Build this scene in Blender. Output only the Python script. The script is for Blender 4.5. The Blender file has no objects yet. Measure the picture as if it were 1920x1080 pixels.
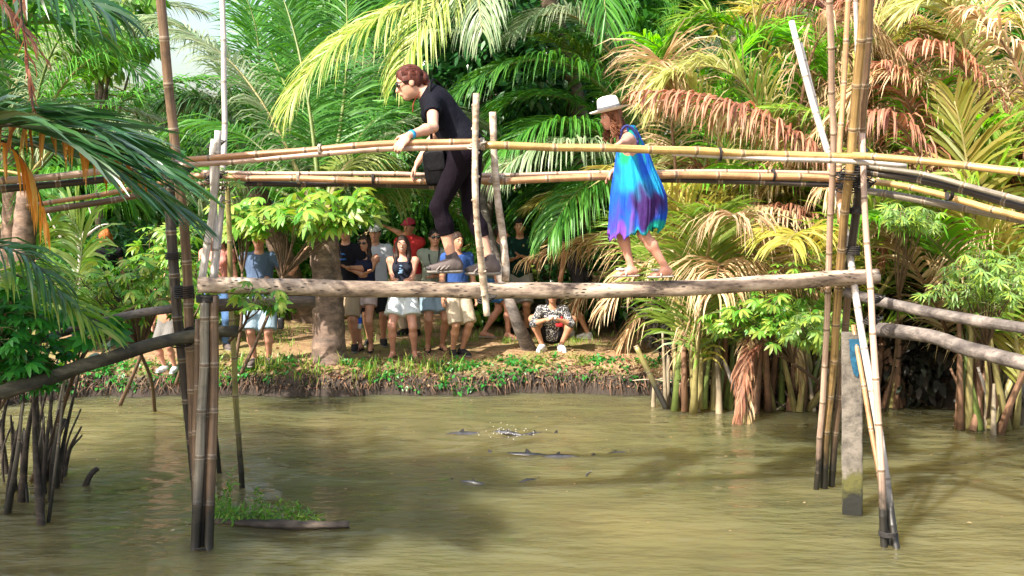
import bpy, math, random
import numpy as np
from mathutils import Vector, Matrix
PI = math.pi
R = math.radians
scene = bpy.context.scene

# ---------------------------------------------------------------- camera
CAM_H, HOR, FPX = 2.70, 338.0, 2000.0
PITCH = math.atan((540 - HOR) / FPX)
cam_d = bpy.data.cameras.new('camera')
cam_d.sensor_width = 36.0
cam_d.lens = 36.0 * FPX / 1920.0
cam_d.clip_start, cam_d.clip_end = 0.1, 600.0
cam = bpy.data.objects.new('camera', cam_d)
scene.collection.objects.link(cam)
cam.location = (0, 0, CAM_H)
cam.rotation_euler = (PI / 2 - PITCH, 0, 0)
scene.camera = cam

# ---------------------------------------------------------------- sky, sun, exposure
SUN_DIR = Vector((-0.52, -0.52, 0.76)).normalized()      # towards the sun
SUN_EL = math.asin(SUN_DIR.z)
SUN_AZ = math.atan2(SUN_DIR.x, SUN_DIR.y)
world = bpy.data.worlds.new('World')
scene.world = world
world.use_nodes = True
wn = world.node_tree.nodes
wl = world.node_tree.links
sky = wn.new('ShaderNodeTexSky')
sky.sky_type = 'NISHITA'
sky.sun_disc = False
sky.sun_elevation = SUN_EL
sky.sun_rotation = SUN_AZ
sky.air_density = 1.3
sky.dust_density = 4.0
sky.ozone_density = 0.6
bg = wn['Background']
bg.inputs['Strength'].default_value = 0.15
wl.new(sky.outputs['Color'], bg.inputs['Color'])
sd = bpy.data.lights.new('sun', 'SUN')
sd.energy = 5.0
sd.angle = R(0.6)
sd.color = (1.0, 0.93, 0.82)
sun = bpy.data.objects.new('sun', sd)
scene.collection.objects.link(sun)
sun.location = (0, 0, 30)
sun.rotation_euler = (-SUN_DIR).to_track_quat('-Z', 'Y').to_euler()
vs = scene.view_settings
vs.view_transform = 'Standard'
vs.look = 'None'
vs.gamma = 1.0
vs.use_curve_mapping = False
vs.exposure = 1.18
scene.cycles.use_denoising = True
scene.cycles.max_bounces = 8
scene.cycles.transparent_max_bounces = 8
scene.cycles.sample_clamp_indirect = 6.0

# ---------------------------------------------------------------- helpers
V3 = lambda *a: np.array(a, dtype=float)
_c, _s = math.cos(PITCH), math.sin(PITCH)


def ray(px, py):
    a, b = (px - 960.0) / FPX, (540.0 - py) / FPX
    return V3(a, _c + b * _s, -_s + b * _c)


def at(px, py, Y):
    """the point that stands Y metres in front of the camera's plane along a line of sight"""
    r = ray(px, py)
    return V3(0, 0, CAM_H) + r * (Y / r[1])


def onz(px, py, z=0.0):
    r = ray(px, py)
    return V3(0, 0, CAM_H) + r * ((z - CAM_H) / r[2])


def nrm(v):
    v = np.asarray(v, float)
    n = np.linalg.norm(v, axis=-1, keepdims=True)
    return v / np.maximum(n, 1e-9)


ORG = {}


def link(o):
    scene.collection.objects.link(o)
    return o


def tag(o, label=None, cat=None, group=None, kind=None):
    if label: o['label'] = label
    if cat: o['category'] = cat
    if group: o['group'] = group
    if kind: o['kind'] = kind
    return o


def thing(name, label, cat, loc, group=None):
    o = bpy.data.objects.new(name, None)
    o.empty_display_size = 0.2
    o.location = [float(c) for c in loc]
    ORG[o.name] = np.array(loc, float)
    link(o)
    return tag(o, label, cat, group)


def mk(name, V, polys, mats, midx=None, smooth=True, parent=None, org=None, uv=None, col=None):
    """one mesh object from arrays: polys is a list of (m,k) index arrays"""
    V = np.asarray(V, float)
    if parent is not None:
        o_ = ORG[parent.name]
    elif org is not None:
        o_ = np.array(org, float)
    else:
        o_ = V3(*(V.min(0) + V.max(0)) / 2)
        o_[2] = V[:, 2].min()
    me = bpy.data.meshes.new(name)
    polys = [np.asarray(p, dtype=np.int32) for p in polys if len(p)]
    loops = np.concatenate([p.ravel() for p in polys])
    sizes = np.concatenate([np.full(len(p), p.shape[1], np.int32) for p in polys])
    starts = np.concatenate([[0], np.cumsum(sizes)[:-1]]).astype(np.int32)
    me.vertices.add(len(V))
    me.vertices.foreach_set('co', (V - o_).astype(np.float32).ravel())
    me.loops.add(len(loops))
    me.loops.foreach_set('vertex_index', loops)
    me.polygons.add(len(sizes))
    me.polygons.foreach_set('loop_start', starts)
    me.polygons.foreach_set('loop_total', sizes)
    if midx is not None:
        me.polygons.foreach_set('material_index', np.asarray(midx, np.int32))
    me.polygons.foreach_set('use_smooth', np.full(len(sizes), bool(smooth)))
    if uv is not None:
        l = me.uv_layers.new(name='UVMap')
        l.data.foreach_set('uv', np.asarray(uv, np.float32)[loops].ravel())
    if col is not None:
        a = me.color_attributes.new('Col', 'FLOAT_COLOR', 'POINT')
        c4 = np.ones((len(V), 4), np.float32)
        c4[:, :3] = col
        a.data.foreach_set('color', c4.ravel())
    for m in (mats if isinstance(mats, (list, tuple)) else [mats]):
        me.materials.append(m)
    me.update(calc_edges=True)
    me.validate()
    o = bpy.data.objects.new(name, me)
    if parent is not None:
        o.parent = parent
    else:
        o.location = [float(c) for c in o_]
    link(o)
    ORG[o.name] = o_
    return o


class MB:
    """collects pieces (vertices, quads/tris) that become ONE mesh"""
    def __init__(s):
        s.V, s.P, s.M, s.U, s.n = [], [], [], [], 0

    def add(s, V, polys, mi=0, uv=None):
        V = np.asarray(V, float)
        for p in polys:
            if len(p):
                p = np.asarray(p)
                s.P.append(p + s.n)
                s.M.append(np.full(len(p), mi))
        s.V.append(V)
        s.U.append(np.zeros((len(V), 2)) if uv is None else uv)
        s.n += len(V)

    def build(s, name, mats, parent=None, smooth=True, org=None):
        return mk(name, np.concatenate(s.V), s.P, mats, np.concatenate(s.M), smooth, parent, org, np.concatenate(s.U))


def catmull(P, n):
    P = np.asarray(P, float)
    if len(P) == 2:
        t = np.linspace(0, 1, n)[:, None]
        return P[0] * (1 - t) + P[1] * t
    Q = np.vstack([2 * P[0] - P[1], P, 2 * P[-1] - P[-2]])
    L = np.concatenate([[0], np.cumsum(np.linalg.norm(np.diff(P, axis=0), axis=1))])
    s = np.linspace(0, L[-1], n)
    k = np.clip(np.searchsorted(L, s, 'right') - 1, 0, len(P) - 2)
    t = ((s - L[k]) / np.maximum(L[k + 1] - L[k], 1e-9))[:, None]
    a, b, c, d = Q[k], Q[k + 1], Q[k + 2], Q[k + 3]
    return 0.5 * (2 * b + (c - a) * t + (2 * a - 5 * b + 4 * c - d) * t ** 2 + (3 * b - a - 3 * c + d) * t ** 3)


def frames(C):
    T = nrm(np.gradient(C, axis=0))
    ref = V3(0, 0, 1) if abs(T[:, 2]).mean() < 0.8 else V3(0, 1, 0)
    B = nrm(np.cross(T, ref))
    N = np.cross(B, T)
    return T, B, N


def tube_arrays(C, rad, sides=8, flat=1.0, cap=True, lump=None):
    C = np.asarray(C, float)
    n = len(C)
    rad = np.broadcast_to(np.asarray(rad, float), (n,))
    T, B, N = frames(C)
    a = np.linspace(0, 2 * PI, sides + 1)          # a seam column so that uv runs round
    ca, sa = np.cos(a), np.sin(a)
    rr = np.repeat(rad[:, None], sides + 1, 1)
    if lump is not None:
        l = lump(n, sides)
        rr = rr * np.concatenate([l, l[:, :1]], 1)
    V = C[:, None] + rr[..., None] * (B[:, None] * ca[None, :, None] + N[:, None] * (flat * sa)[None, :, None])
    V = V.reshape(-1, 3)
    L = np.concatenate([[0], np.cumsum(np.linalg.norm(np.diff(C, axis=0), axis=1))])
    uv = np.stack([np.tile(a / (2 * PI), n), np.repeat(L, sides + 1)], 1)
    i = np.arange(n - 1)[:, None] * (sides + 1) + np.arange(sides)[None]
    q = np.stack([i, i + 1, i + sides + 2, i + sides + 1], -1).reshape(-1, 4)
    polys = [q]
    if cap:
        c0, c1 = len(V), len(V) + 1
        V = np.vstack([V, C[:1], C[-1:]])
        uv = np.vstack([uv, [[0, 0]], [[0, L[-1]]]])
        j = np.arange(sides)
        polys.append(np.stack([np.full(sides, c0), j + 1, j], 1))
        e = (n - 1) * (sides + 1)
        polys.append(np.stack([np.full(sides, c1), e + j, e + j + 1], 1))
    return V, polys, uv


def noise_lump(seed, amp, lf=3.0):
    def f(n, sides):
        r = np.random.default_rng(seed)
        i = np.arange(n)[:, None] * 0.12
        a = np.arange(sides)[None] / sides * 2 * PI
        out = np.ones((n, sides))
        for k in range(9):
            m = r.integers(0, 4)
            w = r.uniform(0.4, 2.2) * lf
            out += amp * r.uniform(0.3, 1) * np.sin(w * i + m * a + r.uniform(0, 6.3)) / (1 + 0.25 * k)
        return out
    return f


NODE_GAP = 0.34


def bamboo(P, r0, r1, mat, name, parent, gap=NODE_GAP, sides=12, seed=0, label=None):
    """a bamboo culm: swollen joints every gap metres, slightly crooked, taper"""
    P = np.asarray(P, float)
    L = np.linalg.norm(np.diff(P, axis=0), axis=1).sum()
    rg = np.random.default_rng(seed + 17)
    s = list(np.arange(0, L, 0.085))
    k = 0.5 * gap
    joints = []
    while k < L - 0.02:
        s += [k - .014, k - .004, k + .004, k + .016]
        joints.append(k)
        k += gap
    s = np.unique(np.clip(np.array(s + [L]), 0, L))
    dense = catmull(P, 400)
    Ld = np.concatenate([[0], np.cumsum(np.linalg.norm(np.diff(dense, axis=0), axis=1))])
    Ld *= L / Ld[-1]
    C = np.stack([np.interp(s, Ld, dense[:, c]) for c in range(3)], 1)
    # slight zig-zag at the joints
    if len(joints) > 1:
        off = np.zeros((len(joints), 3))
        off[:] = rg.normal(0, 0.004, off.shape)
        for c in range(3):
            C[:, c] += np.interp(s, joints, off[:, c])
    rad = r0 + (r1 - r0) * s / L
    for j in joints:
        d = np.abs(s - j)
        rad = rad * (1 + 0.10 * np.exp(-(d / .009) ** 2))
    V, p, uv = tube_arrays(C, rad, sides)
    o = mk(name, V, p, mat, None, True, parent, None, uv)
    if label: o['label'] = label
    return o


# ---------------------------------------------------------------- materials
def M_new(name):
    m = bpy.data.materials.new(name)
    m.use_nodes = True
    nt = m.node_tree
    return m, nt.nodes, nt.links, nt.nodes['Principled BSDF'], nt.nodes['Material Output']


def ramp(N, stops, interp='LINEAR'):
    r = N.new('ShaderNodeValToRGB')
    r.color_ramp.interpolation = interp
    e = r.color_ramp.elements
    while len(e) < len(stops): e.new(0.5)
    for i, (p, c) in enumerate(stops):
        e[i].position = p
        e[i].color = (*c, 1)
    return r


def math_n(N, L, op, a, b=None, clamp=False):
    m = N.new('ShaderNodeMath')
    m.operation = op
    m.use_clamp = clamp
    for k, v in ((0, a), (1, b)):
        if v is None: continue
        if isinstance(v, (int, float)): m.inputs[k].default_value = v
        else: L.new(v, m.inputs[k])
    return m.outputs[0]


def mixc(N, L, f, a, b, mode='MIX'):
    m = N.new('ShaderNodeMix')
    m.data_type = 'RGBA'
    m.blend_type = mode
    for k, v in (('Factor', f), ('A', a), ('B', b)):
        s = [i for i in m.inputs if i.name == k and (k == 'Factor' and i.type == 'VALUE' or k != 'Factor' and i.type == 'RGBA')][0]
        if isinstance(v, (int, float)): s.default_value = v
        elif isinstance(v, tuple): s.default_value = (*v, 1)
        else: L.new(v, s)
    return [o for o in m.outputs if o.type == 'RGBA'][0]


def noise(N, L, vec, scale, detail=4, rough=0.55):
    n = N.new('ShaderNodeTexNoise')
    n.inputs['Scale'].default_value = scale
    n.inputs['Detail'].default_value = detail
    n.inputs['Roughness'].default_value = rough
    if vec is not None: L.new(vec, n.inputs['Vector'])
    return n.outputs['Fac']


def leaf_mat(name, cols, trans=0.4, tcol=None, rough=0.42, spec=0.5):
    """leaf colours vary from blade to blade; part of the light comes through the blade"""
    m, N, L, b, out = M_new(name)
    g = N.new('ShaderNodeNewGeometry')
    n = len(cols)
    r = ramp(N, [(i / max(n - 1, 1), c) for i, c in enumerate(cols)])
    L.new(g.outputs['Random Per Island'], r.inputs['Fac'])
    oi = N.new('ShaderNodeObjectInfo')
    hs = N.new('ShaderNodeHueSaturation')
    v = math_n(N, L, 'MULTIPLY_ADD', oi.outputs['Random'], 0.60)
    v.node.inputs[2].default_value = 0.80
    L.new(v, hs.inputs['Value'])
    L.new(r.outputs['Color'], hs.inputs['Color'])
    L.new(hs.outputs['Color'], b.inputs['Base Color'])
    b.inputs['Roughness'].default_value = rough
    b.inputs['Specular IOR Level'].default_value = spec
    t = N.new('ShaderNodeBsdfTranslucent')
    tc = N.new('ShaderNodeHueSaturation')
    tc.inputs['Saturation'].default_value = 1.1
    tc.inputs['Value'].default_value = 1.7
    tc.inputs['Hue'].default_value = 0.485
    L.new(hs.outputs['Color'], tc.inputs['Color'])
    L.new(tc.outputs['Color'], t.inputs['Color'])
    mx = N.new('ShaderNodeMixShader')
    mx.inputs[0].default_value = trans
    L.new(b.outputs[0], mx.inputs[1])
    L.new(t.outputs[0], mx.inputs[2])
    L.new(mx.outputs[0], out.inputs['Surface'])
    return m


def plain(name, col, rough=0.6, nscale=12, var=0.25, bump=0.15, spec=0.4, metal=0.0, dist=0.004, coord='Object'):
    m, N, L, b, out = M_new(name)
    tc = N.new('ShaderNodeTexCoord')
    f = noise(N, L, tc.outputs[coord], nscale)
    r = ramp(N, [(0.3, tuple(c * (1 - var) for c in col)), (0.7, tuple(min(1, c * (1 + var)) for c in col))])
    L.new(f, r.inputs['Fac'])
    L.new(r.outputs['Color'], b.inputs['Base Color'])
    b.inputs['Roughness'].default_value = rough
    b.inputs['Specular IOR Level'].default_value = spec
    b.inputs['Metallic'].default_value = metal
    if bump:
        f2 = noise(N, L, tc.outputs[coord], nscale * 4, 5)
        bp = N.new('ShaderNodeBump')
        bp.inputs['Strength'].default_value = bump
        bp.inputs['Distance'].default_value = dist
        L.new(f2, bp.inputs['Height'])
        L.new(bp.outputs[0], b.inputs['Normal'])
    return m


def skin_mat(name, col):
    m, N, L, b, out = M_new(name)
    tc = N.new('ShaderNodeTexCoord')
    f = noise(N, L, tc.outputs['Object'], 14, 4)
    r = ramp(N, [(0.3, (col[0] * .88, col[1] * .78, col[2] * .75)), (0.7, col)])
    L.new(f, r.inputs['Fac'])
    L.new(r.outputs['Color'], b.inputs['Base Color'])
    b.inputs['Roughness'].default_value = 0.5
    b.inputs['Subsurface Weight'].default_value = 0.12
    b.inputs['Subsurface Radius'].default_value = (0.02, 0.008, 0.004)
    b.inputs['Subsurface Scale'].default_value = 0.5
    return m


def bamboo_mat(name, c_lo, c_hi, joint=(0.10, 0.05, 0.02), stain=0.35, wet=True, rough=0.42, gap=NODE_GAP, streak=1.0):
    """bamboo skin: streaks along the culm, dark joint rings, weather stains, wet foot near the waterline"""
    m, N, L, b, out = M_new(name)
    uvn = N.new('ShaderNodeUVMap')
    mp = N.new('ShaderNodeMapping')
    mp.inputs['Scale'].default_value = (14, 1.2, 1)
    L.new(uvn.outputs[0], mp.inputs['Vector'])
    f = noise(N, L, mp.outputs[0], 1.0 * streak, 6, 0.62)
    r = ramp(N, [(0.33, c_lo), (0.66, c_hi)])
    L.new(f, r.inputs['Fac'])
    col = r.outputs['Color']
    # per culm section tone
    sx = N.new('ShaderNodeSeparateXYZ')
    L.new(uvn.outputs[0], sx.inputs[0])
    vv = math_n(N, L, 'DIVIDE', sx.outputs[1], gap)
    oi = N.new('ShaderNodeObjectInfo')
    sec = math_n(N, L, 'FLOOR', math_n(N, L, 'ADD', vv, 0.5))
    wn_ = N.new('ShaderNodeTexWhiteNoise')
    wn_.noise_dimensions = '2D'
    cb = N.new('ShaderNodeCombineXYZ')
    L.new(sec, cb.inputs[0]); L.new(oi.outputs['Random'], cb.inputs[1])
    L.new(cb.outputs[0], wn_.inputs['Vector'])
    tone = math_n(N, L, 'MULTIPLY_ADD', wn_.outputs['Value'], 0.30)
    tone.node.inputs[2].default_value = 0.82
    hs = N.new('ShaderNodeHueSaturation')
    L.new(tone, hs.inputs['Value']); L.new(col, hs.inputs['Color'])
    col = hs.outputs['Color']
    # joint ring
    fr = math_n(N, L, 'ABSOLUTE', math_n(N, L, 'SUBTRACT', math_n(N, L, 'FRACT', vv), 0.5))
    ring = math_n(N, L, 'LESS_THAN', fr, 0.028)
    pale = math_n(N, L, 'LESS_THAN', fr, 0.055)
    col = mixc(N, L, math_n(N, L, 'MULTIPLY', pale, 0.35), col, (0.55, 0.48, 0.36))
    col = mixc(N, L, math_n(N, L, 'MULTIPLY', ring, 0.75), col, joint)
    # dark blotches of mould
    tc = N.new('ShaderNodeTexCoord')
    f2 = noise(N, L, tc.outputs['Object'], 5.5, 6, 0.7)
    r2 = ramp(N, [(0.50, (0, 0, 0)), (0.66, (1, 1, 1))])
    L.new(f2, r2.inputs['Fac'])
    col = mixc(N, L, math_n(N, L, 'MULTIPLY', r2.outputs['Color'], stain), col, (0.035, 0.028, 0.022))
    if wet:
        g = N.new('ShaderNodeNewGeometry')
        sz = N.new('ShaderNodeSeparateXYZ')
        L.new(g.outputs['Position'], sz.inputs[0])
        h = math_n(N, L, 'ADD', sz.outputs[2], math_n(N, L, 'MULTIPLY', math_n(N, L, 'SUBTRACT', f2, 0.5), 0.9))
        mr = N.new('ShaderNodeMapRange')
        mr.inputs[1].default_value, mr.inputs[2].default_value = 0.22, 0.70
        mr.inputs[3].default_value, mr.inputs[4].default_value = 1.0, 0.0
        L.new(h, mr.inputs[0])
        col = mixc(N, L, mr.outputs[0], col, (0.018, 0.016, 0.012))
    L.new(col, b.inputs['Base Color'])
    b.inputs['Roughness'].default_value = rough
    bp = N.new('ShaderNodeBump')
    bp.inputs['Strength'].default_value = 0.35
    bp.inputs['Distance'].default_value = 0.004
    L.new(f, bp.inputs['Height'])
    L.new(bp.outputs[0], b.inputs['Normal'])
    return m


MAT = {}
MAT['bam_yellow'] = bamboo_mat('bamboo_yellow', (0.30, 0.17, 0.05), (0.60, 0.40, 0.15), stain=0.5)
MAT['bam_orange'] = bamboo_mat('bamboo_orange', (0.30, 0.14, 0.06), (0.56, 0.31, 0.15), stain=0.5)
MAT['bam_aged'] = bamboo_mat('bamboo_aged', (0.13, 0.075, 0.03), (0.46, 0.30, 0.12), stain=0.65)
MAT['bam_pale'] = bamboo_mat('bamboo_pale', (0.34, 0.30, 0.27), (0.68, 0.62, 0.56), stain=0.35, joint=(0.16, 0.12, 0.10))
MAT['bam_pink'] = bamboo_mat('bamboo_pinkish', (0.34, 0.21, 0.15), (0.62, 0.45, 0.34), stain=0.35)
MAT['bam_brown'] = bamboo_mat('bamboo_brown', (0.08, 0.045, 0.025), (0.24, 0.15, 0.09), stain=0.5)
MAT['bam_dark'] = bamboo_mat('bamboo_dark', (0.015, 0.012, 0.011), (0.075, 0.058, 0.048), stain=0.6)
MAT['bam_grey'] = bamboo_mat('bamboo_grey', (0.10, 0.085, 0.065), (0.30, 0.26, 0.20), stain=0.5)
MAT['bam_green'] = bamboo_mat('bamboo_greenish', (0.16, 0.14, 0.04), (0.38, 0.33, 0.12), stain=0.4)


def bark_mat(name, c_lo, c_mid, c_hi, spots=0.5, sc=1.0, wet=False):
    m, N, L, b, out = M_new(name)
    tc = N.new('ShaderNodeTexCoord')
    mp = N.new('ShaderNodeMapping')
    mp.inputs['Scale'].default_value = (1.0 * sc, 3 * sc, 3 * sc)
    L.new(tc.outputs['Object'], mp.inputs['Vector'])
    f = noise(N, L, mp.outputs[0], 2.6, 8, 0.68)
    r = ramp(N, [(0.36, c_lo), (0.5, c_mid), (0.62, c_hi)])
    L.new(f, r.inputs['Fac'])
    col = r.outputs['Color']
    v = N.new('ShaderNodeTexVoronoi')
    v.inputs['Scale'].default_value = 13 * sc
    L.new(mp.outputs[0], v.inputs['Vector'])
    g = noise(N, L, tc.outputs['Object'], 2.3, 3)
    rs = ramp(N, [(0.20, (1, 1, 1)), (0.30, (0, 0, 0))])
    L.new(v.outputs['Distance'], rs.inputs['Fac'])
    rg = ramp(N, [(0.40, (0, 0, 0)), (0.50, (1, 1, 1))])
    L.new(g, rg.inputs['Fac'])
    sp = math_n(N, L, 'MULTIPLY', math_n(N, L, 'MULTIPLY', rs.outputs['Color'], rg.outputs['Color']), spots)
    col = mixc(N, L, sp, col, (0.02, 0.015, 0.012))
    L.new(col, b.inputs['Base Color'])
    b.inputs['Roughness'].default_value = 0.8
    bp = N.new('ShaderNodeBump')
    bp.inputs['Strength'].default_value = 0.7
    bp.inputs['Distance'].default_value = 0.012
    L.new(f, bp.inputs['Height'])
    L.new(bp.outputs[0], b.inputs['Normal'])
    return m


MAT['log'] = bark_mat('pale_log_bark', (0.06, 0.04, 0.03), (0.30, 0.225, 0.165), (0.52, 0.42, 0.33), 0.95)
MAT['log_dark'] = bark_mat('dark_log_bark', (0.02, 0.018, 0.013), (0.055, 0.05, 0.032), (0.12, 0.105, 0.07), 0.3)
MAT['log_grey'] = bark_mat('grey_log_bark', (0.045, 0.036, 0.032), (0.12, 0.10, 0.088), (0.24, 0.20, 0.175), 0.4)
MAT['stick'] = bark_mat('bare_stick_wood', (0.20, 0.14, 0.09), (0.48, 0.38, 0.28), (0.66, 0.56, 0.45), 0.3, 2)
MAT['trunk'] = bark_mat('tree_bark', (0.03, 0.022, 0.016), (0.09, 0.07, 0.05), (0.17, 0.13, 0.10), 0.3)
MAT['palm_trunk'] = bark_mat('palm_bark', (0.05, 0.035, 0.025), (0.15, 0.10, 0.075), (0.28, 0.19, 0.14), 0.5)
MAT['root'] = bark_mat('wet_root', (0.012, 0.009, 0.007), (0.04, 0.03, 0.022), (0.10, 0.075, 0.055), 0.3)
MAT['rope'] = plain('black_tie', (0.025, 0.022, 0.02), 0.7, 60)
MAT['rope_pale'] = plain('pale_tie', (0.35, 0.30, 0.24), 0.8, 60)

# green and dead leaves
MAT['coco'] = leaf_mat('coconut_leaf', [(0.035, 0.13, 0.02), (0.05, 0.19, 0.022), (0.09, 0.25, 0.03), (0.045, 0.16, 0.03)], 0.33)
MAT['coco_yellow'] = leaf_mat('sunlit_yellow_coconut_leaf', [(0.20, 0.30, 0.04), (0.32, 0.38, 0.09), (0.38, 0.40, 0.16), (0.16, 0.30, 0.04)], 0.42)
MAT['coco_pale'] = leaf_mat('pale_grey_green_leaf', [(0.13, 0.20, 0.10), (0.20, 0.27, 0.14), (0.30, 0.33, 0.22), (0.10, 0.19, 0.08)], 0.35)
MAT['coco_dark'] = leaf_mat('dark_blue_green_leaf', [(0.015, 0.07, 0.02), (0.03, 0.11, 0.025), (0.05, 0.14, 0.03), (0.09, 0.14, 0.10)], 0.25, rough=0.3, spec=0.8)
MAT['nipa_green'] = leaf_mat('nipa_green_leaf', [(0.12, 0.22, 0.03), (0.20, 0.30, 0.05), (0.10, 0.24, 0.03), (0.28, 0.33, 0.08)], 0.4)
MAT['nipa_bright'] = leaf_mat('nipa_bright_green_leaf', [(0.10, 0.32, 0.02), (0.16, 0.40, 0.03), (0.08, 0.27, 0.02)], 0.45)
MAT['nipa_yellow'] = leaf_mat('nipa_yellowing_leaf', [(0.34, 0.30, 0.05), (0.30, 0.32, 0.06), (0.42, 0.33, 0.10), (0.22, 0.26, 0.05)], 0.4)
MAT['nipa_pale'] = leaf_mat('nipa_pale_straw_green_leaf', [(0.42, 0.42, 0.16), (0.34, 0.38, 0.12), (0.52, 0.48, 0.26)], 0.35)
MAT['nipa_tan'] = leaf_mat('nipa_tan_dead_leaf', [(0.38, 0.25, 0.12), (0.50, 0.37, 0.20), (0.28, 0.16, 0.08), (0.60, 0.48, 0.30), (0.34, 0.28, 0.11)], 0.25, rough=0.6)
MAT['nipa_red'] = leaf_mat('nipa_red_brown_dead_leaf', [(0.26, 0.10, 0.055), (0.38, 0.18, 0.10), (0.18, 0.065, 0.04), (0.44, 0.27, 0.17)], 0.22, rough=0.6)
MAT['orange_leaf'] = leaf_mat('orange_dead_leaf', [(0.46, 0.23, 0.04), (0.58, 0.34, 0.08), (0.34, 0.14, 0.03), (0.5, 0.4, 0.12)], 0.4)
MAT['cassava'] = leaf_mat('bright_lobed_leaf', [(0.07, 0.23, 0.018), (0.11, 0.30, 0.025), (0.19, 0.38, 0.06), (0.05, 0.19, 0.02), (0.30, 0.36, 0.06)], 0.38, rough=0.42)
MAT['cassava_dark'] = leaf_mat('deep_lobed_leaf', [(0.02, 0.13, 0.03), (0.03, 0.19, 0.03), (0.05, 0.24, 0.03)], 0.35, rough=0.35)
MAT['cassava_pale'] = leaf_mat('pale_lobed_leaf', [(0.16, 0.30, 0.06), (0.26, 0.38, 0.12), (0.12, 0.26, 0.07), (0.30, 0.40, 0.06)], 0.4)
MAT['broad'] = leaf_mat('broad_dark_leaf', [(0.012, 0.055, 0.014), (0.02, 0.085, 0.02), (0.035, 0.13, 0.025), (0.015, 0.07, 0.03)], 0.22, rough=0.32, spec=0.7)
MAT['broad_mid'] = leaf_mat('broad_green_leaf', [(0.025, 0.11, 0.015), (0.045, 0.17, 0.02), (0.08, 0.23, 0.03), (0.03, 0.13, 0.03)], 0.3, rough=0.36)
MAT['far'] = leaf_mat('distant_leaf', [(0.025, 0.10, 0.015), (0.05, 0.17, 0.02), (0.09, 0.22, 0.03)], 0.35)
MAT['shade_leaf'] = leaf_mat('painted_shade_leaf', [(0.012, 0.012, 0.008), (0.03, 0.022, 0.014), (0.015, 0.025, 0.010)], 0.05, rough=0.6)  # near-black leaf colour that stands in for the shade under the nipa palms
MAT['grassm'] = leaf_mat('grass_blade', [(0.07, 0.20, 0.02), (0.14, 0.28, 0.03), (0.30, 0.30, 0.08), (0.10, 0.22, 0.03)], 0.35)
MAT['litter'] = leaf_mat('dry_leaf_litter', [(0.20, 0.11, 0.05), (0.30, 0.19, 0.10), (0.09, 0.05, 0.03), (0.36, 0.26, 0.16), (0.26, 0.10, 0.05), (0.12, 0.07, 0.04)], 0.1, rough=0.7)
MAT['rachis'] = plain('leaf_stalk_green', (0.12, 0.16, 0.04), 0.45, 9, 0.3, 0.1)
MAT['rachis_y'] = plain('leaf_stalk_yellow', (0.27, 0.23, 0.09), 0.45, 9, 0.3, 0.1)
MAT['rachis_b'] = plain('leaf_stalk_brown', (0.20, 0.11, 0.065), 0.6, 9, 0.35, 0.2)
MAT['rachis_d'] = plain('leaf_stalk_dark', (0.05, 0.05, 0.03), 0.5, 9, 0.35, 0.2)
MAT['petiole'] = plain('leaf_base_grey', (0.26, 0.21, 0.14), 0.6, 5, 0.5, 0.3)
MAT['twig'] = plain('twig_green', (0.14, 0.17, 0.06), 0.6, 20, 0.3)
MAT['twig_b'] = plain('twig_brown', (0.13, 0.08, 0.05), 0.7, 20, 0.3)
# ---------------------------------------------------------------- ground with the pond in it
GZ = 0.357            # height of the trodden bank above the water
_bx = np.array([-60, -20, -9, -7.0, -6.2, -5.4, -4.4, -2.6, -1, 0.5, 1.7, 2.1, 3.0, 4.0, 4.6, 5.3, 6.0, 7.5, 12, 60.0])
_by = np.array([9, 9, 9, 10.5, 12.6, 13.2, 13.3, 13.25, 13.3, 13.4, 13.35, 12.9, 12.55, 12.5, 13.2, 12.4, 11.6, 10.8, 9.5, 9.0])


def bank_y(x):
    return np.interp(x, _bx, _by) + 0.06 * np.sin(x * 3.1) + 0.04 * np.sin(x * 7.3 + 1)


def ground_z(x, y):
    x, y = np.asarray(x, float), np.asarray(y, float)
    d = y - bank_y(x)                                   # metres behind the waterline
    rise = GZ * (1 - np.exp(-np.maximum(d + 0.02, 0) / 0.13))
    bed = np.maximum(-1.2, (d + 0.02) * 1.1)
    z = np.where(d > -0.02, rise, bed)
    und = 0.018 * np.sin(x * 1.7 + y * 0.9) + 0.014 * np.sin(x * 4.1 - y * 2.3) + 0.01 * np.sin(x * 9 + y * 7)
    z = z + np.where(d > 0.05, und, 0) + np.where(d > 3.5, (d - 3.5) * 0.05, 0)
    near = 4.2 - y + 0.3 * np.sin(x * 0.8)               # the shore the photographer stands on
    z = np.where(near > -0.6, np.maximum(z, np.minimum(0.9, near * 0.8 - 0.1)), z)
    side = np.abs(x) - 16                                # the pond's far ends
    z = np.where((side > 0) & (d < 0) & (near < -0.6), np.maximum(z, np.minimum(0.4, side * 0.5 - 0.6)), z)
    return z


def axis(parts):
    return np.unique(np.concatenate([np.arange(a, b, s) for a, b, s in parts] + [[parts[-1][1]]]))


gx = axis([(-120, -20, 6), (-20, -8, 0.8), (-8, 8, 0.07), (8, 20, 0.8), (20, 120, 6)])
gy = axis([(-60, -4, 5), (-4, 9, 0.6), (9, 12, 0.12), (12, 14.6, 0.035), (14.6, 22, 0.25), (22, 40, 2), (40, 160, 8)])
GX, GY = np.meshgrid(gx, gy)
GZm = ground_z(GX, GY)
rg0 = np.random.default_rng(5)
mask = (GY - bank_y(GX) > 0) & (GY - bank_y(GX) < 0.7)
GZm = GZm + np.where(mask, rg0.normal(0, 0.014, GX.shape), 0)
nx_, ny_ = len(gx), len(gy)
i_ = (np.arange(ny_ - 1)[:, None] * nx_ + np.arange(nx_ - 1)[None]).ravel()
gq = np.stack([i_, i_ + 1, i_ + nx_ + 1, i_ + nx_], 1)

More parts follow.
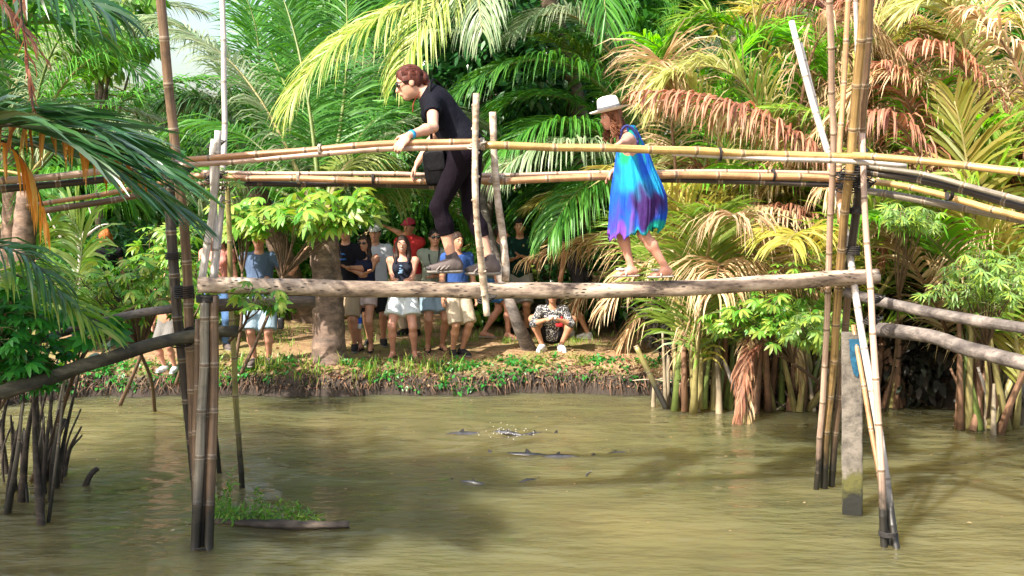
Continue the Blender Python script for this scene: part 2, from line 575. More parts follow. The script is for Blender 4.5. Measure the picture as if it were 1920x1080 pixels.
m, N, L, b, out = M_new('trodden_earth')
tc = N.new('ShaderNodeTexCoord')
f1 = noise(N, L, tc.outputs['Object'], 0.9, 6, 0.6)
f2 = noise(N, L, tc.outputs['Object'], 7, 8, 0.7)
f3 = noise(N, L, tc.outputs['Object'], 45, 4, 0.7)
r1 = ramp(N, [(0.3, (0.20, 0.115, 0.055)), (0.5, (0.42, 0.25, 0.13)), (0.7, (0.50, 0.34, 0.19))])
L.new(f2, r1.inputs['Fac'])
r2 = ramp(N, [(0.46, (0, 0, 0)), (0.60, (1, 1, 1))])
L.new(f1, r2.inputs['Fac'])
c = mixc(N, L, math_n(N, L, 'MULTIPLY', r2.outputs['Color'], 0.7), r1.outputs['Color'], (0.26, 0.25, 0.07))
r3 = ramp(N, [(0.35, (0.45, 0.45, 0.45)), (0.6, (1, 1, 1))])
L.new(f3, r3.inputs['Fac'])
c = mixc(N, L, 0.7, c, r3.outputs['Color'], 'MULTIPLY')
g = N.new('ShaderNodeNewGeometry')
sz = N.new('ShaderNodeSeparateXYZ')
L.new(g.outputs['Position'], sz.inputs[0])
mr = N.new('ShaderNodeMapRange')
mr.inputs[1].default_value, mr.inputs[2].default_value = 0.20, 0.34
mr.inputs[3].default_value, mr.inputs[4].default_value = 1, 0
L.new(math_n(N, L, 'ADD', sz.outputs[2], math_n(N, L, 'MULTIPLY', math_n(N, L, 'SUBTRACT', f2, 0.5), 0.25)), mr.inputs[0])
c = mixc(N, L, mr.outputs[0], c, (0.045, 0.032, 0.024))          # wet clay of the bank
L.new(c, b.inputs['Base Color'])
b.inputs['Roughness'].default_value = 0.85
bp = N.new('ShaderNodeBump'); bp.inputs['Strength'].default_value = 0.8; bp.inputs['Distance'].default_value = 0.03
L.new(f3, bp.inputs['Height']); L.new(bp.outputs[0], b.inputs['Normal'])
MAT['earth'] = m
ground = mk('ground', np.stack([GX.ravel(), GY.ravel(), GZm.ravel()], 1), [gq], MAT['earth'], org=(0, 0, 0))
ground['kind'] = 'structure'

# ---------------------------------------------------------------- pond water: muddy, rippled
m, N, L, b, out = M_new('muddy_water')
tc = N.new('ShaderNodeTexCoord')
f1 = noise(N, L, tc.outputs['Object'], 0.35, 4, 0.55)
r1 = ramp(N, [(0.3, (0.080, 0.082, 0.036)), (0.55, (0.122, 0.109, 0.050)), (0.75, (0.165, 0.137, 0.062))])
L.new(f1, r1.inputs['Fac'])
L.new(r1.outputs['Color'], b.inputs['Base Color'])
b.inputs['Roughness'].default_value = 0.045
b.inputs['Subsurface Weight'].default_value = 1.0
b.inputs['Subsurface Radius'].default_value = (1.0, 0.8, 0.4)
b.inputs['Subsurface Scale'].default_value = 2.5
b.inputs['IOR'].default_value = 1.33
b.inputs['Specular IOR Level'].default_value = 0.5
mp = N.new('ShaderNodeMapping'); mp.inputs['Scale'].default_value = (0.42, 1.0, 1.0)
L.new(tc.outputs['Object'], mp.inputs['Vector'])
w1 = noise(N, L, mp.outputs[0], 3.2, 3, 0.5)
w2 = noise(N, L, mp.outputs[0], 11, 3, 0.5)
w3 = noise(N, L, tc.outputs['Object'], 0.5, 2, 0.5)
amp = N.new('ShaderNodeMapRange')
amp.inputs[1].default_value, amp.inputs[2].default_value = 0.35, 0.65
amp.inputs[3].default_value, amp.inputs[4].default_value = 0.25, 1.0
L.new(w3, amp.inputs[0])
h = math_n(N, L, 'ADD', w1, math_n(N, L, 'MULTIPLY', w2, 0.35))
h = math_n(N, L, 'MULTIPLY', h, amp.outputs[0])
bp = N.new('ShaderNodeBump'); bp.inputs['Strength'].default_value = 1.0; bp.inputs['Distance'].default_value = 0.12
L.new(h, bp.inputs['Height']); L.new(bp.outputs[0], b.inputs['Normal'])
MAT['water'] = m
wx = axis([(-60, -10, 5), (-10, 10, 0.05), (10, 60, 5)])
wy = axis([(-20, 6, 2), (6, 14.4, 0.03), (14.4, 16, 0.8)])
WX, WY = np.meshgrid(wx, wy)
WZ = 0.004 * np.sin(WY * 9 + 0.8 * np.sin(WX * 1.1) + 1.3 * np.sin(WY * 0.7)) * (0.5 + 0.5 * np.sin(WX * 0.9 + WY * 0.6))
for (kx, ky, am, ph) in ((2.1, 17, .0022, 0), (-3.2, 23, .0018, 1), (5, 29, .0014, 2), (-1.1, 13, .0024, 3), (7, 36, .0010, 4), (-6, 41, .0009, 5)):
    WZ = WZ + am * np.sin(kx * WX + ky * WY + ph + 1.1 * np.sin(WX * 1.7 + ph) + .8 * np.sin(WY * 1.3 - WX * .6 + ph)) * (.55 + .45 * np.sin(WX * .8 + ph + WY * .5))
for (sx, sy, am) in ((0.0, 11.35, .010), (0.5, 10.5, .010), (-.45, 11.45, .008), (-3.4, 9.4, .006), (0.9, 10.4, .008)):   # rings where fish break the surface
    rr = np.hypot(WX - sx, WY - sy)
    WZ += am * np.sin(rr * 22) * np.exp(-rr / 0.55) * np.minimum(rr / 0.1, 1)
rgw = np.random.default_rng(2)
chop = sum(np.sin(WX * rgw.normal(0, 28) + WY * rgw.normal(0, 28) + rgw.uniform(0, 6.3)) for _ in range(14)) / 14 ** .5
for (sx, sy, rr_, am) in ((0.0, 11.35, .32, .016), (0.55, 11.3, .16, .007), (-.45, 11.45, .22, .007), (.5, 10.5, .2, .006), (.1, 10.55, .2, .006), (1.0, 10.55, .12, .005)):
    WZ += am * chop * np.exp(-(((WX - sx) / (rr_ * 1.5)) ** 2 + ((WY - sy) / rr_) ** 2))
inpond = (np.abs(WX) < 10) & (WY > 6)
WZ = np.where(inpond, WZ, 0)
nx_, ny_ = len(wx), len(wy)
i_ = (np.arange(ny_ - 1)[:, None] * nx_ + np.arange(nx_ - 1)[None]).ravel()
water = mk('pond_water', np.stack([WX.ravel(), WY.ravel(), WZ.ravel()], 1), [np.stack([i_, i_ + 1, i_ + nx_ + 1, i_ + nx_], 1)], MAT['water'], org=(0, 0, 0))
water['kind'] = 'structure'

# ---------------------------------------------------------------- the bamboo footbridge
YL, YR = 7.85, 8.55
br = thing('footbridge', 'bamboo monkey bridge over the pond, log walkway with bamboo handrails lashed to crossed poles', 'footbridge', (0, 8.2, 0))


def ppx(pts):
    P = [at(x, y, Y) for x, y, Y in pts]
    if pts[-1][0] >= 1950 and pts[-1][1] > 250: P.append(P[-1] + nrm(P[-1] - P[-2]) * 2.4)     # the approaches run on to the shores
    if pts[0][0] <= -50 and pts[0][1] > 250: P.insert(0, P[0] + nrm(P[0] - P[1]) * 2.0)
    return np.array(P)


def lin(x):          # depth of the walkway at a pixel column
    return YL + (YR - YL) * (x - 370) / (1640 - 370.0)


def log(pts, r0, r1, mat, name='log', label=None, seed=1, amp=0.05, sides=22, parent=br):
    C = catmull(ppx(pts), max(20, int(24 * np.linalg.norm(ppx(pts)[-1] - ppx(pts)[0]))))
    rad = np.linspace(r0, r1, len(C))
    V, p, uv = tube_arrays(C, rad, sides, lump=noise_lump(seed, amp))
    o = mk(name, V, p, mat, None, True, parent, None, uv)
    if label: o['label'] = label
    return o


log([(372, 534, lin(372)), (480, 536, lin(480)), (640, 541, lin(640)), (860, 544, lin(860)), (1060, 545, lin(1060)), (1260, 541, lin(1260)), (1450, 530, lin(1450)), (1560, 522, lin(1560)), (1645, 519, lin(1645))],
    0.062, 0.062, MAT['log'], 'walkway_log', 'long pale walkway log with dark knots and peeling bark', 3, 0.045, 26)
BK = [
    # name, material, radius a, radius b, points (px, py, depth), label
    ('handrail', 'bam_orange', .020, .024, [(345, 299, 7.5), (560, 283, 7.5), (730, 270, 7.5), (905, 266, 7.55)]),
    ('handrail', 'bam_pink', .020, .022, [(300, 313, 7.5), (480, 301, 7.5), (700, 281, 7.5), (905, 274, 7.55)]),
    ('handrail', 'bam_yellow', .027, .030, [(905, 272, 7.55), (1100, 277, 7.6), (1350, 286, 7.7), (1600, 294, 7.9)]),
    ('handrail', 'bam_yellow', .027, .024, [(1600, 293, 7.85), (1760, 304, 7.4), (1960, 328, 6.9)]),
    ('handrail', 'bam_pale', .016, .018, [(1260, 286, 7.66), (1450, 298, 7.75), (1580, 303, 7.85), (1700, 313, 7.9)]),
    ('handrail', 'bam_pink', .017, .019, [(380, 322, 8.5), (560, 325, 8.5), (720, 327, 8.5), (930, 329, 8.52)]),
    ('handrail', 'bam_orange', .024, .027, [(345, 329, 8.45), (560, 335, 8.45), (760, 339, 8.45), (930, 339, 8.46)]),
    ('handrail', 'bam_orange', .028, .029, [(905, 340, 8.50), (1100, 333, 8.5), (1350, 329, 8.55), (1600, 336, 8.7)]),
    ('handrail', 'bam_pink', .016, .018, [(925, 328, 8.56), (1150, 325, 8.56), (1350, 321, 8.6), (1560, 326, 8.72)]),
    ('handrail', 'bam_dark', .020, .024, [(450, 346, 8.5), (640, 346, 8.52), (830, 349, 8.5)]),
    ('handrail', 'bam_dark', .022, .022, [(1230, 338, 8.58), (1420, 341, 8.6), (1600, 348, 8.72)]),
    ('handrail', 'bam_yellow', .026, .026, [(1600, 335, 8.7), (1720, 355, 8.3), (1960, 420, 7.5)]),
    ('handrail', 'bam_dark', .034, .034, [(1605, 318, 8.3), (1750, 342, 7.9), (1960, 398, 7.2)]),
    ('handrail', 'bam_grey', .020, .020, [(1610, 308, 8.25), (1760, 335, 7.8), (1960, 388, 7.1)]),
    ('handrail', 'bam_grey', .030, .032, [(1625, 358, 8.7), (1740, 378, 8.3), (1960, 422, 7.6)]),
    ('handrail', 'bam_pink', .024, .024, [(-60, 347, 7.0), (140, 327, 7.3), (350, 303, 7.6)]),
    ('handrail', 'bam_dark', .026, .024, [(-60, 360, 7.05), (140, 341, 7.35), (350, 318, 7.65)]),
    ('handrail', 'bam_orange', .018, .020, [(50, 390, 8.0), (210, 361, 8.2), (390, 327, 8.5)]),
    ('handrail', 'bam_brown', .024, .024, [(80, 397, 8.0), (220, 374, 8.25), (395, 340, 8.6)]),
    # right-hand crossed poles
    ('post', 'bam_pale', .026, .030, [(1485, 40, 9.3), (1520, 180, 9.1), (1556, 300, 8.9), (1585, 430, 8.7), (1612, 600, 8.4), (1640, 760, 8.1), (1664, 920, 7.85), (1678, 1010, 7.7), (1684, 1040, 7.65)]),
    ('post', 'bam_pale', .018, .022, [(1500, 80, 9.35), (1530, 200, 9.15), (1562, 320, 8.95), (1578, 390, 8.8)]),
    ('post', 'bam_pink', .024, .026, [(1552, -40, 7.7), (1560, 150, 8.0), (1562, 310, 8.3), (1556, 420, 8.5), (1550, 600, 8.75), (1540, 780, 9.0), (1528, 938, 9.15), (1524, 975, 9.2)]),
    ('post', 'bam_orange', .022, .026, [(1592, -40, 8.9), (1584, 130, 8.85), (1574, 285, 8.8), (1577, 420, 8.75)]),
    ('post', 'bam_aged', .036, .034, [(1626, -60, 7.7), (1608, 150, 8.0), (1594, 310, 8.25), (1575, 500, 8.6), (1564, 660, 8.85), (1552, 800, 9.05), (1543, 940, 9.2), (1540, 980, 9.3)]),
    ('post', 'bam_brown', .030, .030, [(1636, -60, 7.9), (1620, 180, 8.15), (1612, 330, 8.4), (1592, 520, 8.7), (1580, 680, 8.95), (1566, 830, 9.1), (1558, 938, 9.25), (1555, 980, 9.3)]),
    ('post', 'bam_pale', .016, .018, [(1602, -40, 8.3), (1606, 120, 8.3), (1606, 240, 8.35)]),
    ('post', 'bam_pink', .022, .028, [(1617, 250, 8.2), (1622, 400, 8.05), (1634, 580, 7.95), (1645, 760, 7.85), (1655, 920, 7.75), (1659, 1010, 7.7), (1661, 1045, 7.68)]),
    ('post', 'bam_dark', .034, .032, [(1618, 280, 8.32), (1604, 400, 8.5), (1590, 520, 8.7)]),
    ('post', 'bam_orange', .018, .020, [(1600, 610, 8.5), (1625, 760, 8.2), (1650, 900, 7.95), (1668, 1010, 7.74), (1672, 1040, 7.7)]),
    # left-hand crossed poles
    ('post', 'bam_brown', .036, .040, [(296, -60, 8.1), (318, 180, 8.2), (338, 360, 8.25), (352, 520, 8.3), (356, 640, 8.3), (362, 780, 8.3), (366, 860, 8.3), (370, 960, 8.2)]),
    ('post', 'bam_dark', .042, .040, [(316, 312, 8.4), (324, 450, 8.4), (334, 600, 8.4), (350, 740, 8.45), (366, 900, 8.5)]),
    ('post', 'bam_pale', .022, .024, [(416, -40, 8.9), (419, 140, 8.8), (420, 285, 8.7), (412, 420, 8.6), (402, 520, 8.5)]),
    ('post', 'bam_pale', .026, .030, [(408, 245, 8.0), (402, 380, 8.05), (391, 450, 8.05), (380, 522, 8.05)]),
    ('post', 'bam_pale', .024, .024, [(401, 262, 8.2), (398, 300, 8.2), (404, 440, 8.1), (398, 525, 8.05)]),
    ('post', 'bam_green', .022, .026, [(427, 340, 8.9), (432, 520, 9.0), (440, 700, 9.1), (449, 850, 9.15), (455, 935, 9.2), (457, 975, 9.25)]),
    ('post', 'bam_brown', .020, .024, [(385, 620, 9.3), (398, 760, 9.5), (411, 890, 9.7), (416, 940, 9.8)]),
    ('post', 'bam_pink', .014, .016, [(340, 670, 8.9), (350, 740, 8.9), (362, 830, 8.8)]),
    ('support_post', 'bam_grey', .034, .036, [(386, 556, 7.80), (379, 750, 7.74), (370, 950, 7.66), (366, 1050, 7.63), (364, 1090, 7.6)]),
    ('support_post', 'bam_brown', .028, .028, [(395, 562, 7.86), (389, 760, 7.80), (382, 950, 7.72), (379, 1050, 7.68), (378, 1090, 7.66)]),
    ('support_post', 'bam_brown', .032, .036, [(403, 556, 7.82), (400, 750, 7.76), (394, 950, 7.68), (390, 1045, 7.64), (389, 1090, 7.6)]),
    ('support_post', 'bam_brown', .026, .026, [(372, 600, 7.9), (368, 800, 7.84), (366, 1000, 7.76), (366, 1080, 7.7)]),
]
for k, (nm, mt, ra, rb, pts) in enumerate(BK):
    bamboo(ppx(pts), ra, rb, MAT[mt], nm, br, seed=k)
# thin uprights tied to the rails
log([(893, 175, 7.48), (891, 270, 7.48), (892, 380, 7.5), (900, 470, 7.6), (909, 550, 7.72), (913, 592, 7.74)], .021, .026, MAT['stick'], 'upright_stick', 'knobbly upright stick crossing in front of the walkway log', 11, 0.07, 12)
log([(924, 210, 8.38), (927, 300, 8.38), (934, 380, 8.36), (944, 450, 8.3), (948, 500, 8.22), (947, 527, 8.18)], .026, .030, MAT['stick'], 'upright_stick', 'bare pale stick standing on the walkway log', 12, 0.05, 12)
for t in np.linspace(0.06, 0.95, 9):        # cut side knots on the near stick
    y = 175 + t * 400
    x = float(np.interp(y, [175, 270, 380, 470, 550, 592], [893, 891, 892, 900, 909, 913]))
    Y = float(np.interp(y, [175, 380, 470, 592], [7.48, 7.5, 7.6, 7.74]))
    c0 = at(x, y, Y)
    s_ = 1 if int(t * 40) % 2 else -1
    V, p, uv = tube_arrays(np.array([c0, c0 + V3(s_ * .028, -.01, .008)]), [.012, .009], 6)
    mk('stick_knot', V, p, MAT['stick'], parent=br)
# sloping approach logs left and right
log([(-80, 752, 7.6), (30, 728, 7.7), (140, 692, 7.85), (280, 648, 8.05), (380, 626, 8.2), (445, 621, 8.3)], .060, .048, MAT['log_dark'], 'approach_log', 'thick mossy dark log sloping up from the left', 21, 0.05)
log([(60, 642, 8.2), (150, 615, 8.3), (250, 590, 8.4), (330, 577, 8.45)], .030, .036, MAT['log_grey'], 'approach_log', 'thin grey log above the mossy sloping log', 22, 0.05, 14)
log([(1585, 548, 8.6), (1680, 572, 8.3), (1800, 596, 7.9), (1960, 622, 7.4)], .042, .046, MAT['log_grey'], 'approach_log', 'upper grey log leaving to the right', 23, 0.05, 16)
log([(1640, 617, 8.4), (1740, 630, 8.1), (1830, 658, 7.8), (1960, 690, 7.4)], .054, .064, MAT['log_grey'], 'approach_log', 'lower thick log with knots leaving to the right', 24, 0.06)
log([(395, 573, 8.3), (480, 570, 8.3), (590, 566, 8.3)], .05, .046, MAT['trunk'], 'cross_beam', 'short dark beam under the walkway log', 25, 0.08, 14)


def lashing(px, py, Y, r, h, mat='rope', turns=5, axis='z', parent=br):
    """a few turns of cord round a joint"""
    c0 = at(px, py, Y)
    n = turns * 14
    t = np.linspace(0, 1, n)
    a = t * turns * 2 * PI
    k = (t - .5) * h
    if axis == 'z':
        C = np.stack([r * np.cos(a), r * np.sin(a), k], 1)
    elif axis == 'x':
        C = np.stack([k, r * np.cos(a), r * np.sin(a)], 1)
    else:
        C = np.stack([r * np.cos(a) + k, r * np.sin(a) * .8, k + .3 * r * np.sin(a)], 1)
    V, p, uv = tube_arrays(C + c0, .006, 5)
    mk('lashing', V, p, MAT[mat], parent=parent)


lashing(378, 1028, 7.67, .075, .05)
lashing(388, 560, 7.84, .075, .05)
lashing(1605, 315, 8.3, .085, .16, turns=8, axis='d')
lashing(1600, 345, 8.4, .080, .12, turns=6, axis='d')
lashing(1604, 395, 8.45, .060, .05)
lashing(1594, 470, 8.6, .075, .07)
lashing(893, 272, 7.52, .042, .05, 'rope_pale', 4, 'd')
lashing(928, 335, 8.46, .045, .05, 'rope_pale', 4, 'd')
lashing(905, 270, 7.54, .040, .03, 'rope_pale', 3, 'x')
lashing(600, 281, 7.5, .038, .02, 'rope_pale', 2, 'x')
lashing(1170, 330, 8.52, .045, .02, 'rope', 2, 'x')
lashing(560, 333, 8.47, .045, .02, 'rope_pale', 3, 'x')
lashing(340, 320, 7.9, .075, .10, turns=6, axis='d')
lashing(345, 548, 8.3, .075, .10, turns=6)
lashing(352, 632, 8.2, .085, .12, turns=7, axis='d')
lashing(405, 330, 8.3, .06, .06, turns=4, axis='d')
lashing(1665, 1000, 7.7, .065, .04, turns=4)
lashing(1545, 925, 9.16, .085, .03, turns=3)
lashing(1560, 530, 8.62, .095, .05, turns=4)

# concrete post of the right-hand support
cp = thing('concrete_post', 'square grey concrete post in the water with blue paint patch and algae stained foot', 'post', onz(1602, 962))
m, N, L, b, out = M_new('rough_concrete')
tc = N.new('ShaderNodeTexCoord')
f = noise(N, L, tc.outputs['Object'], 9, 9, 0.72)
r = ramp(N, [(0.34, (0.055, 0.047, 0.04)), (0.6, (0.19, 0.165, 0.135))])
L.new(f, r.inputs['Fac'])
g = N.new('ShaderNodeNewGeometry'); sz = N.new('ShaderNodeSeparateXYZ'); L.new(g.outputs['Position'], sz.inputs[0])
hh = math_n(N, L, 'ADD', sz.outputs[2], math_n(N, L, 'MULTIPLY', math_n(N, L, 'SUBTRACT', f, .5), .5))
mr = N.new('ShaderNodeMapRange'); mr.inputs[1].default_value, mr.inputs[2].default_value = .30, .40; mr.inputs[3].default_value, mr.inputs[4].default_value = 1, 0
L.new(hh, mr.inputs[0])
c = mixc(N, L, mr.outputs[0], r.outputs['Color'], (0.09, 0.085, 0.02))
mr2 = N.new('ShaderNodeMapRange'); mr2.inputs[1].default_value, mr2.inputs[2].default_value = .14, .26; mr2.inputs[3].default_value, mr2.inputs[4].default_value = 1, 0
L.new(hh, mr2.inputs[0])
c = mixc(N, L, mr2.outputs[0], c, (0.012, 0.012, 0.008))
L.new(c, b.inputs['Base Color']); b.inputs['Roughness'].default_value = .85
bp = N.new('ShaderNodeBump'); bp.inputs['Strength'].default_value = 1; bp.inputs['Distance'].default_value = .02
L.new(f, bp.inputs['Height']); L.new(bp.outputs[0], b.inputs['Normal'])
MAT['concrete'] = m
base = onz(1602, 962)


def rbox(c0, c1, w, d, yaw, nz=26, ch=.008):
    """a long square shaft with chamfered edges"""
    pr = np.array([(-w + ch, -d), (w - ch, -d), (w, -d + ch), (w, d - ch), (w - ch, d), (-w + ch, d), (-w, d - ch), (-w, -d + ch)])
    cy, sy = math.cos(yaw), math.sin(yaw)
    pr = pr @ np.array([[cy, sy], [-sy, cy]])
    t = np.linspace(0, 1, nz)[:, None]
    C = np.asarray(c0) * (1 - t) + np.asarray(c1) * t
    V = np.concatenate([np.c_[pr + c[:2], np.full(8, c[2])] for c in C])
    i = np.arange(nz - 1)[:, None] * 8
    j = np.arange(8)[None]
    q = np.stack([i + j, i + (j + 1) % 8, i + 8 + (j + 1) % 8, i + 8 + j], -1).reshape(-1, 4)
    return V, [q, np.array([list(range(7, -1, -1))]), np.array([[(nz - 1) * 8 + k for k in range(8)]])]


top = at(1597, 625, base[1] + .04)
V, p = rbox(base + V3(0, 0, -.5), top, .080, .080, R(-17))
rgx = np.random.default_rng(3)
V[:, :2] += rgx.normal(0, .0012, (len(V), 2))
mk('shaft', V, p, MAT['concrete'], smooth=False, parent=cp)
MAT['blue_paint'] = plain('blue_paint', (0.008, 0.07, 0.13), .5, 30, .5)
# a thin, drip-edged coat of paint lying on the front face
fr_y = base[1] - .083
pa = []
for (x, y) in ((1592, 636), (1617, 636), (1618, 660), (1615, 686), (1608, 708), (1600, 700), (1594, 672)):
    pa.append(at(x, y, fr_y + 0.006 + (1620 - x) * 0.0012 * 0.9))
pa = np.array(pa)
n_ = nrm(V3(-math.sin(R(17)), -math.cos(R(17)), 0))
cen = pa.mean(0)
face_c = (base + top) / 2 + n_ * .0835
pa = pa - n_ * ((pa - face_c) @ n_)[:, None]
Vp = np.vstack([pa + n_ * .003, pa - n_ * .002])
k7 = len(pa)
mk('paint_patch', Vp, [np.array([list(range(k7))]), np.array([[i, (i + 1) % k7, k7 + (i + 1) % k7, k7 + i] for i in range(k7)])[:, ::-1]], MAT['blue_paint'], smooth=False, parent=cp)

for (x_, y_, Y_, r_, h_, mt_, tn, ax_) in [(745, 276, 7.52, .040, .03, 'rope_pale', 3, 'x'), (420, 300, 8.0, .05, .05, 'rope', 5, 'd'), (405, 270, 8.3, .05, .05, 'rope', 4, 'd'), (1560, 296, 8.1, .055, .06, 'rope', 5, 'd'),
        (1575, 330, 8.7, .055, .05, 'rope', 4, 'd'), (1620, 300, 8.0, .055, .06, 'rope', 5, 'd'), (1622, 345, 8.3, .055, .05, 'rope', 4, 'd'), (1556, 420, 8.6, .035, .03, 'rope_pale', 3, 'x'), (1636, 600, 8.0, .05, .05, 'rope', 4, 'd'),
        (1640, 560, 8.1, .05, .05, 'rope', 4, 'd'), (432, 620, 8.9, .045, .06, 'rope', 5, 'd'), (330, 480, 8.35, .08, .06, 'rope', 4, 'z'), (1350, 289, 7.68, .045, .02, 'rope', 2, 'x'), (1450, 328, 8.6, .045, .02, 'rope', 2, 'x'),
        (1780, 360, 8.0, .06, .03, 'rope', 3, 'x'), (240, 315, 7.5, .045, .03, 'rope_pale', 3, 'x'), (700, 336, 8.46, .04, .02, 'rope', 2, 'x'), (912, 560, 7.85, .05, .05, 'rope', 4, 'd')]:
    lashing(x_, y_, Y_, r_, h_, mt_, tn, ax_)
# ---------------------------------------------------------------- palm fronds
def bez(P, t):
    t = np.asarray(t)[:, None]
    P = [np.asarray(p, float) for p in P]
    if len(P) == 3:
        a, b_, c_ = P
        return (1 - t) ** 2 * a + 2 * t * (1 - t) * b_ + t * t * c_, 2 * (1 - t) * (b_ - a) + 2 * t * (c_ - b_)
    a, b_, c_, d_ = P
    return ((1 - t) ** 3 * a + 3 * t * (1 - t) ** 2 * b_ + 3 * t * t * (1 - t) * c_ + t ** 3 * d_,
            3 * (1 - t) ** 2 * (b_ - a) + 6 * t * (1 - t) * (c_ - b_) + 3 * t * t * (d_ - c_))


def frond(name, parent, P, mat, rmat, n=60, L=.75, w=.035, a0=68, a1=28, fold=.25, droop=.22, t0=.14, K=4, rr=.022,
          seed=0, sides=(-1, 1), roll=0.0, miss=.04, jit=.10, lenpow=.55, curl=0.0, label=None):
    """one palm leaf: a tapering stalk with two ranks of separate blades that bend under their weight"""
    rg = np.random.default_rng(seed)
    mb = MB()
    tt = np.linspace(0, 1, 18)
    C, _ = bez(P, tt)
    V, p, uv = tube_arrays(C, rr * (1 - .82 * tt) * (1 + .5 * np.exp(-tt / .06)), 6)
    mb.add(V, p, 0)
    chord = np.asarray(P[-1], float) - np.asarray(P[0], float)
    B0 = np.cross(chord, V3(0, 0, 1))
    if np.linalg.norm(B0) < .15 * np.linalg.norm(chord) + 1e-6:
        mid = bez(P, [0.5])[0][0] - (np.asarray(P[0]) + np.asarray(P[-1])) / 2
        B0 = np.cross(chord, nrm(mid) + V3(.01, .02, 0))
    B0 = nrm(B0)
    rows = []
    for s in sides:
        t = t0 + (1 - t0) * (np.arange(n) + .5 + rg.uniform(-.35, .35, n)) / n
        keep = rg.random(n) > miss
        t = np.clip(t[keep], 0, .995)
        m_ = len(t)
        X, D = bez(P, t)
        T = nrm(D)
        B = nrm(B0 - (T @ B0)[:, None] * T)
        Nn = np.cross(B, T)
        Nn = np.where(Nn[:, 2:3] < 0, -Nn, Nn) if abs(roll) < 1e-6 else Nn
        if roll:
            c_, s_ = math.cos(roll), math.sin(roll)
            B, Nn = B * c_ + Nn * s_, Nn * c_ - B * s_
        u = (t - t0) / (1 - t0)
        ang = np.radians(a0 + (a1 - a0) * u) + rg.normal(0, jit, m_)
        fo = fold + rg.normal(0, jit * .8, m_)
        d = (np.cos(ang)[:, None] * T + np.sin(ang)[:, None] * (s * B * np.cos(fo)[:, None] + Nn * np.sin(fo)[:, None]))
        ln = L * (np.sin(PI * (.14 + .80 * u)) ** lenpow) * rg.uniform(.86, 1.1, m_)
        seg = (ln / K)[:, None]
        tw = rg.normal(0, .55, m_)[:, None]
        pos = X.copy()
        pts, wid = [pos], []
        g = droop * rg.uniform(.6, 1.5, m_)[:, None]
        dirs = [d]
        for k in range(K):
            pos = pos + d * seg
            pts.append(pos)
            d = nrm(d + V3(0, 0, -1) * g * (1 + .5 * k) + (curl * rg.normal(0, 1, (m_, 3)) if curl else 0))
            dirs.append(d)
        ws = w * np.interp(np.arange(K + 1) / K, [0, .25, .6, .85, 1], [.45, 1, .85, .5, .04])
        W0 = nrm(np.cross(dirs[0], Nn)) * np.cos(tw) + Nn * np.sin(tw)
        grid = []
        for k in range(K + 1):
            W = nrm(W0 - (W0 * dirs[k]).sum(1, keepdims=True) * dirs[k])
            grid.append(pts[k] - W * ws[k] * .5)
            grid.append(pts[k] + W * ws[k] * .5)
        G = np.stack(grid, 1)                      # m, 2(K+1), 3
        base = np.arange(m_)[:, None] * (2 * (K + 1))
        q = []
        for k in range(K):
            q.append(np.concatenate([base + 2 * k, base + 2 * k + 1, base + 2 * k + 3, base + 2 * k + 2], 1))
        rows.append((G.reshape(-1, 3), np.concatenate(q)))
    for G, q in rows:
        mb.add(G, [q], 1)
    o = mb.build(name, [MAT[rmat], MAT[mat]], parent, smooth=True)
    if label: o['label'] = label
    return o


def arch(base, az, el, ln, bend=1.0):
    """control points of a leaf that leaves BASE at azimuth/elevation and arches over"""
    h = V3(math.sin(az), math.cos(az), 0)
    z = V3(0, 0, 1)
    p1 = base + ln * .45 * (h * math.cos(el) + z * math.sin(el))
    e2 = el - .65 * bend
    p2 = p1 + ln * .35 * (h * math.cos(e2) + z * math.sin(e2))
    e3 = el - 1.55 * bend
    p3 = p2 + ln * .32 * (h * math.cos(e3) + z * math.sin(e3))
    return [base, p1, p2, p3]


_fs = [1000]


def nseed():
    _fs[0] += 1
    return _fs[0]


def crown(parent, top, num, lens, mats, els=(.2, 1.35), az=(0, 2 * PI), seed=0, **kw):
    rg = np.random.default_rng(seed)
    for i in range(num):
        a = az[0] + (az[1] - az[0]) * (i + rg.uniform(.1, .9)) / num
        e = rg.uniform(*els)
        mt, rm = mats[rg.integers(len(mats))]
        k = dict(kw)
        if mt in ('nipa_tan', 'nipa_red'):
            k['droop'] = k.get('droop', .22) * 1.9; k['curl'] = .10; k['w'] = k.get('w', .035) * .75
            e -= .25
        frond('frond', parent, arch(np.asarray(top) + V3(math.sin(a), math.cos(a), 0) * .06, a, e, rg.uniform(*lens), rg.uniform(.7, 1.15)), mt, rm, seed=nseed(), **k)


GREEN = [('coco', 'rachis'), ('coco', 'rachis'), ('coco_pale', 'rachis_y'), ('coco', 'rachis_y')]


def PF(parent, pts, mat, rm, **kw):
    return frond('frond', parent, [at(*p) for p in pts], mat, rm, seed=nseed(), **kw)


def ringed_trunk(P, r0, r1, parent, mat='palm_trunk', seed=0, flare=1.5):
    C = catmull(P, 60)
    L = np.linspace(0, 1, 60)
    rad = (r0 + (r1 - r0) * L) * (1 + (flare - 1) * np.exp(-L / .08)) * (1 + .022 * np.sign(np.sin(L * 60)))
    V, p, uv = tube_arrays(C, rad, 18, lump=noise_lump(seed, .015))
    return mk('trunk', V, p, MAT[mat], parent=parent)


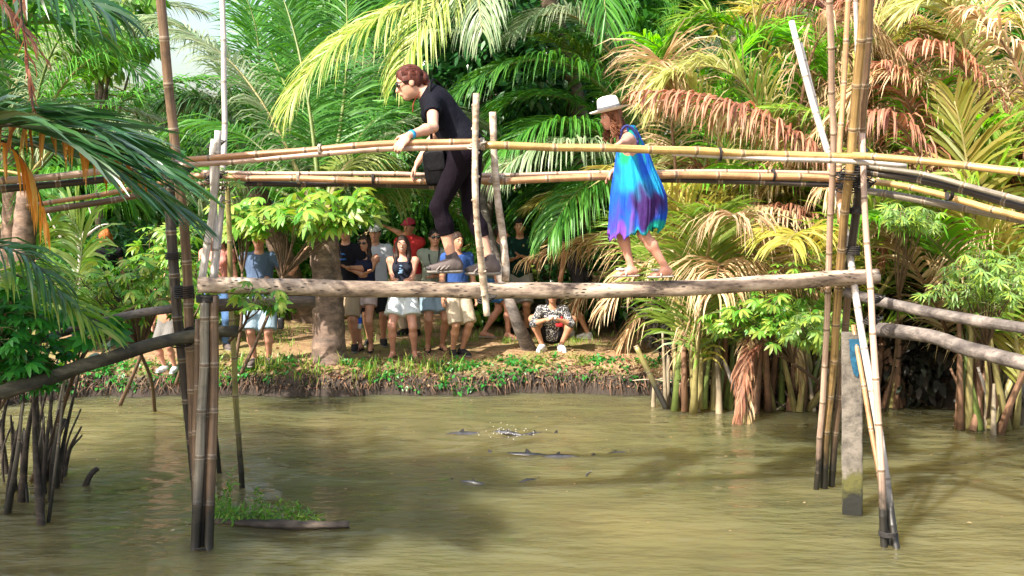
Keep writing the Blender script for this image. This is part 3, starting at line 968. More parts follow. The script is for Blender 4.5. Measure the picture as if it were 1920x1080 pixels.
# -- young coconut palm in the middle whose trunk stands among the onlookers
b0 = onz(617, 676, GZ); b0[2] = GZ - .05
top = at(600, 395, 13.9)
p1 = thing('coconut_palm', 'coconut palm with a stout ringed trunk standing among the onlookers', 'palm tree', b0)
ringed_trunk([b0, (b0 + top) / 2 + V3(.04, 0, 0), top], .215, .185, p1, seed=4, flare=1.22)
C4 = dict(n=120, L=.95, w=.024, rr=.035)
PF(p1, [(600, 395, 13.9), (585, 200, 14.3), (560, 40, 14.8), (505, -60, 15.2)], 'coco', 'rachis', **C4)
PF(p1, [(610, 395, 13.9), (655, 180, 14.6), (660, 60, 15.6), (640, -90, 16.6)], 'coco', 'rachis', **C4)
PF(p1, [(590, 400, 13.9), (530, 250, 14.1), (450, 70, 14.6), (320, 60, 14.9)], 'coco_pale', 'rachis_y', droop=.3, **C4)
PF(p1, [(590, 405, 13.9), (520, 300, 13.9), (440, 190, 14.4), (320, 250, 15.0)], 'coco', 'rachis', droop=.32, **C4)
PF(p1, [(615, 400, 13.9), (660, 260, 14.3), (700, 180, 14.8), (780, 230, 15.2)], 'coco', 'rachis', droop=.3, **C4)
PF(p1, [(612, 400, 13.8), (640, 280, 13.9), (690, 260, 14.2), (730, 370, 14.6)], 'coco_yellow', 'rachis_y', droop=.35, **C4)
PF(p1, [(600, 400, 14.0), (560, 210, 15.3), (520, 100, 16.6), (450, 0, 17.9)], 'coco', 'rachis', **C4)
PF(p1, [(600, 400, 14.0), (625, 220, 15.5), (700, 60, 17.1), (800, 20, 18.4)], 'coco', 'rachis', **C4)
crown(p1, top, 9, (2.8, 3.8), GREEN[:2] + [('coco_pale', 'rachis')], els=(.3, 1.1), seed=3, az=(-1.3, 1.3), n=100, L=.9, w=.026, rr=.03)

# -- tall coconut palm overhead whose sunlit leaves hang into the picture
b0 = V3(1.4, 17.5, .4); top = V3(.2, 16.2, 6.6)
p2 = thing('coconut_palm', 'tall coconut palm dropping yellow sunlit leaves into the top centre', 'palm tree', b0)
ringed_trunk([b0, V3(1.1, 17.2, 3.5), top], .20, .13, p2, seed=5)
PF(p2, [(1010, -120, 15.6), (830, 25, 14.4), (640, -5, 13.6), (540, 200, 13.2)], 'coco_yellow', 'rachis_y', n=150, L=1.15, w=.022, droop=.32, rr=.035, a0=60, a1=25)
PF(p2, [(980, -160, 15.6), (860, -60, 14), (800, 0, 13.6), (745, 150, 13.4)], 'coco_yellow', 'rachis_y', n=120, L=.95, w=.021, droop=.4, rr=.03)
PF(p2, [(990, -160, 15.4), (930, -80, 14), (880, -70, 13.6), (905, 60, 13.4)], 'coco_pale', 'rachis_y', n=110, L=.9, w=.02, droop=.34, rr=.03)
PF(p2, [(990, -170, 16), (880, -90, 15), (770, -40, 14.6), (700, 60, 14.4)], 'coco', 'rachis', n=110, L=1.0, w=.024, droop=.3, rr=.03)
crown(p2, top, 12, (3.4, 4.6), GREEN, els=(-.1, 1.2), seed=8, n=100,L=.9,w=.026)

# -- coconut palm right of the middle: leaves arch to the left behind the two walkers
b0 = V3(2.6, 16.4, .4); top = at(1235, 330, 15.4)
p3 = thing('coconut_palm', 'coconut palm behind the girl with long green leaves arching to the left', 'palm tree', b0)
ringed_trunk([b0, (b0 + top) / 2, top], .20, .16, p3, seed=6)
C5 = dict(n=125, L=.95, w=.023, rr=.032)
PF(p3, [(1235, 330, 15.2), (1110, 40, 14.6), (960, 90, 14), (835, 190, 13.6)], 'coco', 'rachis', droop=.28, **C5)
PF(p3, [(1235, 330, 15.2), (1150, 20, 15), (1060, -20, 14.6), (965, 60, 14.2)], 'coco_pale', 'rachis_y', droop=.3, **C5)
PF(p3, [(1225, 345, 15.0), (1110, 200, 14.4), (1010, 200, 14), (940, 290, 13.6)], 'coco', 'rachis', droop=.3, **C5)
PF(p3, [(1225, 350, 15.0), (1130, 270, 14.2), (1040, 220, 13.6), (930, 330, 13.2)], 'coco_pale', 'rachis_y', droop=.35, **C5)
PF(p3, [(1240, 330, 15.4), (1190, 100, 15.6), (1110, -40, 15.6), (1020, -60, 15.4)], 'coco', 'rachis', **C5)
PF(p3, [(1240, 330, 15.4), (1240, 130, 15.6), (1250, -20, 15.6), (1330, -60, 15.4)], 'coco', 'rachis', **C5)
PF(p3, [(1230, 360, 15.2), (1150, 300, 14.6), (1080, 330, 14), (1030, 440, 13.6)], 'coco', 'rachis', droop=.35, **C5)
crown(p3, top, 10, (3.0, 4.2), GREEN, els=(.2, 1.4), seed=12, az=(-1.7, 1.7), n=100, L=.9, w=.026)

# -- palms on the left
b0 = V3(-7.6, 16.2, .35); top = at(55, 330, 15.8)
p4 = thing('coconut_palm', 'coconut palm at the left with leaves arching over the pale dead ones', 'palm tree', b0)
ringed_trunk([b0, (b0 + top) / 2, top], .20, .15, p4, seed=7)
PF(p4, [(60, 330, 15.6), (80, 180, 15.8), (140, 90, 15.8), (280, 75, 15.8)], 'coco', 'rachis_y', droop=.3, **C5)
PF(p4, [(60, 330, 15.6), (60, 140, 15.6), (100, 20, 15.6), (230, -10, 15.6)], 'coco_pale', 'rachis', droop=.3, **C5)
PF(p4, [(55, 330, 15.6), (130, 230, 15.6), (210, 190, 15.6), (300, 260, 15.6)], 'coco_pale', 'rachis_y', droop=.35, **C5)
PF(p4, [(50, 330, 15.6), (20, 160, 15.8), (0, 60, 15.8), (-60, 0, 16.0)], 'coco_dark', 'rachis', droop=.25, **C5)
PF(p4, [(60, 335, 15.6), (120, 320, 15.4), (190, 300, 15.4), (250, 380, 15.4)], 'coco', 'rachis', droop=.3, **C5)
crown(p4, top, 2, (2.8, 3.6), GREEN, els=(.0, 1.0), seed=22, az=(-1.7, 1.7), n=100, L=.9, w=.026)

b0 = V3(-3.4, 17.6, .4); top = at(470, 330, 16.6)
p5 = thing('coconut_palm', 'coconut palm behind the left poles with pale drooping leaves', 'palm tree', b0)
ringed_trunk([b0, (b0 + top) / 2, top], .2, .15, p5, seed=9)
PF(p5, [(470, 330, 16.4), (440, 190, 16.4), (380, 130, 16.4), (300, 260, 16.2)], 'coco_pale', 'rachis_y', droop=.35, **C5)
PF(p5, [(475, 330, 16.4), (430, 230, 16.0), (380, 180, 16.0), (320, 190, 16.0)], 'coco_dark', 'rachis', droop=.3, **C5)
PF(p5, [(470, 330, 16.4), (440, 120, 16.6), (360, 10, 16.8), (250, 50, 16.8)], 'coco_pale', 'rachis', droop=.3, **C5)
PF(p5, [(475, 330, 16.4), (480, 160, 16.4), (510, 60, 16.6), (440, -40, 16.8)], 'coco', 'rachis', droop=.26, **C5)
crown(p5, top, 4, (2.8, 3.9), GREEN, els=(.0, 1.0), seed=23, az=(-1.7, 1.7), n=100, L=.9, w=.026)

for i, (x, y, h, lab) in enumerate([(-1.2, 21, 4.2, 'coconut palm standing behind the woman in black, its leaves fanning upward'),
                                    (4.2, 22, 6.0, 'tall coconut palm far behind the rust brown nipa leaves'),
                                    (-9.5, 20, 4.0, 'coconut palm at the far left edge behind the dangling dead leaf'),
                                    (7.8, 19, 5.0, 'coconut palm at the far right behind the tan nipa leaves'),
                                    (1.2, 19.5, 2.6, 'low coconut palm right behind the man in the dark green polo')]):
    b0 = V3(x, y, .5)
    t_ = V3(x + .3, y - .4, h)
    pp = thing('coconut_palm', lab, 'palm tree', b0, 'coconut palms of the grove behind the bank')
    ringed_trunk([b0, (b0 + t_) / 2 + V3(.1, 0, 0), t_], .2, .14, pp, seed=30 + i)
    crown(pp, t_, 15, (3.4, 4.8), GREEN + [('coco_pale', 'rachis')], els=(-.2, 1.35), seed=40 + i, n=85, L=.95, w=.032, rr=.035)

# ---------------------------------------------------------------- nipa palms: leaves rise straight from the mud
MIX = [('nipa_green', 'rachis_y'), ('nipa_yellow', 'rachis_y'), ('nipa_tan', 'rachis_b'), ('nipa_green', 'rachis'), ('nipa_green', 'rachis_y'), ('nipa_tan', 'rachis_b'), ('nipa_bright', 'rachis')]
NG = 'nipa palms along the right bank'


def nipa(px, py, lab, n, lens, seed, els=(.95, 1.5), z=0.0, stems=8, mats=MIX, group=NG, pos=None, **kw):
    b = onz(px, py, z) if pos is None else V3(*pos)
    t = thing('nipa_palm', lab, 'nipa palm', b + V3(0, 0, -.05), group)
    rg = np.random.default_rng(seed)
    a = dict(n=78, L=.95, w=.032, rr=.036, t0=.22, droop=.20, a0=60, a1=28, fold=.35)
    a.update(kw)
    for i in range(n):
        az = rg.uniform(0, 2 * PI)
        mt, rm = mats[rg.integers(len(mats))]
        k = dict(a)
        e = rg.uniform(*els)
        bend = rg.uniform(.55, 1.0)
        if mt in ('nipa_tan', 'nipa_red'):
            k.update(droop=.42, curl=.10, w=k['w'] * .7); e -= .15; bend += .25
        off = V3(rg.normal(0, .16), rg.normal(0, .14), 0)
        frond('frond', t, arch(b + off, az, e, rg.uniform(*lens), bend), mt, rm, seed=nseed(), **k)
    for i in range(stems):                                 # cut and broken leaf bases
        off = V3(rg.normal(0, .24), rg.normal(0, .18), -.15)
        h = rg.uniform(.35, 1.15)
        ln = V3(rg.normal(0, .16), rg.normal(0, .12), 0) * h
        C = catmull([b + off, b + off + ln * .4 + V3(0, 0, h * .5), b + off + ln + V3(0, 0, h)], 10)
        V, p, uv = tube_arrays(C, np.linspace(rg.uniform(.03, .05), rg.uniform(.012, .022), 10), 8)
        mk('leaf_base', V, p, MAT[['petiole', 'rachis_b', 'bam_pale', 'petiole'][rg.integers(4)]], parent=t, uv=uv)
    return t


n1 = nipa(1295, 768, 'nipa palm at the left end of the right bank with upright yellow green leaves', 4, (2.2, 2.9), 101, stems=9, els=(1.25, 1.5), mats=[('nipa_yellow', 'rachis_y'), ('nipa_tan', 'rachis_b'), ('nipa_green', 'rachis_y')])
PF(n1, [(1300, 765, 12.4), (1292, 620, 12.3), (1300, 500, 12.2), (1215, 370, 12)], 'nipa_yellow', 'rachis_y', n=46, L=.62, w=.034, t0=.22, droop=.25, a0=50, a1=30, rr=.03)
PF(n1, [(1312, 765, 12.3), (1320, 620, 12.2), (1310, 520, 12.1), (1255, 440, 12)], 'nipa_yellow', 'rachis_y', n=44, L=.6, w=.034, t0=.2, droop=.3, a0=50, a1=30, rr=.03)
PF(n1, [(1320, 765, 12.3), (1330, 620, 12.2), (1370, 480, 12.1), (1420, 330, 12)], 'nipa_green', 'rachis', n=50, L=.7, w=.034, t0=.2, droop=.3, rr=.03)
n2 = nipa(1385, 764, 'nipa palm whose dead red brown leaf hangs down into the water', 4, (2.8, 3.8), 102, stems=8, els=(1.2, 1.5), mats=[('nipa_yellow', 'rachis_y'), ('nipa_tan', 'rachis_b'), ('nipa_green', 'rachis_y')])
PF(n2, [(1440, 655, 12.2), (1400, 620, 11.9), (1385, 700, 11.7), (1385, 824, 11.62)], 'nipa_red', 'rachis_b', n=60, L=.36, w=.026, t0=.05, a0=25, a1=12, droop=.5, rr=.02, jit=.2, label='dead red brown leaf hanging into the water')
PF(n2, [(1420, 640, 12.3), (1390, 610, 12.0), (1400, 680, 11.8), (1400, 815, 11.66)], 'nipa_tan', 'rachis_b', n=50, L=.34, w=.024, t0=.05, a0=30, a1=12, droop=.5, rr=.02, jit=.2)
PF(n2, [(1440, 650, 12.2), (1480, 620, 12.1), (1500, 650, 12), (1500, 740, 12)], 'nipa_tan', 'rachis_b', n=34, L=.34, w=.022, t0=.1, droop=.5, rr=.018, jit=.2)
n3 = nipa(1480, 762, 'nipa palm with thin bare leaf bases behind the drooping lobed leaves', 6, (3.0, 4.6), 103, stems=12)
PF(n3, [(1560, 310, 11.6), (1470, 215, 11.5), (1340, 165, 11.4), (1195, 172, 11.2)], 'nipa_red', 'rachis_b', n=84, L=.66, w=.026, t0=.02, droop=.55, a0=60, a1=40, rr=.034, fold=.1, jit=.14, label='long rust red dead leaf lying over to the left')
PF(n3, [(1560, 330, 11.8), (1490, 245, 11.7), (1380, 195, 11.6), (1230, 190, 11.5)], 'nipa_tan', 'rachis_b', n=80, L=.66, w=.024, t0=.02, droop=.6, a0=60, a1=40, rr=.03, fold=.1, jit=.14)
PF(n3, [(1540, 440, 11.6), (1470, 380, 11.5), (1390, 370, 11.4), (1330, 440, 11.3)], 'nipa_tan', 'rachis_b', n=56, L=.5, w=.024, t0=.02, droop=.5, rr=.025, jit=.14)
PF(n3, [(1570, 450, 11.9), (1520, 380, 11.8), (1450, 370, 11.7), (1400, 410, 11.6)], 'nipa_red', 'rachis_b', n=56, L=.5, w=.024, t0=.02, droop=.55, rr=.025, jit=.14)
n4 = nipa(1540, 758, 'nipa palm rising behind the crossed right-hand poles of the bridge', 6, (3.4, 5.0), 104, stems=10)
PF(n4, [(1535, 760, 12.6), (1460, 420, 12.6), (1440, 160, 12.6), (1400, -60, 12.6)], 'nipa_yellow', 'rachis_y', n=60, L=.8, w=.036, t0=.3, droop=.25, rr=.035)
n5 = nipa(0, 0, 'nipa palm over the dark hollow behind the right approach logs', 7, (3.6, 5.2), 105, pos=(5.4, 14.0, .3), stems=2)
PF(n5, [(1800, 690, 12.9), (1765, 360, 12.0), (1720, 180, 11.8), (1655, 120, 11.5)], 'nipa_red', 'rachis_b', n=70, L=.62, w=.028, t0=.25, droop=.45, rr=.034, jit=.14, label='rust red dead leaf curving up to the left behind the poles')
PF(n5, [(1780, 500, 11.6), (1735, 260, 11.4), (1680, 190, 11.2), (1615, 215, 11)], 'nipa_red', 'rachis_b', n=64, L=.6, w=.026, t0=.1, droop=.6, rr=.03, jit=.14)
PF(n5, [(1900, 330, 11.8), (1840, 150, 11.6), (1790, 70, 11.4), (1705, 80, 11.2)], 'nipa_red', 'rachis_b', n=64, L=.6, w=.026, t0=.1, droop=.55, rr=.03, jit=.14)
PF(n5, [(1800, 690, 12.6), (1770, 600, 11.8), (1720, 480, 11.3), (1650, 425, 11)], 'nipa_tan', 'rachis_b', n=50, L=.55, w=.04, t0=.12, droop=.25, rr=.03)
n6 = nipa(1850, 800, 'nipa palm at the right edge with yellow green leaves rising from a muddy islet', 6, (3.0, 4.4), 106, stems=9)
PF(n6, [(1905, 800, 11.4), (1930, 640, 11.2), (1880, 480, 11), (1800, 400, 10.8)], 'nipa_yellow', 'rachis_y', n=60, L=.85, w=.042, t0=.16, droop=.12, a0=55, a1=30, rr=.03)
PF(n6, [(1860, 805, 11.4), (1840, 600, 11.2), (1850, 400, 11.1), (1890, 230, 11)], 'nipa_green', 'rachis_y', n=60, L=.8, w=.04, t0=.3, droop=.15, rr=.035)
PF(n6, [(1890, 805, 11.4), (1820, 500, 11.2), (1830, 330, 11.1), (1790, 190, 11)], 'nipa_yellow', 'rachis_y', n=60, L=.8, w=.05, t0=.35, droop=.12, rr=.035)
n7 = nipa(1935, 790, 'nipa palm cut by the right edge of the picture', 7, (3.2, 4.8), 107, stems=6)
PF(n7, [(2000, 500, 11), (1960, 200, 11), (1900, 60, 11), (1810, 20, 11)], 'nipa_tan', 'rachis_b', n=66, L=.7, w=.03, t0=.1, droop=.4, rr=.03, jit=.14)
for i, (x, y, lab) in enumerate([(4.0, 15.0, 'nipa palm behind the dark bush to the right of the girl'), (5.0, 14.4, 'nipa palm behind the rust red leaf'), (6.0, 14.0, 'nipa palm with tall bright leaves behind the crossed poles'),
                                 (7.0, 13.6, 'nipa palm behind the upper right handrails'), (5.0, 16.6, 'nipa palm in the second row behind the crossed poles'), (3.4, 17.2, 'nipa palm in the second row behind the girl in the white hat'),
                                 (7.0, 16.4, 'nipa palm in the second row at the right'), (8.6, 15.0, 'nipa palm behind the one cut by the right edge')]):
    nipa(0, 0, lab, 11, (4.0, 5.6), 120 + i, pos=(x, y, float(ground_z(x, y))), stems=4, els=(.85, 1.5), w=.036)

# long leaves that lean and droop across each other above the right bank
rg = np.random.default_rng(505)
NP_ = {n1: (1295, 12.4), n2: (1385, 12.4), n3: (1480, 12.4), n4: (1540, 12.5), n5: (1700, 12.6), n6: (1860, 11.5), n7: (1930, 11.6)}
for i in range(64):
    bx = rg.uniform(1290, 1960)
    t_ = min(NP_, key=lambda q_: abs(NP_[q_][0] - bx))
    bp_, bY = NP_[t_]
    topx, topy = bx + rg.normal(0, 70), rg.uniform(-60, 380)
    sd_ = -1 if rg.random() < .62 else 1
    Y_ = bY + rg.uniform(-.1, 1.6)
    ex, ey = topx + sd_ * rg.uniform(110, 260), topy + rg.uniform(20, 220)
    if ex < 1190: ex = 1190 + rg.uniform(0, 60)
    mt, rm = [('nipa_tan', 'rachis_b'), ('nipa_tan', 'rachis_b'), ('nipa_tan', 'rachis_b'), ('nipa_red', 'rachis_b'), ('nipa_yellow', 'rachis_y'), ('nipa_green', 'rachis_y'), ('nipa_green', 'rachis_y'), ('nipa_pale', 'rachis_y'), ('nipa_green', 'rachis'), ('nipa_bright', 'rachis'), ('nipa_red', 'rachis_b'), ('nipa_red', 'rachis_b')][rg.integers(12)]
    dead = mt in ('nipa_tan', 'nipa_red')
    base_ = at(bp_ + rg.normal(0, 22), 0, bY + rg.normal(0, .1)); base_[2] = 0
    P_ = [base_, at(bp_ * .4 + topx * .6, topy + 130, Y_), at(topx + sd_ * 50, topy - 60, Y_ - .2), at(ex, ey, Y_ - .5)]
    frond('frond', t_, P_, mt, rm, seed=nseed(), n=96, L=rg.uniform(.6, .95), w=.020 if dead else .026, rr=.028, t0=.34, droop=rg.uniform(.25, .5) if dead else .16, curl=.10 if dead else .02, a0=58, a1=28, jit=.13)

# -- the left foreground: a nipa palm off the left edge whose leaves cross the picture
LG = 'nipa palms in the left foreground'
n8 = nipa(60, 930, 'nipa palm in the left foreground water with dark bare leaf bases', 0, (2, 3), 140, stems=0, group=LG)
rg = np.random.default_rng(77)
for i in range(46):
    x = rg.uniform(-60, 110); yb = rg.uniform(880, 985)
    b = onz(x, yb, 0)
    tx, ty = x + rg.uniform(-25, 60), rg.uniform(640, 830)
    t_ = at(tx, ty, b[1] + rg.uniform(-.1, .2))
    C = catmull([b + V3(0, 0, -.2), (b + t_) / 2 + V3(rg.normal(0, .04), 0, 0), t_], 14)
    V, p, uv = tube_arrays(C, np.linspace(rg.uniform(.012, .042), .008, 14), 8, lump=noise_lump(i, .06))
    mk('leaf_base', V, p, MAT['root' if rg.random() < .85 else 'bam_grey'], parent=n8, uv=uv)
D = dict(n=40, L=1.0, w=.040, rr=.028, fold=.2)
PF(n8, [(-160, 330, 6.6), (-60, 190, 6.5), (90, 165, 6.4), (330, 330, 6.3)], 'coco_dark', 'rachis_d', a0=36, a1=14, droop=.07, t0=.10, n=46, L=.85, w=.036, rr=.02, fold=.1)
PF(n8, [(-200, 320, 6.3), (-60, 200, 6.2), (60, 210, 6.1), (220, 320, 6.05)], 'coco_dark', 'rachis_d', a0=34, a1=14, droop=.08, t0=.10, n=46, L=.95, w=.036, rr=.02, fold=.15)
PF(n8, [(-120, 260, 6.7), (0, 190, 6.6), (130, 225, 6.5), (265, 330, 6.4)], 'orange_leaf', 'rachis_d', sides=(1,), a0=75, a1=50, droop=.6, t0=.10, n=50, L=.46, w=.024, rr=.014, miss=.05, jit=.2, label='orange dead side of the leaf')
PF(n8, [(-120, 270, 6.5), (-20, 225, 6.45), (60, 260, 6.4), (90, 430, 6.4)], 'orange_leaf', 'rachis_d', sides=(1,), a0=70, a1=40, droop=.6, t0=.12, n=40, L=.40, w=.024, rr=.014, miss=.08, jit=.2)
PF(n8, [(-180, 360, 6.9), (-60, 240, 6.8), (100, 230, 6.7), (345, 400, 6.6)], 'coco_dark', 'rachis_d', a0=34, a1=14, droop=.10, t0=.10, n=50, L=.8, w=.03, rr=.018, fold=.1)
PF(n8, [(-160, 120, 7.2), (-60, 0, 7), (40, -60, 6.9), (190, 20, 6.8)], 'coco_dark', 'rachis_d', droop=.3, n=50, L=.8, w=.034, rr=.02)
PF(n8, [(-160, 300, 7.6), (-80, 80, 7.4), (20, 0, 7.3), (160, 60, 7.2)], 'coco', 'rachis', droop=.25, n=60, L=.8, w=.034, rr=.02)
PF(n8, [(-160, 560, 7.8), (-60, 430, 7.7), (40, 430, 7.6), (120, 560, 7.5)], 'coco_dark', 'rachis_d', droop=.4, n=40, L=.5, w=.028, rr=.018)
PF(n8, [(-140, 650, 8), (-60, 480, 7.9), (40, 470, 7.8), (190, 620, 7.6)], 'nipa_green', 'rachis_d', droop=.2, n=44, L=.6, w=.03, rr=.018)
PF(n8, [(330, 560, 8.9), (250, 560, 8.8), (190, 600, 8.7), (110, 690, 8.6)], 'nipa_bright', 'rachis_y', droop=.2, n=36, L=.42, w=.026, rr=.014, sides=(1,))
PF(n8, [(250, 615, 9.0), (210, 650, 8.9), (170, 680, 8.8), (110, 720, 8.7)], 'coco_dark', 'rachis_d', droop=.1, n=16, L=.2, w=.035, rr=.009, a0=80, a1=60)
PF(n8, [(70, 700, 9.5), (160, 520, 9.6), (180, 440, 9.7), (120, 400, 9.8)], 'nipa_green', 'rachis', droop=.25, n=44, L=.6, w=.034, rr=.02, t0=.2)
PF(n8, [(30, -80, 5.9), (38, 20, 5.9), (50, 110, 5.9), (66, 215, 5.9)], 'nipa_red', 'rachis_d', droop=.3, n=30, L=.16, w=.018, rr=.012, a0=50, a1=20, miss=.4, curl=.3, label='withered brown strand dangling at the top left')
PF(n8, [(-60, -60, 5.9), (-10, -20, 5.9), (30, 40, 5.9), (85, 110, 5.9)], 'nipa_red', 'rachis_d', droop=.5, n=26, L=.2, w=.012, rr=.008, a0=40, a1=20, miss=.3)
for i, (a_, b_) in enumerate([((122, 785), (72, 905)), ((130, 845), (82, 893)), ((183, 878), (150, 912)), ((92, 830), (58, 900)), ((112, 800), (95, 880))]):
    B = onz(b_[0], b_[1], 0)
    T_ = at(a_[0], a_[1], B[1] + .1)
    V, p, uv = tube_arrays(catmull([B + V3(0, 0, -.1), (B + T_) / 2 + V3(.01, 0, .01), T_], 12), np.linspace(.035, .022, 12), 9, lump=noise_lump(i, .08))
    o = mk('stump', V, p, MAT['root'])
    tag(o, ['dark stub leaning right, tallest of the broken stubs near the left edge', 'dark stub slanting low over the water right of the tallest one', 'short dark stub alone in the glittering water', 'dark stub nearest the left edge roots', 'thin dark stub between the tallest stub and the roots'][i], 'broken stub', 'broken stubs in the left water')

for i, (sx, sy, ex, ey, Y, lab) in enumerate([(1192, 648, 1252, 768, 12.35, 'yellow cut leaf stalk leaning in the water at the end of the bank'), (1250, 712, 1275, 765, 12.4, 'short green cut stalk beside the long leaning one'),
                                              (1788, 750, 1845, 800, 11.6, 'pale cut stalk leaning at the muddy islet on the right')]):
    B = onz(ex, ey + 4, -.03)
    T_ = at(sx, sy, B[1] + .15)
    V, p, uv = tube_arrays(catmull([B, T_], 12), np.linspace(.038, .030, 12), 9, flat=.7)
    o = mk('leaning_stalk', V, p, MAT['bam_green' if i < 2 else 'bam_pale'], uv=uv)
    tag(o, lab, 'stalk')


# ---------------------------------------------------------------- leaf masses
def leaf_cloud(centers, radii, n, size, seed, droop=.5, fill=.55, size_var=.35, aspect=.45):
    """many separate folded leaves spread through clumps; returns vertices, triangles"""
    rg = np.random.default_rng(seed)
    centers, radii = np.asarray(centers, float), np.asarray(radii, float)
    if radii.ndim == 1: radii = np.repeat(radii[:, None], 3, 1)
    vol = radii.prod(1) ** .75
    k = rg.choice(len(centers), n, p=vol / vol.sum())
    d = nrm(rg.normal(0, 1, (n, 3)))
    r = rg.random(n) ** fill
    pos = centers[k] + d * radii[k] * r[:, None]
    out = nrm(d + rg.normal(0, .5, (n, 3)) + V3(0, 0, -droop))
    s = size * rg.uniform(1 - size_var, 1 + size_var, n)[:, None]
    side = nrm(np.cross(out, V3(0, 0, 1) + rg.normal(0, .45, (n, 3))))
    up = np.cross(side, out)
    w = s * aspect * .5
    b = pos
    m1 = b + out * s * .35 + up * s * .04
    V = np.stack([b, m1 - side * w - up * w * .3, m1 + side * w - up * w * .3, b + out * s * .72 - side * w * .62 - V3(0, 0, .05) * s, b + out * s * .72 + side * w * .62 - V3(0, 0, .05) * s, b + out * s - V3(0, 0, .14) * s], 1)
    i = np.arange(n)[:, None] * 6
    t = np.concatenate([i + np.array([[0, 2, 1]]), i + np.array([[3, 4, 5]])])
    q = i + np.array([[1, 2, 4, 3]])
    return V.reshape(-1, 3), [t, q]


def clumps(c, r, n, seed, rs=.45):
    rg = np.random.default_rng(seed)
    d = nrm(rg.normal(0, 1, (n, 3)))
    return np.asarray(c) + d * np.asarray(r) * (rg.random(n)[:, None] ** .4), np.asarray(r)[None] * rs * rg.uniform(.6, 1.2, (n, 1))


def tree(name, lab, base, h, crown_c, crown_r, nleaf, lsize, mat, seed, ncl=26, group=None, cat='tree', tr=.16, limbs=7, aspect=.45, fill=.55):
    b = np.asarray(base, float)
    t = thing(name, lab, cat, b, group)
    rg = np.random.default_rng(seed)
    cc, rr = clumps(crown_c, crown_r, ncl, seed)
    cc[:, 2] = np.maximum(cc[:, 2], b[2] + .2 * h)
    V, p = leaf_cloud(cc, rr, nleaf, lsize, seed, aspect=aspect, fill=fill)
    mk('crown', V, p, MAT[mat], parent=t, smooth=False)
    top_ = np.asarray(crown_c, float)
    mb = MB()
    C = catmull([b + V3(0, 0, -.1), (b + top_) / 2 + V3(rg.normal(0, .15), rg.normal(0, .1), 0), top_], 24)
    V, p, uv = tube_arrays(C, np.linspace(tr, tr * .35, 24) * (1 + .4 * np.exp(-np.linspace(0, 1, 24) / .06)), 10, lump=noise_lump(seed, .05))
    mb.add(V, p)
    for i in range(limbs):
        k = rg.integers(7, 22)
        e = cc[rg.integers(len(cc))]
        V, p, uv = tube_arrays(catmull([C[k], (C[k] + e) / 2 + V3(0, 0, .15), e], 12), np.linspace(tr * .4, tr * .1, 12), 6)
        mb.add(V, p)
    mb.build('trunk', MAT['trunk'], t)
    return t


# the dark broadleaved tree in the middle of the picture
tree('broadleaf_tree', 'dark broadleaved tree with a thin crooked trunk behind the woman in black', at(885, 600, 17.2) * V3(1, 1, 0) + V3(0, 0, .45), 5.8, at(885, 110, 17), (1.25, 1.0, 1.7), 5200, .19, 'broad', 201, ncl=34, tr=.11)
tree('broadleaf_tree', 'leafy tree with mid green foliage between the two walkers', at(1010, 600, 18.4) * V3(1, 1, 0) + V3(0, 0, .5), 6, at(1010, 180, 18.4), (1.5, 1.0, 2.2), 5000, .19, 'broad_mid', 202, ncl=34, tr=.12)
tree('broadleaf_tree', 'small bright yellow green tree against the sky at the upper left', at(195, 600, 19) * V3(1, 1, 0) + V3(0, 0, .5), 5.2, at(195, 60, 19), (1.1, .9, .75), 2600, .2, 'cassava', 203, ncl=20, tr=.10)
tree('broadleaf_tree', 'bright green broad leaved tree at the top right behind the pole tips', at(1660, 600, 18) * V3(1, 1, 0) + V3(0, 0, .5), 5.5, at(1640, 60, 18), (2.1, .9, 1.6), 4200, .26, 'nipa_bright', 204, ncl=26, tr=.12, aspect=.3)
tree('broadleaf_tree', 'deep green tree behind the nipa leaves near the right edge', at(1790, 600, 17) * V3(1, 1, 0) + V3(0, 0, .5), 5.5, at(1790, 80, 17), (1.4, .9, 1.4), 3000, .24, 'broad_mid', 205, ncl=22, tr=.12)

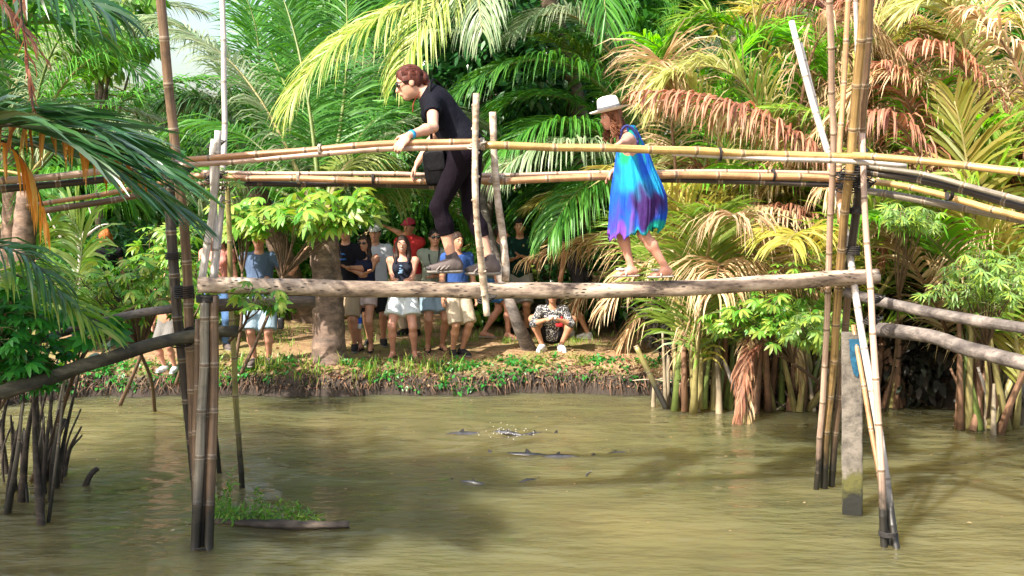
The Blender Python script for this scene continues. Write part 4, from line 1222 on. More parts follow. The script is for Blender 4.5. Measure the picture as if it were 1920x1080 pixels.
# understorey shrubs behind the onlookers
SG = 'shrubs behind the path'
SH = [(90, 14.8, 1.3, .9, 'broad_mid', 'shrub in shade at the left behind the dead forked branch'), (235, 16.4, 1.5, 1.1, 'broad', 'dark shrub behind the red haired onlooker'),
      (330, 15.6, 1.0, .8, 'cassava', 'bright shrub just behind the left-hand poles'), (420, 18.2, 1.6, 1.2, 'broad_mid', 'green shrub behind the onlooker in pink'),
      (520, 17.8, 1.3, 1.0, 'cassava', 'yellow green shrub behind the man in the blue tee'), (640, 18.6, 1.8, 1.3, 'broad', 'dark shrub behind the palm trunk'),
      (730, 18.0, 1.7, 1.1, 'broad_mid', 'green shrub behind the man in the white cap'), (830, 18.8, 1.9, 1.2, 'broad', 'dark shrub behind the man with the camera strap'),
      (905, 17.1, 1.15, .7, 'cassava', 'light green shrub between the walking woman\'s feet'), (985, 18.6, 2.0, 1.2, 'broad_mid', 'tall green shrub behind the man in the green polo'),
      (1075, 17.8, 2.1, 1.2, 'broad', 'dark tall shrub left of the girl'), (1170, 16.8, 1.7, 1.1, 'broad', 'dark shrub behind the girl\'s legs'),
      (1250, 16.4, 1.9, 1.1, 'broad_mid', 'shrub behind the upright yellow nipa leaf'), (1370, 15.0, 1.6, 1.1, 'broad', 'dark green shrub behind the tan nipa leaf'),
      (1480, 14.8, 1.5, 1.1, 'broad_mid', 'green shrub behind the bare nipa leaf bases'), (1640, 15.6, 1.6, 1.2, 'broad', 'dark shrub in the hollow behind the poles'), (1800, 15.4, 1.7, 1.3, 'broad', 'dark shrub deep behind the right approach logs'), (1690, 13.0, 1.5, .75, 'shade_leaf', 'near-black leaf mass added as shade in the hollow right of the concrete post'), (1420, 13.3, 1.3, 1.0, 'shade_leaf', 'near-black leaf mass added as shade behind the bare nipa leaf bases'), (1790, 12.9, 1.2, .6, 'shade_leaf', 'low near-black leaf mass added as shade beside the muddy islet')]  # the near-black leaf masses are added to paint in the hollow's shade
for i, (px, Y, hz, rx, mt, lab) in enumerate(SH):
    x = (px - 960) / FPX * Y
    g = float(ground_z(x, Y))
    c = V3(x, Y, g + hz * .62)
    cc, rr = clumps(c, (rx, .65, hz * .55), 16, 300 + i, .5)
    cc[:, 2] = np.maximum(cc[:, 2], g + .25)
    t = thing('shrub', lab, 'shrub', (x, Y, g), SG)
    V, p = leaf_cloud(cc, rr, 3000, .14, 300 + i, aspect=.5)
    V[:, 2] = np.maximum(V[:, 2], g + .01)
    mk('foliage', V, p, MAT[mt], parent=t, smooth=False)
    mb = MB()
    rg = np.random.default_rng(i)
    for k in range(6):
        e = cc[k]
        V, p, uv = tube_arrays(catmull([V3(x + rg.normal(0, .12), Y + rg.normal(0, .08), g - .05), (V3(x, Y, g) + e) / 2 + rg.normal(0, .08, 3), e], 10), np.linspace(.025, .008, 10), 6)
        mb.add(V, p)
    mb.build('stem', MAT['twig_b'], t)

# the tree on the near shore, left of the photographer, that shades the left support
tree('shade_tree', 'broadleaved tree on the near shore out to the left, shading the left bridge support', (-9.2, 2.2, .9), 8.5, (-7.7, 3.9, 6.9), (2.3, 2.2, 1.5), 8500, .22, 'broad', 260, ncl=26, tr=.2)
# forest trees behind the palms
FG = 'forest trees behind the palms'
rg = np.random.default_rng(9)
FT = [(-13, 24, 9), (-15.5, 27, 10), (-9.3, 23, 3.6), (-5.2, 27, 5.0), (-3.0, 24, 8.6), (-.6, 26, 10.5), (1.8, 24, 11.5), (4.4, 27, 11), (6.6, 24, 10), (9.2, 26, 11), (12, 24, 10), (-9.2, 31, 3.8), (14.5, 27, 11), (-16, 29, 11)]
FL = ['forest tree behind the left palms at the picture edge', 'forest tree behind the dangling withered strand', 'low forest tree under the sky gap at the upper left', 'low forest tree between the brown and pale left poles',
      'forest tree just right of the tall pale left pole', 'forest tree directly behind the woman in black', 'tall forest tree above the two bare upright sticks', 'forest tree above the girl in the white hat',
      'forest tree behind the rust red leaf and crossed poles', 'forest tree behind the upper right handrail end', 'forest tree at the far right edge', 'lowest forest tree in the far sky gap', 'outermost forest tree on the right', 'outermost forest tree on the left']
for i, (x, y, h) in enumerate(FT):
    g = float(ground_z(x, y))
    tree('forest_tree', FL[i], (x, y, g), h, (x, y, g + h * .58), (2.3, 1.6, h * .42), 5200, .30, 'far' if i % 2 else 'broad_mid', 400 + i, ncl=42, group=FG, tr=.2)
cc = []
rg = np.random.default_rng(19)
for i in range(150):
    x = rg.uniform(-34, 34)
    hmax = 2.2 if -14.5 < x < -9.2 else 12
    cc.append((x, 35 + rg.uniform(-2, 2), rg.uniform(.5, hmax)))
V, p = leaf_cloud(cc, np.full(len(cc), 2.2), 42000, .5, 55, fill=.4)
V[:, 2] = np.maximum(V[:, 2], .9)
o = mk('distant_forest', V, p, MAT['far'], smooth=False)
tag(o, 'solid mass of far forest foliage closing the view', 'forest', kind='stuff')
# ---------------------------------------------------------------- lobed-leaved (cassava like) shrubs
def lobed_leaf(seed, lobes=7, L=.16, w=.042, droop=.35):
    """flat mesh of one palmate leaf, stalk at the origin, tip along +Y"""
    rg = np.random.default_rng(seed)
    V, Q, T = [], [], []
    n = 0
    for k in range(lobes):
        a = (k - (lobes - 1) / 2) * R(225 / lobes) + rg.normal(0, .06)
        ln = L * (1 - .30 * abs(k - (lobes - 1) / 2) / (lobes / 2)) * rg.uniform(.9, 1.1)
        d = V3(math.sin(a), math.cos(a), 0); s = V3(math.cos(a), -math.sin(a), 0)
        st = []
        for t, wd in ((0, .12), (.3, .7), (.6, 1.0), (.85, .6), (1, .03)):
            c = d * ln * t + V3(0, 0, -droop * ln * t * t)
            st += [c - s * w * wd * .5 + V3(0, 0, .10 * w * wd), c, c + s * w * wd * .5 + V3(0, 0, .10 * w * wd)]
        V += st
        for j in range(4):
            o = n + j * 3
            Q += [(o, o + 1, o + 4, o + 3), (o + 1, o + 2, o + 5, o + 4)]
        n += 15
    return np.array(V), [np.array(Q)]


LEAFM = {}


def leaf_meshes(mat, L, w, lobes, tag_):
    key = (mat, L, w, lobes)
    if key not in LEAFM:
        out = []
        for k in range(4):
            V, p = lobed_leaf(k * 7 + lobes, lobes, L, w, (.25, .45, .7, .15)[k])
            o = mk('leaf', V, p, MAT[mat], org=(0, 0, 0))
            me = o.data
            scene.collection.objects.unlink(o)
            bpy.data.objects.remove(o)
            out.append(me)
        LEAFM[key] = out
    return LEAFM[key]


def cassava(lab, base, cpx, Y, rpx, nhub, per, mat='cassava', L=.16, w=.042, lobes=7, seed=0, dy=.4, pet=(.10, .26), stem=.014, name='lobed_leaf_shrub', group='lobed leaf shrubs around the bridge', tilt=.9, cat='shrub'):
    rg = np.random.default_rng(seed)
    base = np.asarray(base, float)
    t = thing(name, lab, cat, base, group)
    me = leaf_meshes(mat, L, w, lobes, name)
    s = Y / FPX
    mb = MB()
    fork = None
    root_o = t.location.copy()
    cen_ = at(cpx[0], cpx[1] + rpx[1] * .5, Y)
    fork = base + (cen_ - base) * .66 + V3(0, 0, -.03)
    V, p, uv = tube_arrays(catmull([base, (base + fork) / 2 + V3(.04, 0, .03), fork], 20), np.linspace(stem * 1.7, stem * 1.2, 20), 8, lump=noise_lump(seed, .05))
    mb.add(V, p)
    for h in range(nhub):
        d = rg.uniform(-1, 1, 3)
        while (d ** 2).sum() > 1: d = rg.uniform(-1, 1, 3)
        hub = at(cpx[0] + d[0] * rpx[0], cpx[1] + d[1] * rpx[1], Y + d[2] * dy)
        mid = (fork + hub) / 2 + V3(0, 0, .04) * (h % 3) + rg.normal(0, .03, 3)
        V, p, uv = tube_arrays(catmull([fork, mid, hub - V3(0, 0, .03), hub], 14), np.linspace(stem * .8, stem * .35, 14), 6)
        mb.add(V, p)
        for k in range(per):
            az = rg.uniform(0, 2 * PI); el = rg.uniform(-.35, .9)
            dr = V3(math.cos(az) * math.cos(el), math.sin(az) * math.cos(el), math.sin(el))
            ln = rg.uniform(*pet)
            st = hub - nrm(hub - mid) * rg.uniform(0, .18)
            e = st + dr * ln
            V, p, uv = tube_arrays(np.array([st, st + dr * ln * .5 + V3(0, 0, .015), e]), [.0035, .003, .0025], 4, cap=False)
            mb.add(V, p, 1)
            o = bpy.data.objects.new('leaf', me[rg.integers(4)])
            o.parent = t
            o.location = Vector(e - np.array(root_o))
            f = Vector((dr[0], dr[1], min(dr[2], .2) - .25)).normalized()
            upv = Vector((rg.normal(0, tilt * .5), rg.normal(0, tilt * .5) - .25, 1)).normalized()
            x = f.cross(upv).normalized(); upv = x.cross(f)
            m3 = Matrix((x, f, upv)).transposed()
            o.rotation_euler = m3.to_euler()
            sc_ = rg.uniform(.7, 1.15)
            o.scale = (sc_, sc_, sc_)
            link(o)
    mb.build('stem', [MAT['twig_b'], MAT['twig']], t)
    return t


cassava('bright lobed-leaf shrub with a flat spreading crown in front of the palm trunk', onz(452, 700, .30), (572, 398), 12.9, (118, 32), 18, 8, 'cassava', .20, .060, 7, 1, .5, (.12, .30))
cassava('lobed-leaf shrub behind the white left poles, hiding the man\'s head', onz(440, 690, .32), (462, 398), 13.1, (50, 26), 7, 7, 'cassava', .18, .055, 7, 2, .3, (.12, .26))
cassava('lobed-leaf shrub growing around the dark left poles of the bridge', onz(290, 770, .0), (240, 540), 9.0, (120, 50), 22, 7, 'cassava', .11, .030, 7, 3, .5, (.08, .2))
cassava('shrub with ragged leaves above the thin grey log at left', onz(225, 760, .0), (325, 455), 11.5, (50, 55), 11, 7, 'cassava', .15, .036, 6, 4, .4, (.1, .2))
cassava('dark green lobed-leaf shrub filling the left edge over the mossy log', onz(-30, 800, .1), (35, 650), 7.9, (85, 105), 36, 7, 'cassava_dark', .12, .040, 7, 5, .3, (.08, .2))
cassava('dark green lobed-leaf twig hanging over the thin left log', onz(60, 900, .0), (175, 590), 8.0, (45, 30), 5, 5, 'cassava_dark', .13, .045, 7, 15, .2, (.08, .16))
cassava('lobed-leaf shrub hanging under the walkway log beside the crossed right poles', onz(1575, 770, -.05), (1430, 592), 10.2, (100, 42), 24, 9, 'cassava', .115, .030, 7, 6, .45, (.08, .2))
cassava('pale lobed-leaf shrub around the top of the concrete post', onz(1590, 800, -.05), (1540, 600), 9.6, (62, 38), 14, 8, 'cassava_pale', .115, .028, 7, 7, .35, (.08, .18))
cassava('few lobed leaves on a twig hanging below the left end of the walkway log', at(430, 640, 8.9), (480, 552), 7.75, (42, 26), 6, 4, 'cassava', .10, .036, 6, 8, .12, (.06, .15), .008)
cassava('small tuft of leaves sprouting at the lashing of the left handrails', at(405, 350, 8.3), (420, 344), 8.1, (32, 14), 5, 4, 'cassava', .065, .020, 5, 9, .1, (.04, .08), .006)
cassava('yellow green feathery tuft below the right handrails', onz(1660, 770, 0), (1702, 398), 9.4, (45, 22), 12, 9, 'cassava_pale', .10, .016, 7, 10, .2, (.05, .14), .009)
cassava('blue green feathery shrub in front of the striped nipa leaf at right', onz(1850, 800, 0), (1850, 520), 9.6, (110, 62), 26, 7, 'cassava_pale', .12, .020, 7, 11, .5, (.08, .22), .01)
cassava('thin leafy sapling rising above the walkway log left of the crossed poles', onz(1510, 770, 0), (1495, 505), 10.0, (40, 36), 6, 5, 'cassava', .10, .026, 5, 12, .2, (.06, .16), .009)
cassava('leafy shrub over the bank behind the pale left poles', onz(330, 720, .2), (370, 520), 12.4, (40, 40), 8, 7, 'cassava', .14, .042, 6, 13, .3, (.1, .2))

# bare forked branches
for lab, pts, mt, cat in [
    ('pale dead forked branch beside the red haired onlooker', [[(150, 520, 13), (145, 450, 13), (120, 400, 13)], [(146, 460, 13), (170, 410, 13), (165, 385, 13)], [(145, 480, 13), (110, 440, 12.9), (90, 400, 12.9)], [(148, 440, 13), (128, 420, 12.9), (135, 380, 12.9)], [(148, 500, 13), (150, 560, 13), (160, 660, 13.1)], [(146, 455, 13), (185, 425, 12.9), (205, 420, 12.9)]], 'bam_pale', 'dead branch'),
    ('dark bare stump of forked branches on the bank right of the squatting onlooker', [[(1222, 650, 13.6), (1215, 600, 13.6), (1180, 560, 13.5)], [(1218, 610, 13.6), (1235, 570, 13.6), (1245, 545, 13.6)], [(1215, 600, 13.6), (1190, 580, 13.6), (1165, 575, 13.5)], [(1222, 640, 13.6), (1240, 600, 13.7), (1232, 560, 13.6)], [(1216, 600, 13.6), (1212, 570, 13.6), (1222, 535, 13.6)]], 'root', 'dead bush')]:
    b = at(*pts[0][0]) if mt == 'root' else at(*pts[4][2])
    t = thing('dead_branch', lab, cat, b)
    for k, c in enumerate(pts):
        V, p, uv = tube_arrays(catmull(ppx(c), 16), np.linspace(.035 if mt == 'root' else .022, .007, 16), 7, lump=noise_lump(k, .08))
        mk('limb', V, p, MAT[mt], parent=t, uv=uv)

# leaning grey trunk on the path between the onlookers
o = None
V, p, uv = tube_arrays(catmull([onz(994, 662, GZ - .05), at(965, 590, 14.4), at(935, 500, 14.8), at(905, 380, 15.2), at(890, 200, 15.8)], 40), np.linspace(.085, .05, 40) * (1 + .3 * np.exp(-np.linspace(0, 1, 40) / .05)), 12, lump=noise_lump(4, .04))
o = mk('leaning_tree_trunk', V, p, MAT['log_grey'], uv=uv)
tag(o, 'thin grey tree trunk leaning left out of the path beside the squatting onlooker', 'tree trunk')


# ---------------------------------------------------------------- grass, ground cover, litter on the bank
def blades(n, xr, yr, hgt, w, seed, mat, name, lab, zf=ground_z, keep=None, lean=.5, clump=0):
    rg = np.random.default_rng(seed)
    if clump:
        cx, cy = rg.uniform(*xr, clump), rg.uniform(*yr, clump)
        k = rg.integers(0, clump, n)
        x, y = cx[k] + rg.normal(0, .06, n), cy[k] + rg.normal(0, .05, n)
    else:
        x, y = rg.uniform(*xr, n), rg.uniform(*yr, n)
    if keep is not None:
        m_ = keep(x, y); x, y = x[m_], y[m_]; n = len(x)
    z = zf(x, y) - .005
    h = hgt * rg.uniform(.35, 1.2, n)
    a = rg.uniform(0, 2 * PI, n)
    ln = lean * h * rg.uniform(.2, 1.2, n)
    d = np.stack([np.cos(a) * ln, np.sin(a) * ln, h], 1)
    s = np.stack([-np.sin(a), np.cos(a), 0 * a], 1) * w
    b = np.stack([x, y, z], 1)
    mid = b + d * V3(.35, .35, .6)
    V = np.stack([b - s * .5, b + s * .5, mid + s * .4, mid - s * .4, b + d], 1).reshape(-1, 3)
    i = np.arange(n)[:, None] * 5
    o = mk(name, V, [i + np.array([[0, 1, 2, 3]]), i + np.array([[3, 2, 4]])], MAT[mat], smooth=False)
    return tag(o, lab, 'grass', kind='stuff')


d_ = lambda x, y: y - bank_y(x)
blades(4500, (-7.5, 2.6), (12.9, 14.2), .05, .009, 1, 'grassm', 'bank_grass', 'patchy grass growing along the lip of the far bank', keep=lambda x, y: (d_(x, y) > .02) & (d_(x, y) < .55 + .25 * np.sin(x * 3) + .2 * np.sin(x * 7.7)), clump=420)
blades(500, (-4.2, -.6), (13.25, 13.7), .20, .016, 2, 'grassm', 'tall_grass', 'taller grass tufts hanging over the bank edge near the palm trunk', keep=lambda x, y: (d_(x, y) > .01) & (d_(x, y) < .35), clump=34, lean=.9)
blades(2600, (-8, 4), (14.6, 17.5), .10, .012, 3, 'grassm', 'path_side_grass', 'thin grass at the back of the trodden path', keep=lambda x, y: d_(x, y) > 1.5, clump=200)
rg = np.random.default_rng(8)
n = 6000
x = rg.uniform(-8, 4.4, n); y = bank_y(x) + rg.exponential(.35, n) + .01
sel = y < 18
x, y = x[sel], y[sel]; n = len(x)
c = np.stack([x, y, ground_z(x, y) + .012], 1)
a = rg.uniform(0, 2 * PI, n); s = rg.uniform(.012, .040, n)
u = np.stack([np.cos(a), np.sin(a), rg.normal(0, .35, n)], 1) * s[:, None]
v = np.stack([-np.sin(a) * .4, np.cos(a) * .4, rg.normal(0, .25, n)], 1) * s[:, None]
V = np.stack([c - u, c + v + V3(0, 0, .004), c + u, c - v + V3(0, 0, .004)], 1).reshape(-1, 3)
o = mk('leaf_litter', V, [np.arange(n * 4).reshape(-1, 4)], MAT['litter'], smooth=False)
tag(o, 'dry brown leaf litter strewn over the bank and its muddy edge', 'leaf litter', kind='stuff')
# low creeping plants on the bank face
rg = np.random.default_rng(18)
cx = np.concatenate([rg.uniform(-6.4, 2.4, 130), rg.uniform(-6.0, -4.2, 30)])
cy = bank_y(cx) + rg.uniform(-.01, .45, len(cx))
cc = np.stack([cx, cy, ground_z(cx, cy) + .02], 1)
V, p = leaf_cloud(cc, np.stack([rg.uniform(.06, .2, len(cc)), np.full(len(cc), .07), np.full(len(cc), .05)], 1), 4200, .055, 18, aspect=.6)
o = mk('creeping_weeds', V, p, MAT['cassava_dark'], smooth=False)
tag(o, 'low creeping weeds covering parts of the bank face', 'weeds', kind='stuff')
cx = rg.uniform(-5, 2.4, 60); cy = bank_y(cx) + rg.uniform(.1, .6, 60)
V, p = leaf_cloud(np.stack([cx, cy, ground_z(cx, cy) + .02], 1), np.tile([.13, .1, .04], (60, 1)), 1600, .05, 19, aspect=.5)
o = mk('yellow_weeds', V, p, MAT['nipa_green'], smooth=False)
tag(o, 'yellow green weeds on top of the bank', 'weeds', kind='stuff')
# dead nipa debris in front of the right clumps
rg = np.random.default_rng(28)
mb = MB()
for i in range(240):
    x = rg.uniform(1.9, 6.6); yb = bank_y(x) + rg.uniform(-.12, .35)
    b = V3(x, yb, max(float(ground_z(x, yb)), -.03))
    d = V3(rg.normal(0, .3), rg.normal(0, .1), rg.uniform(.02, .5)) * rg.uniform(.5, 1.4)
    V, p, uv = tube_arrays(catmull([b, b + d * .6 + V3(0, 0, .04), b + d], 6), [.014, .012, .011, .009, .007, .004], 5)
    mb.add(V, p, int(rg.integers(3)))
o = mb.build('dead_leaf_debris', [MAT['rachis_b'], MAT['root'], MAT['stick']])
tag(o, 'tangle of dead stalks along the muddy foot of the nipa palms', 'debris', kind='stuff')
rg = np.random.default_rng(31)
for i, (px, py, s_, lab) in enumerate([(1045, 688, .05, 'pale stone on the bank below the squatting onlooker'), (1000, 702, .035, 'pinkish pebble on the grassy bank slope'), (560, 690, .045, 'dark stone at the bank lip left of the palm trunk'), (1100, 700, .04, 'brown stone near the right end of the bank')]):
    c = onz(px, py, .30)
    c[2] = float(ground_z(c[0], c[1]))
    th = np.linspace(0, PI, 9)[:, None]; ph = np.linspace(0, 2 * PI, 12, endpoint=False)[None]
    rr = s_ * (1 + .15 * np.sin(3 * ph + i) * np.sin(th) + .1 * np.cos(2 * th + i))
    V = np.stack([rr * np.sin(th) * np.cos(ph), rr * .8 * np.sin(th) * np.sin(ph), rr * .55 * np.cos(th) + 0 * ph], -1).reshape(-1, 3) + c + V3(0, 0, s_ * .3)
    k = np.arange(8)[:, None] * 12; j = np.arange(12)[None]
    o = mk('stone', V, [np.stack([k + j, k + 12 + j, k + 12 + (j + 1) % 12, k + (j + 1) % 12], -1).reshape(-1, 4)], MAT['concrete'])
    tag(o, lab, 'stone', 'stones on the bank')

# ---------------------------------------------------------------- floating mud log with weeds, fish
c = onz(560, 985, 0)
fl = thing('floating_log', 'waterlogged dark log floating by the left support with fresh weeds on it', 'log', c)
V, p, uv = tube_arrays(catmull([onz(405, 978, .0), onz(480, 982, .02), onz(570, 985, .03), onz(655, 984, .02)], 40), np.concatenate([np.linspace(.03, .055, 20), np.linspace(.055, .04, 20)]), 14, flat=.7, lump=noise_lump(9, .10, 6))
mk('log_body', V, p, MAT['root'], parent=fl, uv=uv)
cc = np.array([onz(x, y, .05) for x, y in [(420, 960), (440, 968), (470, 966), (500, 965), (530, 966), (560, 970), (585, 974), (412, 950)]])
V, p = leaf_cloud(cc, np.tile([.10, .08, .06], (len(cc), 1)), 900, .05, 5, aspect=.28)
mk('weeds', V, p, MAT['cassava'], parent=fl, smooth=False)
rg = np.random.default_rng(44)
mb = MB()
for (x, y, h) in [(412, 950, .34), (416, 955, .26), (430, 960, .2), (486, 962, .26), (492, 960, .2), (455, 965, .15), (520, 962, .16), (560, 966, .17), (575, 968, .14), (540, 965, .12), (500, 968, .12), (408, 965, .2), (470, 958, .15)]:
    b = onz(x, y + 12, .02)
    e = b + V3(rg.normal(0, .25) * h, rg.normal(0, .1) * h, h)
    C = catmull([b, (b + e) / 2 + V3(rg.normal(0, .02), 0, 0), e], 8)
    V, p, uv = tube_arrays(C, np.linspace(.004, .0015, 8), 5)
    mb.add(V, p, 0)
    for k in range(2, 8):
        V, p = leaf_cloud(C[k:k + 1], [.012], 3, .06, int(x + k), aspect=.25, droop=-.3)
        mb.add(V, p, 1)
mb.build('upright_weeds', [MAT['twig'], MAT['cassava']], fl)

MAT['fish'] = plain('wet_fish_skin', (0.045, 0.042, 0.045), .18, 20, .4, .1, 1.0)


def fish(px, py, ln, head, lab, tail=True, lift=.0):
    c = onz(px, py, 0)
    t = thing('catfish', lab, 'fish', c, 'catfish breaking the surface')
    d = V3(math.cos(head), math.sin(head), 0)
    s = np.linspace(0, 1, 22)
    side = V3(-d[1], d[0], 0)
    C = c + np.outer(s - .5, d) * ln + np.outer(.03 * ln * np.sin(s * 5), side)
    C[:, 2] = -.024 * ln / .5 + lift + .012 * np.sin(s * PI)
    rad = ln * .095 * np.sin(PI * np.clip(s * .92 + .08, 0, 1)) ** .6 * (1 - .55 * s)
    V, p, uv = tube_arrays(C, np.maximum(rad, .004), 12, flat=.8)
    mk('body', V, p, MAT['fish'], parent=t)
    for (a, b, hh, nm) in ((.30, .42, .05, 'dorsal_fin'), (.92, 1.05, .06, 'tail_fin')):
        ca = c + d * ln * (a - .5); cb = c + d * ln * (b - .5)
        zt = C[int(a * 21), 2] + rad[int(a * 21)] * .7
        P_ = np.array([[ca[0], ca[1], zt - .01], [cb[0], cb[1], zt - .015], [cb[0] - d[0] * .01, cb[1], zt + hh * ln * 1.3], [(ca[0] + cb[0]) / 2, (ca[1] + cb[1]) / 2, zt + hh * ln]])
        Vf = np.vstack([P_ + side * .002, P_ - side * .002])
        mk(nm, Vf, [np.array([[0, 1, 2, 3], [7, 6, 5, 4], [0, 4, 5, 1], [1, 5, 6, 2], [2, 6, 7, 3], [3, 7, 4, 0]])], MAT['fish'], parent=t, smooth=False)


fish(880, 812, .62, .15, 'dark catfish back just left of the splash')
fish(960, 815, .45, -.5, 'catfish thrashing in the splash, farthest group', lift=.02)
fish(1010, 812, .40, .3, 'catfish back just right of the splash')
fish(975, 850, .60, 3.0, 'pale bellied catfish at the left of the nearer line')
fish(1060, 855, .55, .05, 'long dark catfish in the middle of the nearer line')
fish(1160, 848, .28, .4, 'small catfish at the right end of the nearer line')
fish(880, 903, .34, 2.8, 'catfish back alone left below the others')
fish(992, 900, .22, .6, 'catfish snout poking out below the splash')
fish(1104, 890, .16, 1.2, 'tiny fish snout to the right below the line', lift=.012)
# droplets and broken water where they thrash
rg = np.random.default_rng(66)
n = 60
c0 = np.array([onz(955, 815, 0)]).repeat(n, 0)
c0[:, 0] += rg.normal(0, .16, n); c0[:, 1] += rg.normal(0, .12, n); c0[:, 2] = np.abs(rg.normal(0, .035, n)) + .004
s_ = rg.uniform(.0025, .006, n)[:, None, None]
octa = np.array([[1, 0, 0], [-1, 0, 0], [0, 1, 0], [0, -1, 0], [0, 0, 1], [0, 0, -1.]])
V = (c0[:, None] + octa[None] * s_).reshape(-1, 3)
F = np.array([[0, 2, 4], [2, 1, 4], [1, 3, 4], [3, 0, 4], [2, 0, 5], [1, 2, 5], [3, 1, 5], [0, 3, 5]])
m, N, L, b, out = M_new('water_drops')
b.inputs['Base Color'].default_value = (.8, .8, .78, 1); b.inputs['Roughness'].default_value = .1
o = mk('water_splash', V, [(np.arange(n)[:, None, None] * 6 + F[None]).reshape(-1, 3)], m)
tag(o, 'small splash of white drops where the fish feed', 'splash', kind='stuff')

# roots and rags of turf hanging from the cut face of the bank
rg = np.random.default_rng(91)
mb = MB()
for i in range(520):
    x = rg.uniform(-7, 2.6); y0 = bank_y(x) + rg.uniform(.02, .12)
    a = V3(x, y0, float(ground_z(x, y0)) + .01)
    b_ = a + V3(rg.normal(0, .06), -rg.uniform(.05, .16), 0); b_[2] = -.02 + rg.uniform(-.02, .12)
    V, p, uv = tube_arrays(catmull([a, (a + b_) / 2 + V3(rg.normal(0, .015), -.03, .03), b_], 7), np.linspace(rg.uniform(.003, .011), .002, 7), 5)
    mb.add(V, p, int(rg.integers(3)))
o = mb.build('hanging_roots', [MAT['root'], MAT['twig_b'], MAT['rachis_b']])
tag(o, 'thin roots hanging down the cut muddy face of the bank', 'roots', kind='stuff')
rg = np.random.default_rng(93)
n = 260
x = rg.uniform(-5.5, 5.5, n); y = rg.uniform(7.6, 13, n)
keep = rg.random(n) < np.where(y > 11.8, .9, .35)
x, y = x[keep], y[keep]; n = len(x)
a = rg.uniform(0, 2 * PI, n); s = rg.uniform(.008, .026, n)
c = np.stack([x, y, np.full(n, .012)], 1)
u = np.stack([np.cos(a), np.sin(a), 0 * a], 1) * s[:, None]; v = np.stack([-np.sin(a) * .4, np.cos(a) * .4, 0 * a], 1) * s[:, None]
V = np.stack([c - u, c + v + V3(0, 0, .004), c + u, c - v + V3(0, 0, .004)], 1).reshape(-1, 3)
o = mk('floating_leaves', V, [np.arange(n * 4).reshape(-1, 4)], MAT['litter'], smooth=False)
tag(o, 'small dead leaves floating on the muddy water', 'floating leaves', kind='stuff')
# ---------------------------------------------------------------- bodies: smooth blended limbs meshed as one surface
def surface_nets(F, lo, h):
    S = F < 0
    nx, ny, nz = F.shape
    c = [S[i:nx - 1 + i, j:ny - 1 + j, k:nz - 1 + k] for i in (0, 1) for j in (0, 1) for k in (0, 1)]
    cnt = sum(x.astype(np.int8) for x in c)
    act = (cnt > 0) & (cnt < 8)
    idx = np.argwhere(act)
    vid = -np.ones(act.shape, np.int64)
    vid[act] = np.arange(len(idx))
    i, j, k = idx.T
    cor = {(a, b, d): F[i + a, j + b, k + d] for a in (0, 1) for b in (0, 1) for d in (0, 1)}
    acc = np.zeros((len(idx), 3)); num = np.zeros(len(idx))
    for ax in range(3):
        for u in (0, 1):
            for v in (0, 1):
                a = [u, v]; a.insert(ax, 0); b = list(a); b[ax] = 1
                fa, fb = cor[tuple(a)], cor[tuple(b)]
                m_ = (fa < 0) != (fb < 0)
                t = np.where(m_, fa / np.where(m_, fa - fb, 1), 0)
                p = np.tile(np.array(a, float), (len(idx), 1)); p[:, ax] += t
                acc[m_] += p[m_]; num[m_] += 1
    V = (idx + acc / np.maximum(num, 1)[:, None]) * h + lo
    Q = []
    for ax in range(3):
        A = np.moveaxis(S, ax, 0)
        d = A[:-1] != A[1:]
        d[:, 0, :] = False; d[:, :, 0] = False; d[:, -1, :] = False; d[:, :, -1] = False
        e = np.argwhere(d)
        if not len(e): continue
        ins = A[:-1][d]
        vi = np.moveaxis(vid, ax, 0)
        x, y, z = e.T
        q = np.stack([vi[x, y - 1, z - 1], vi[x, y, z - 1], vi[x, y, z], vi[x, y - 1, z]], 1)
        fl = ins if ax != 1 else ~ins
        q[~fl] = q[~fl][:, ::-1]
        Q.append(q)
    Q = np.concatenate(Q)
    Q = Q[(Q >= 0).all(1)]
    return V, Q


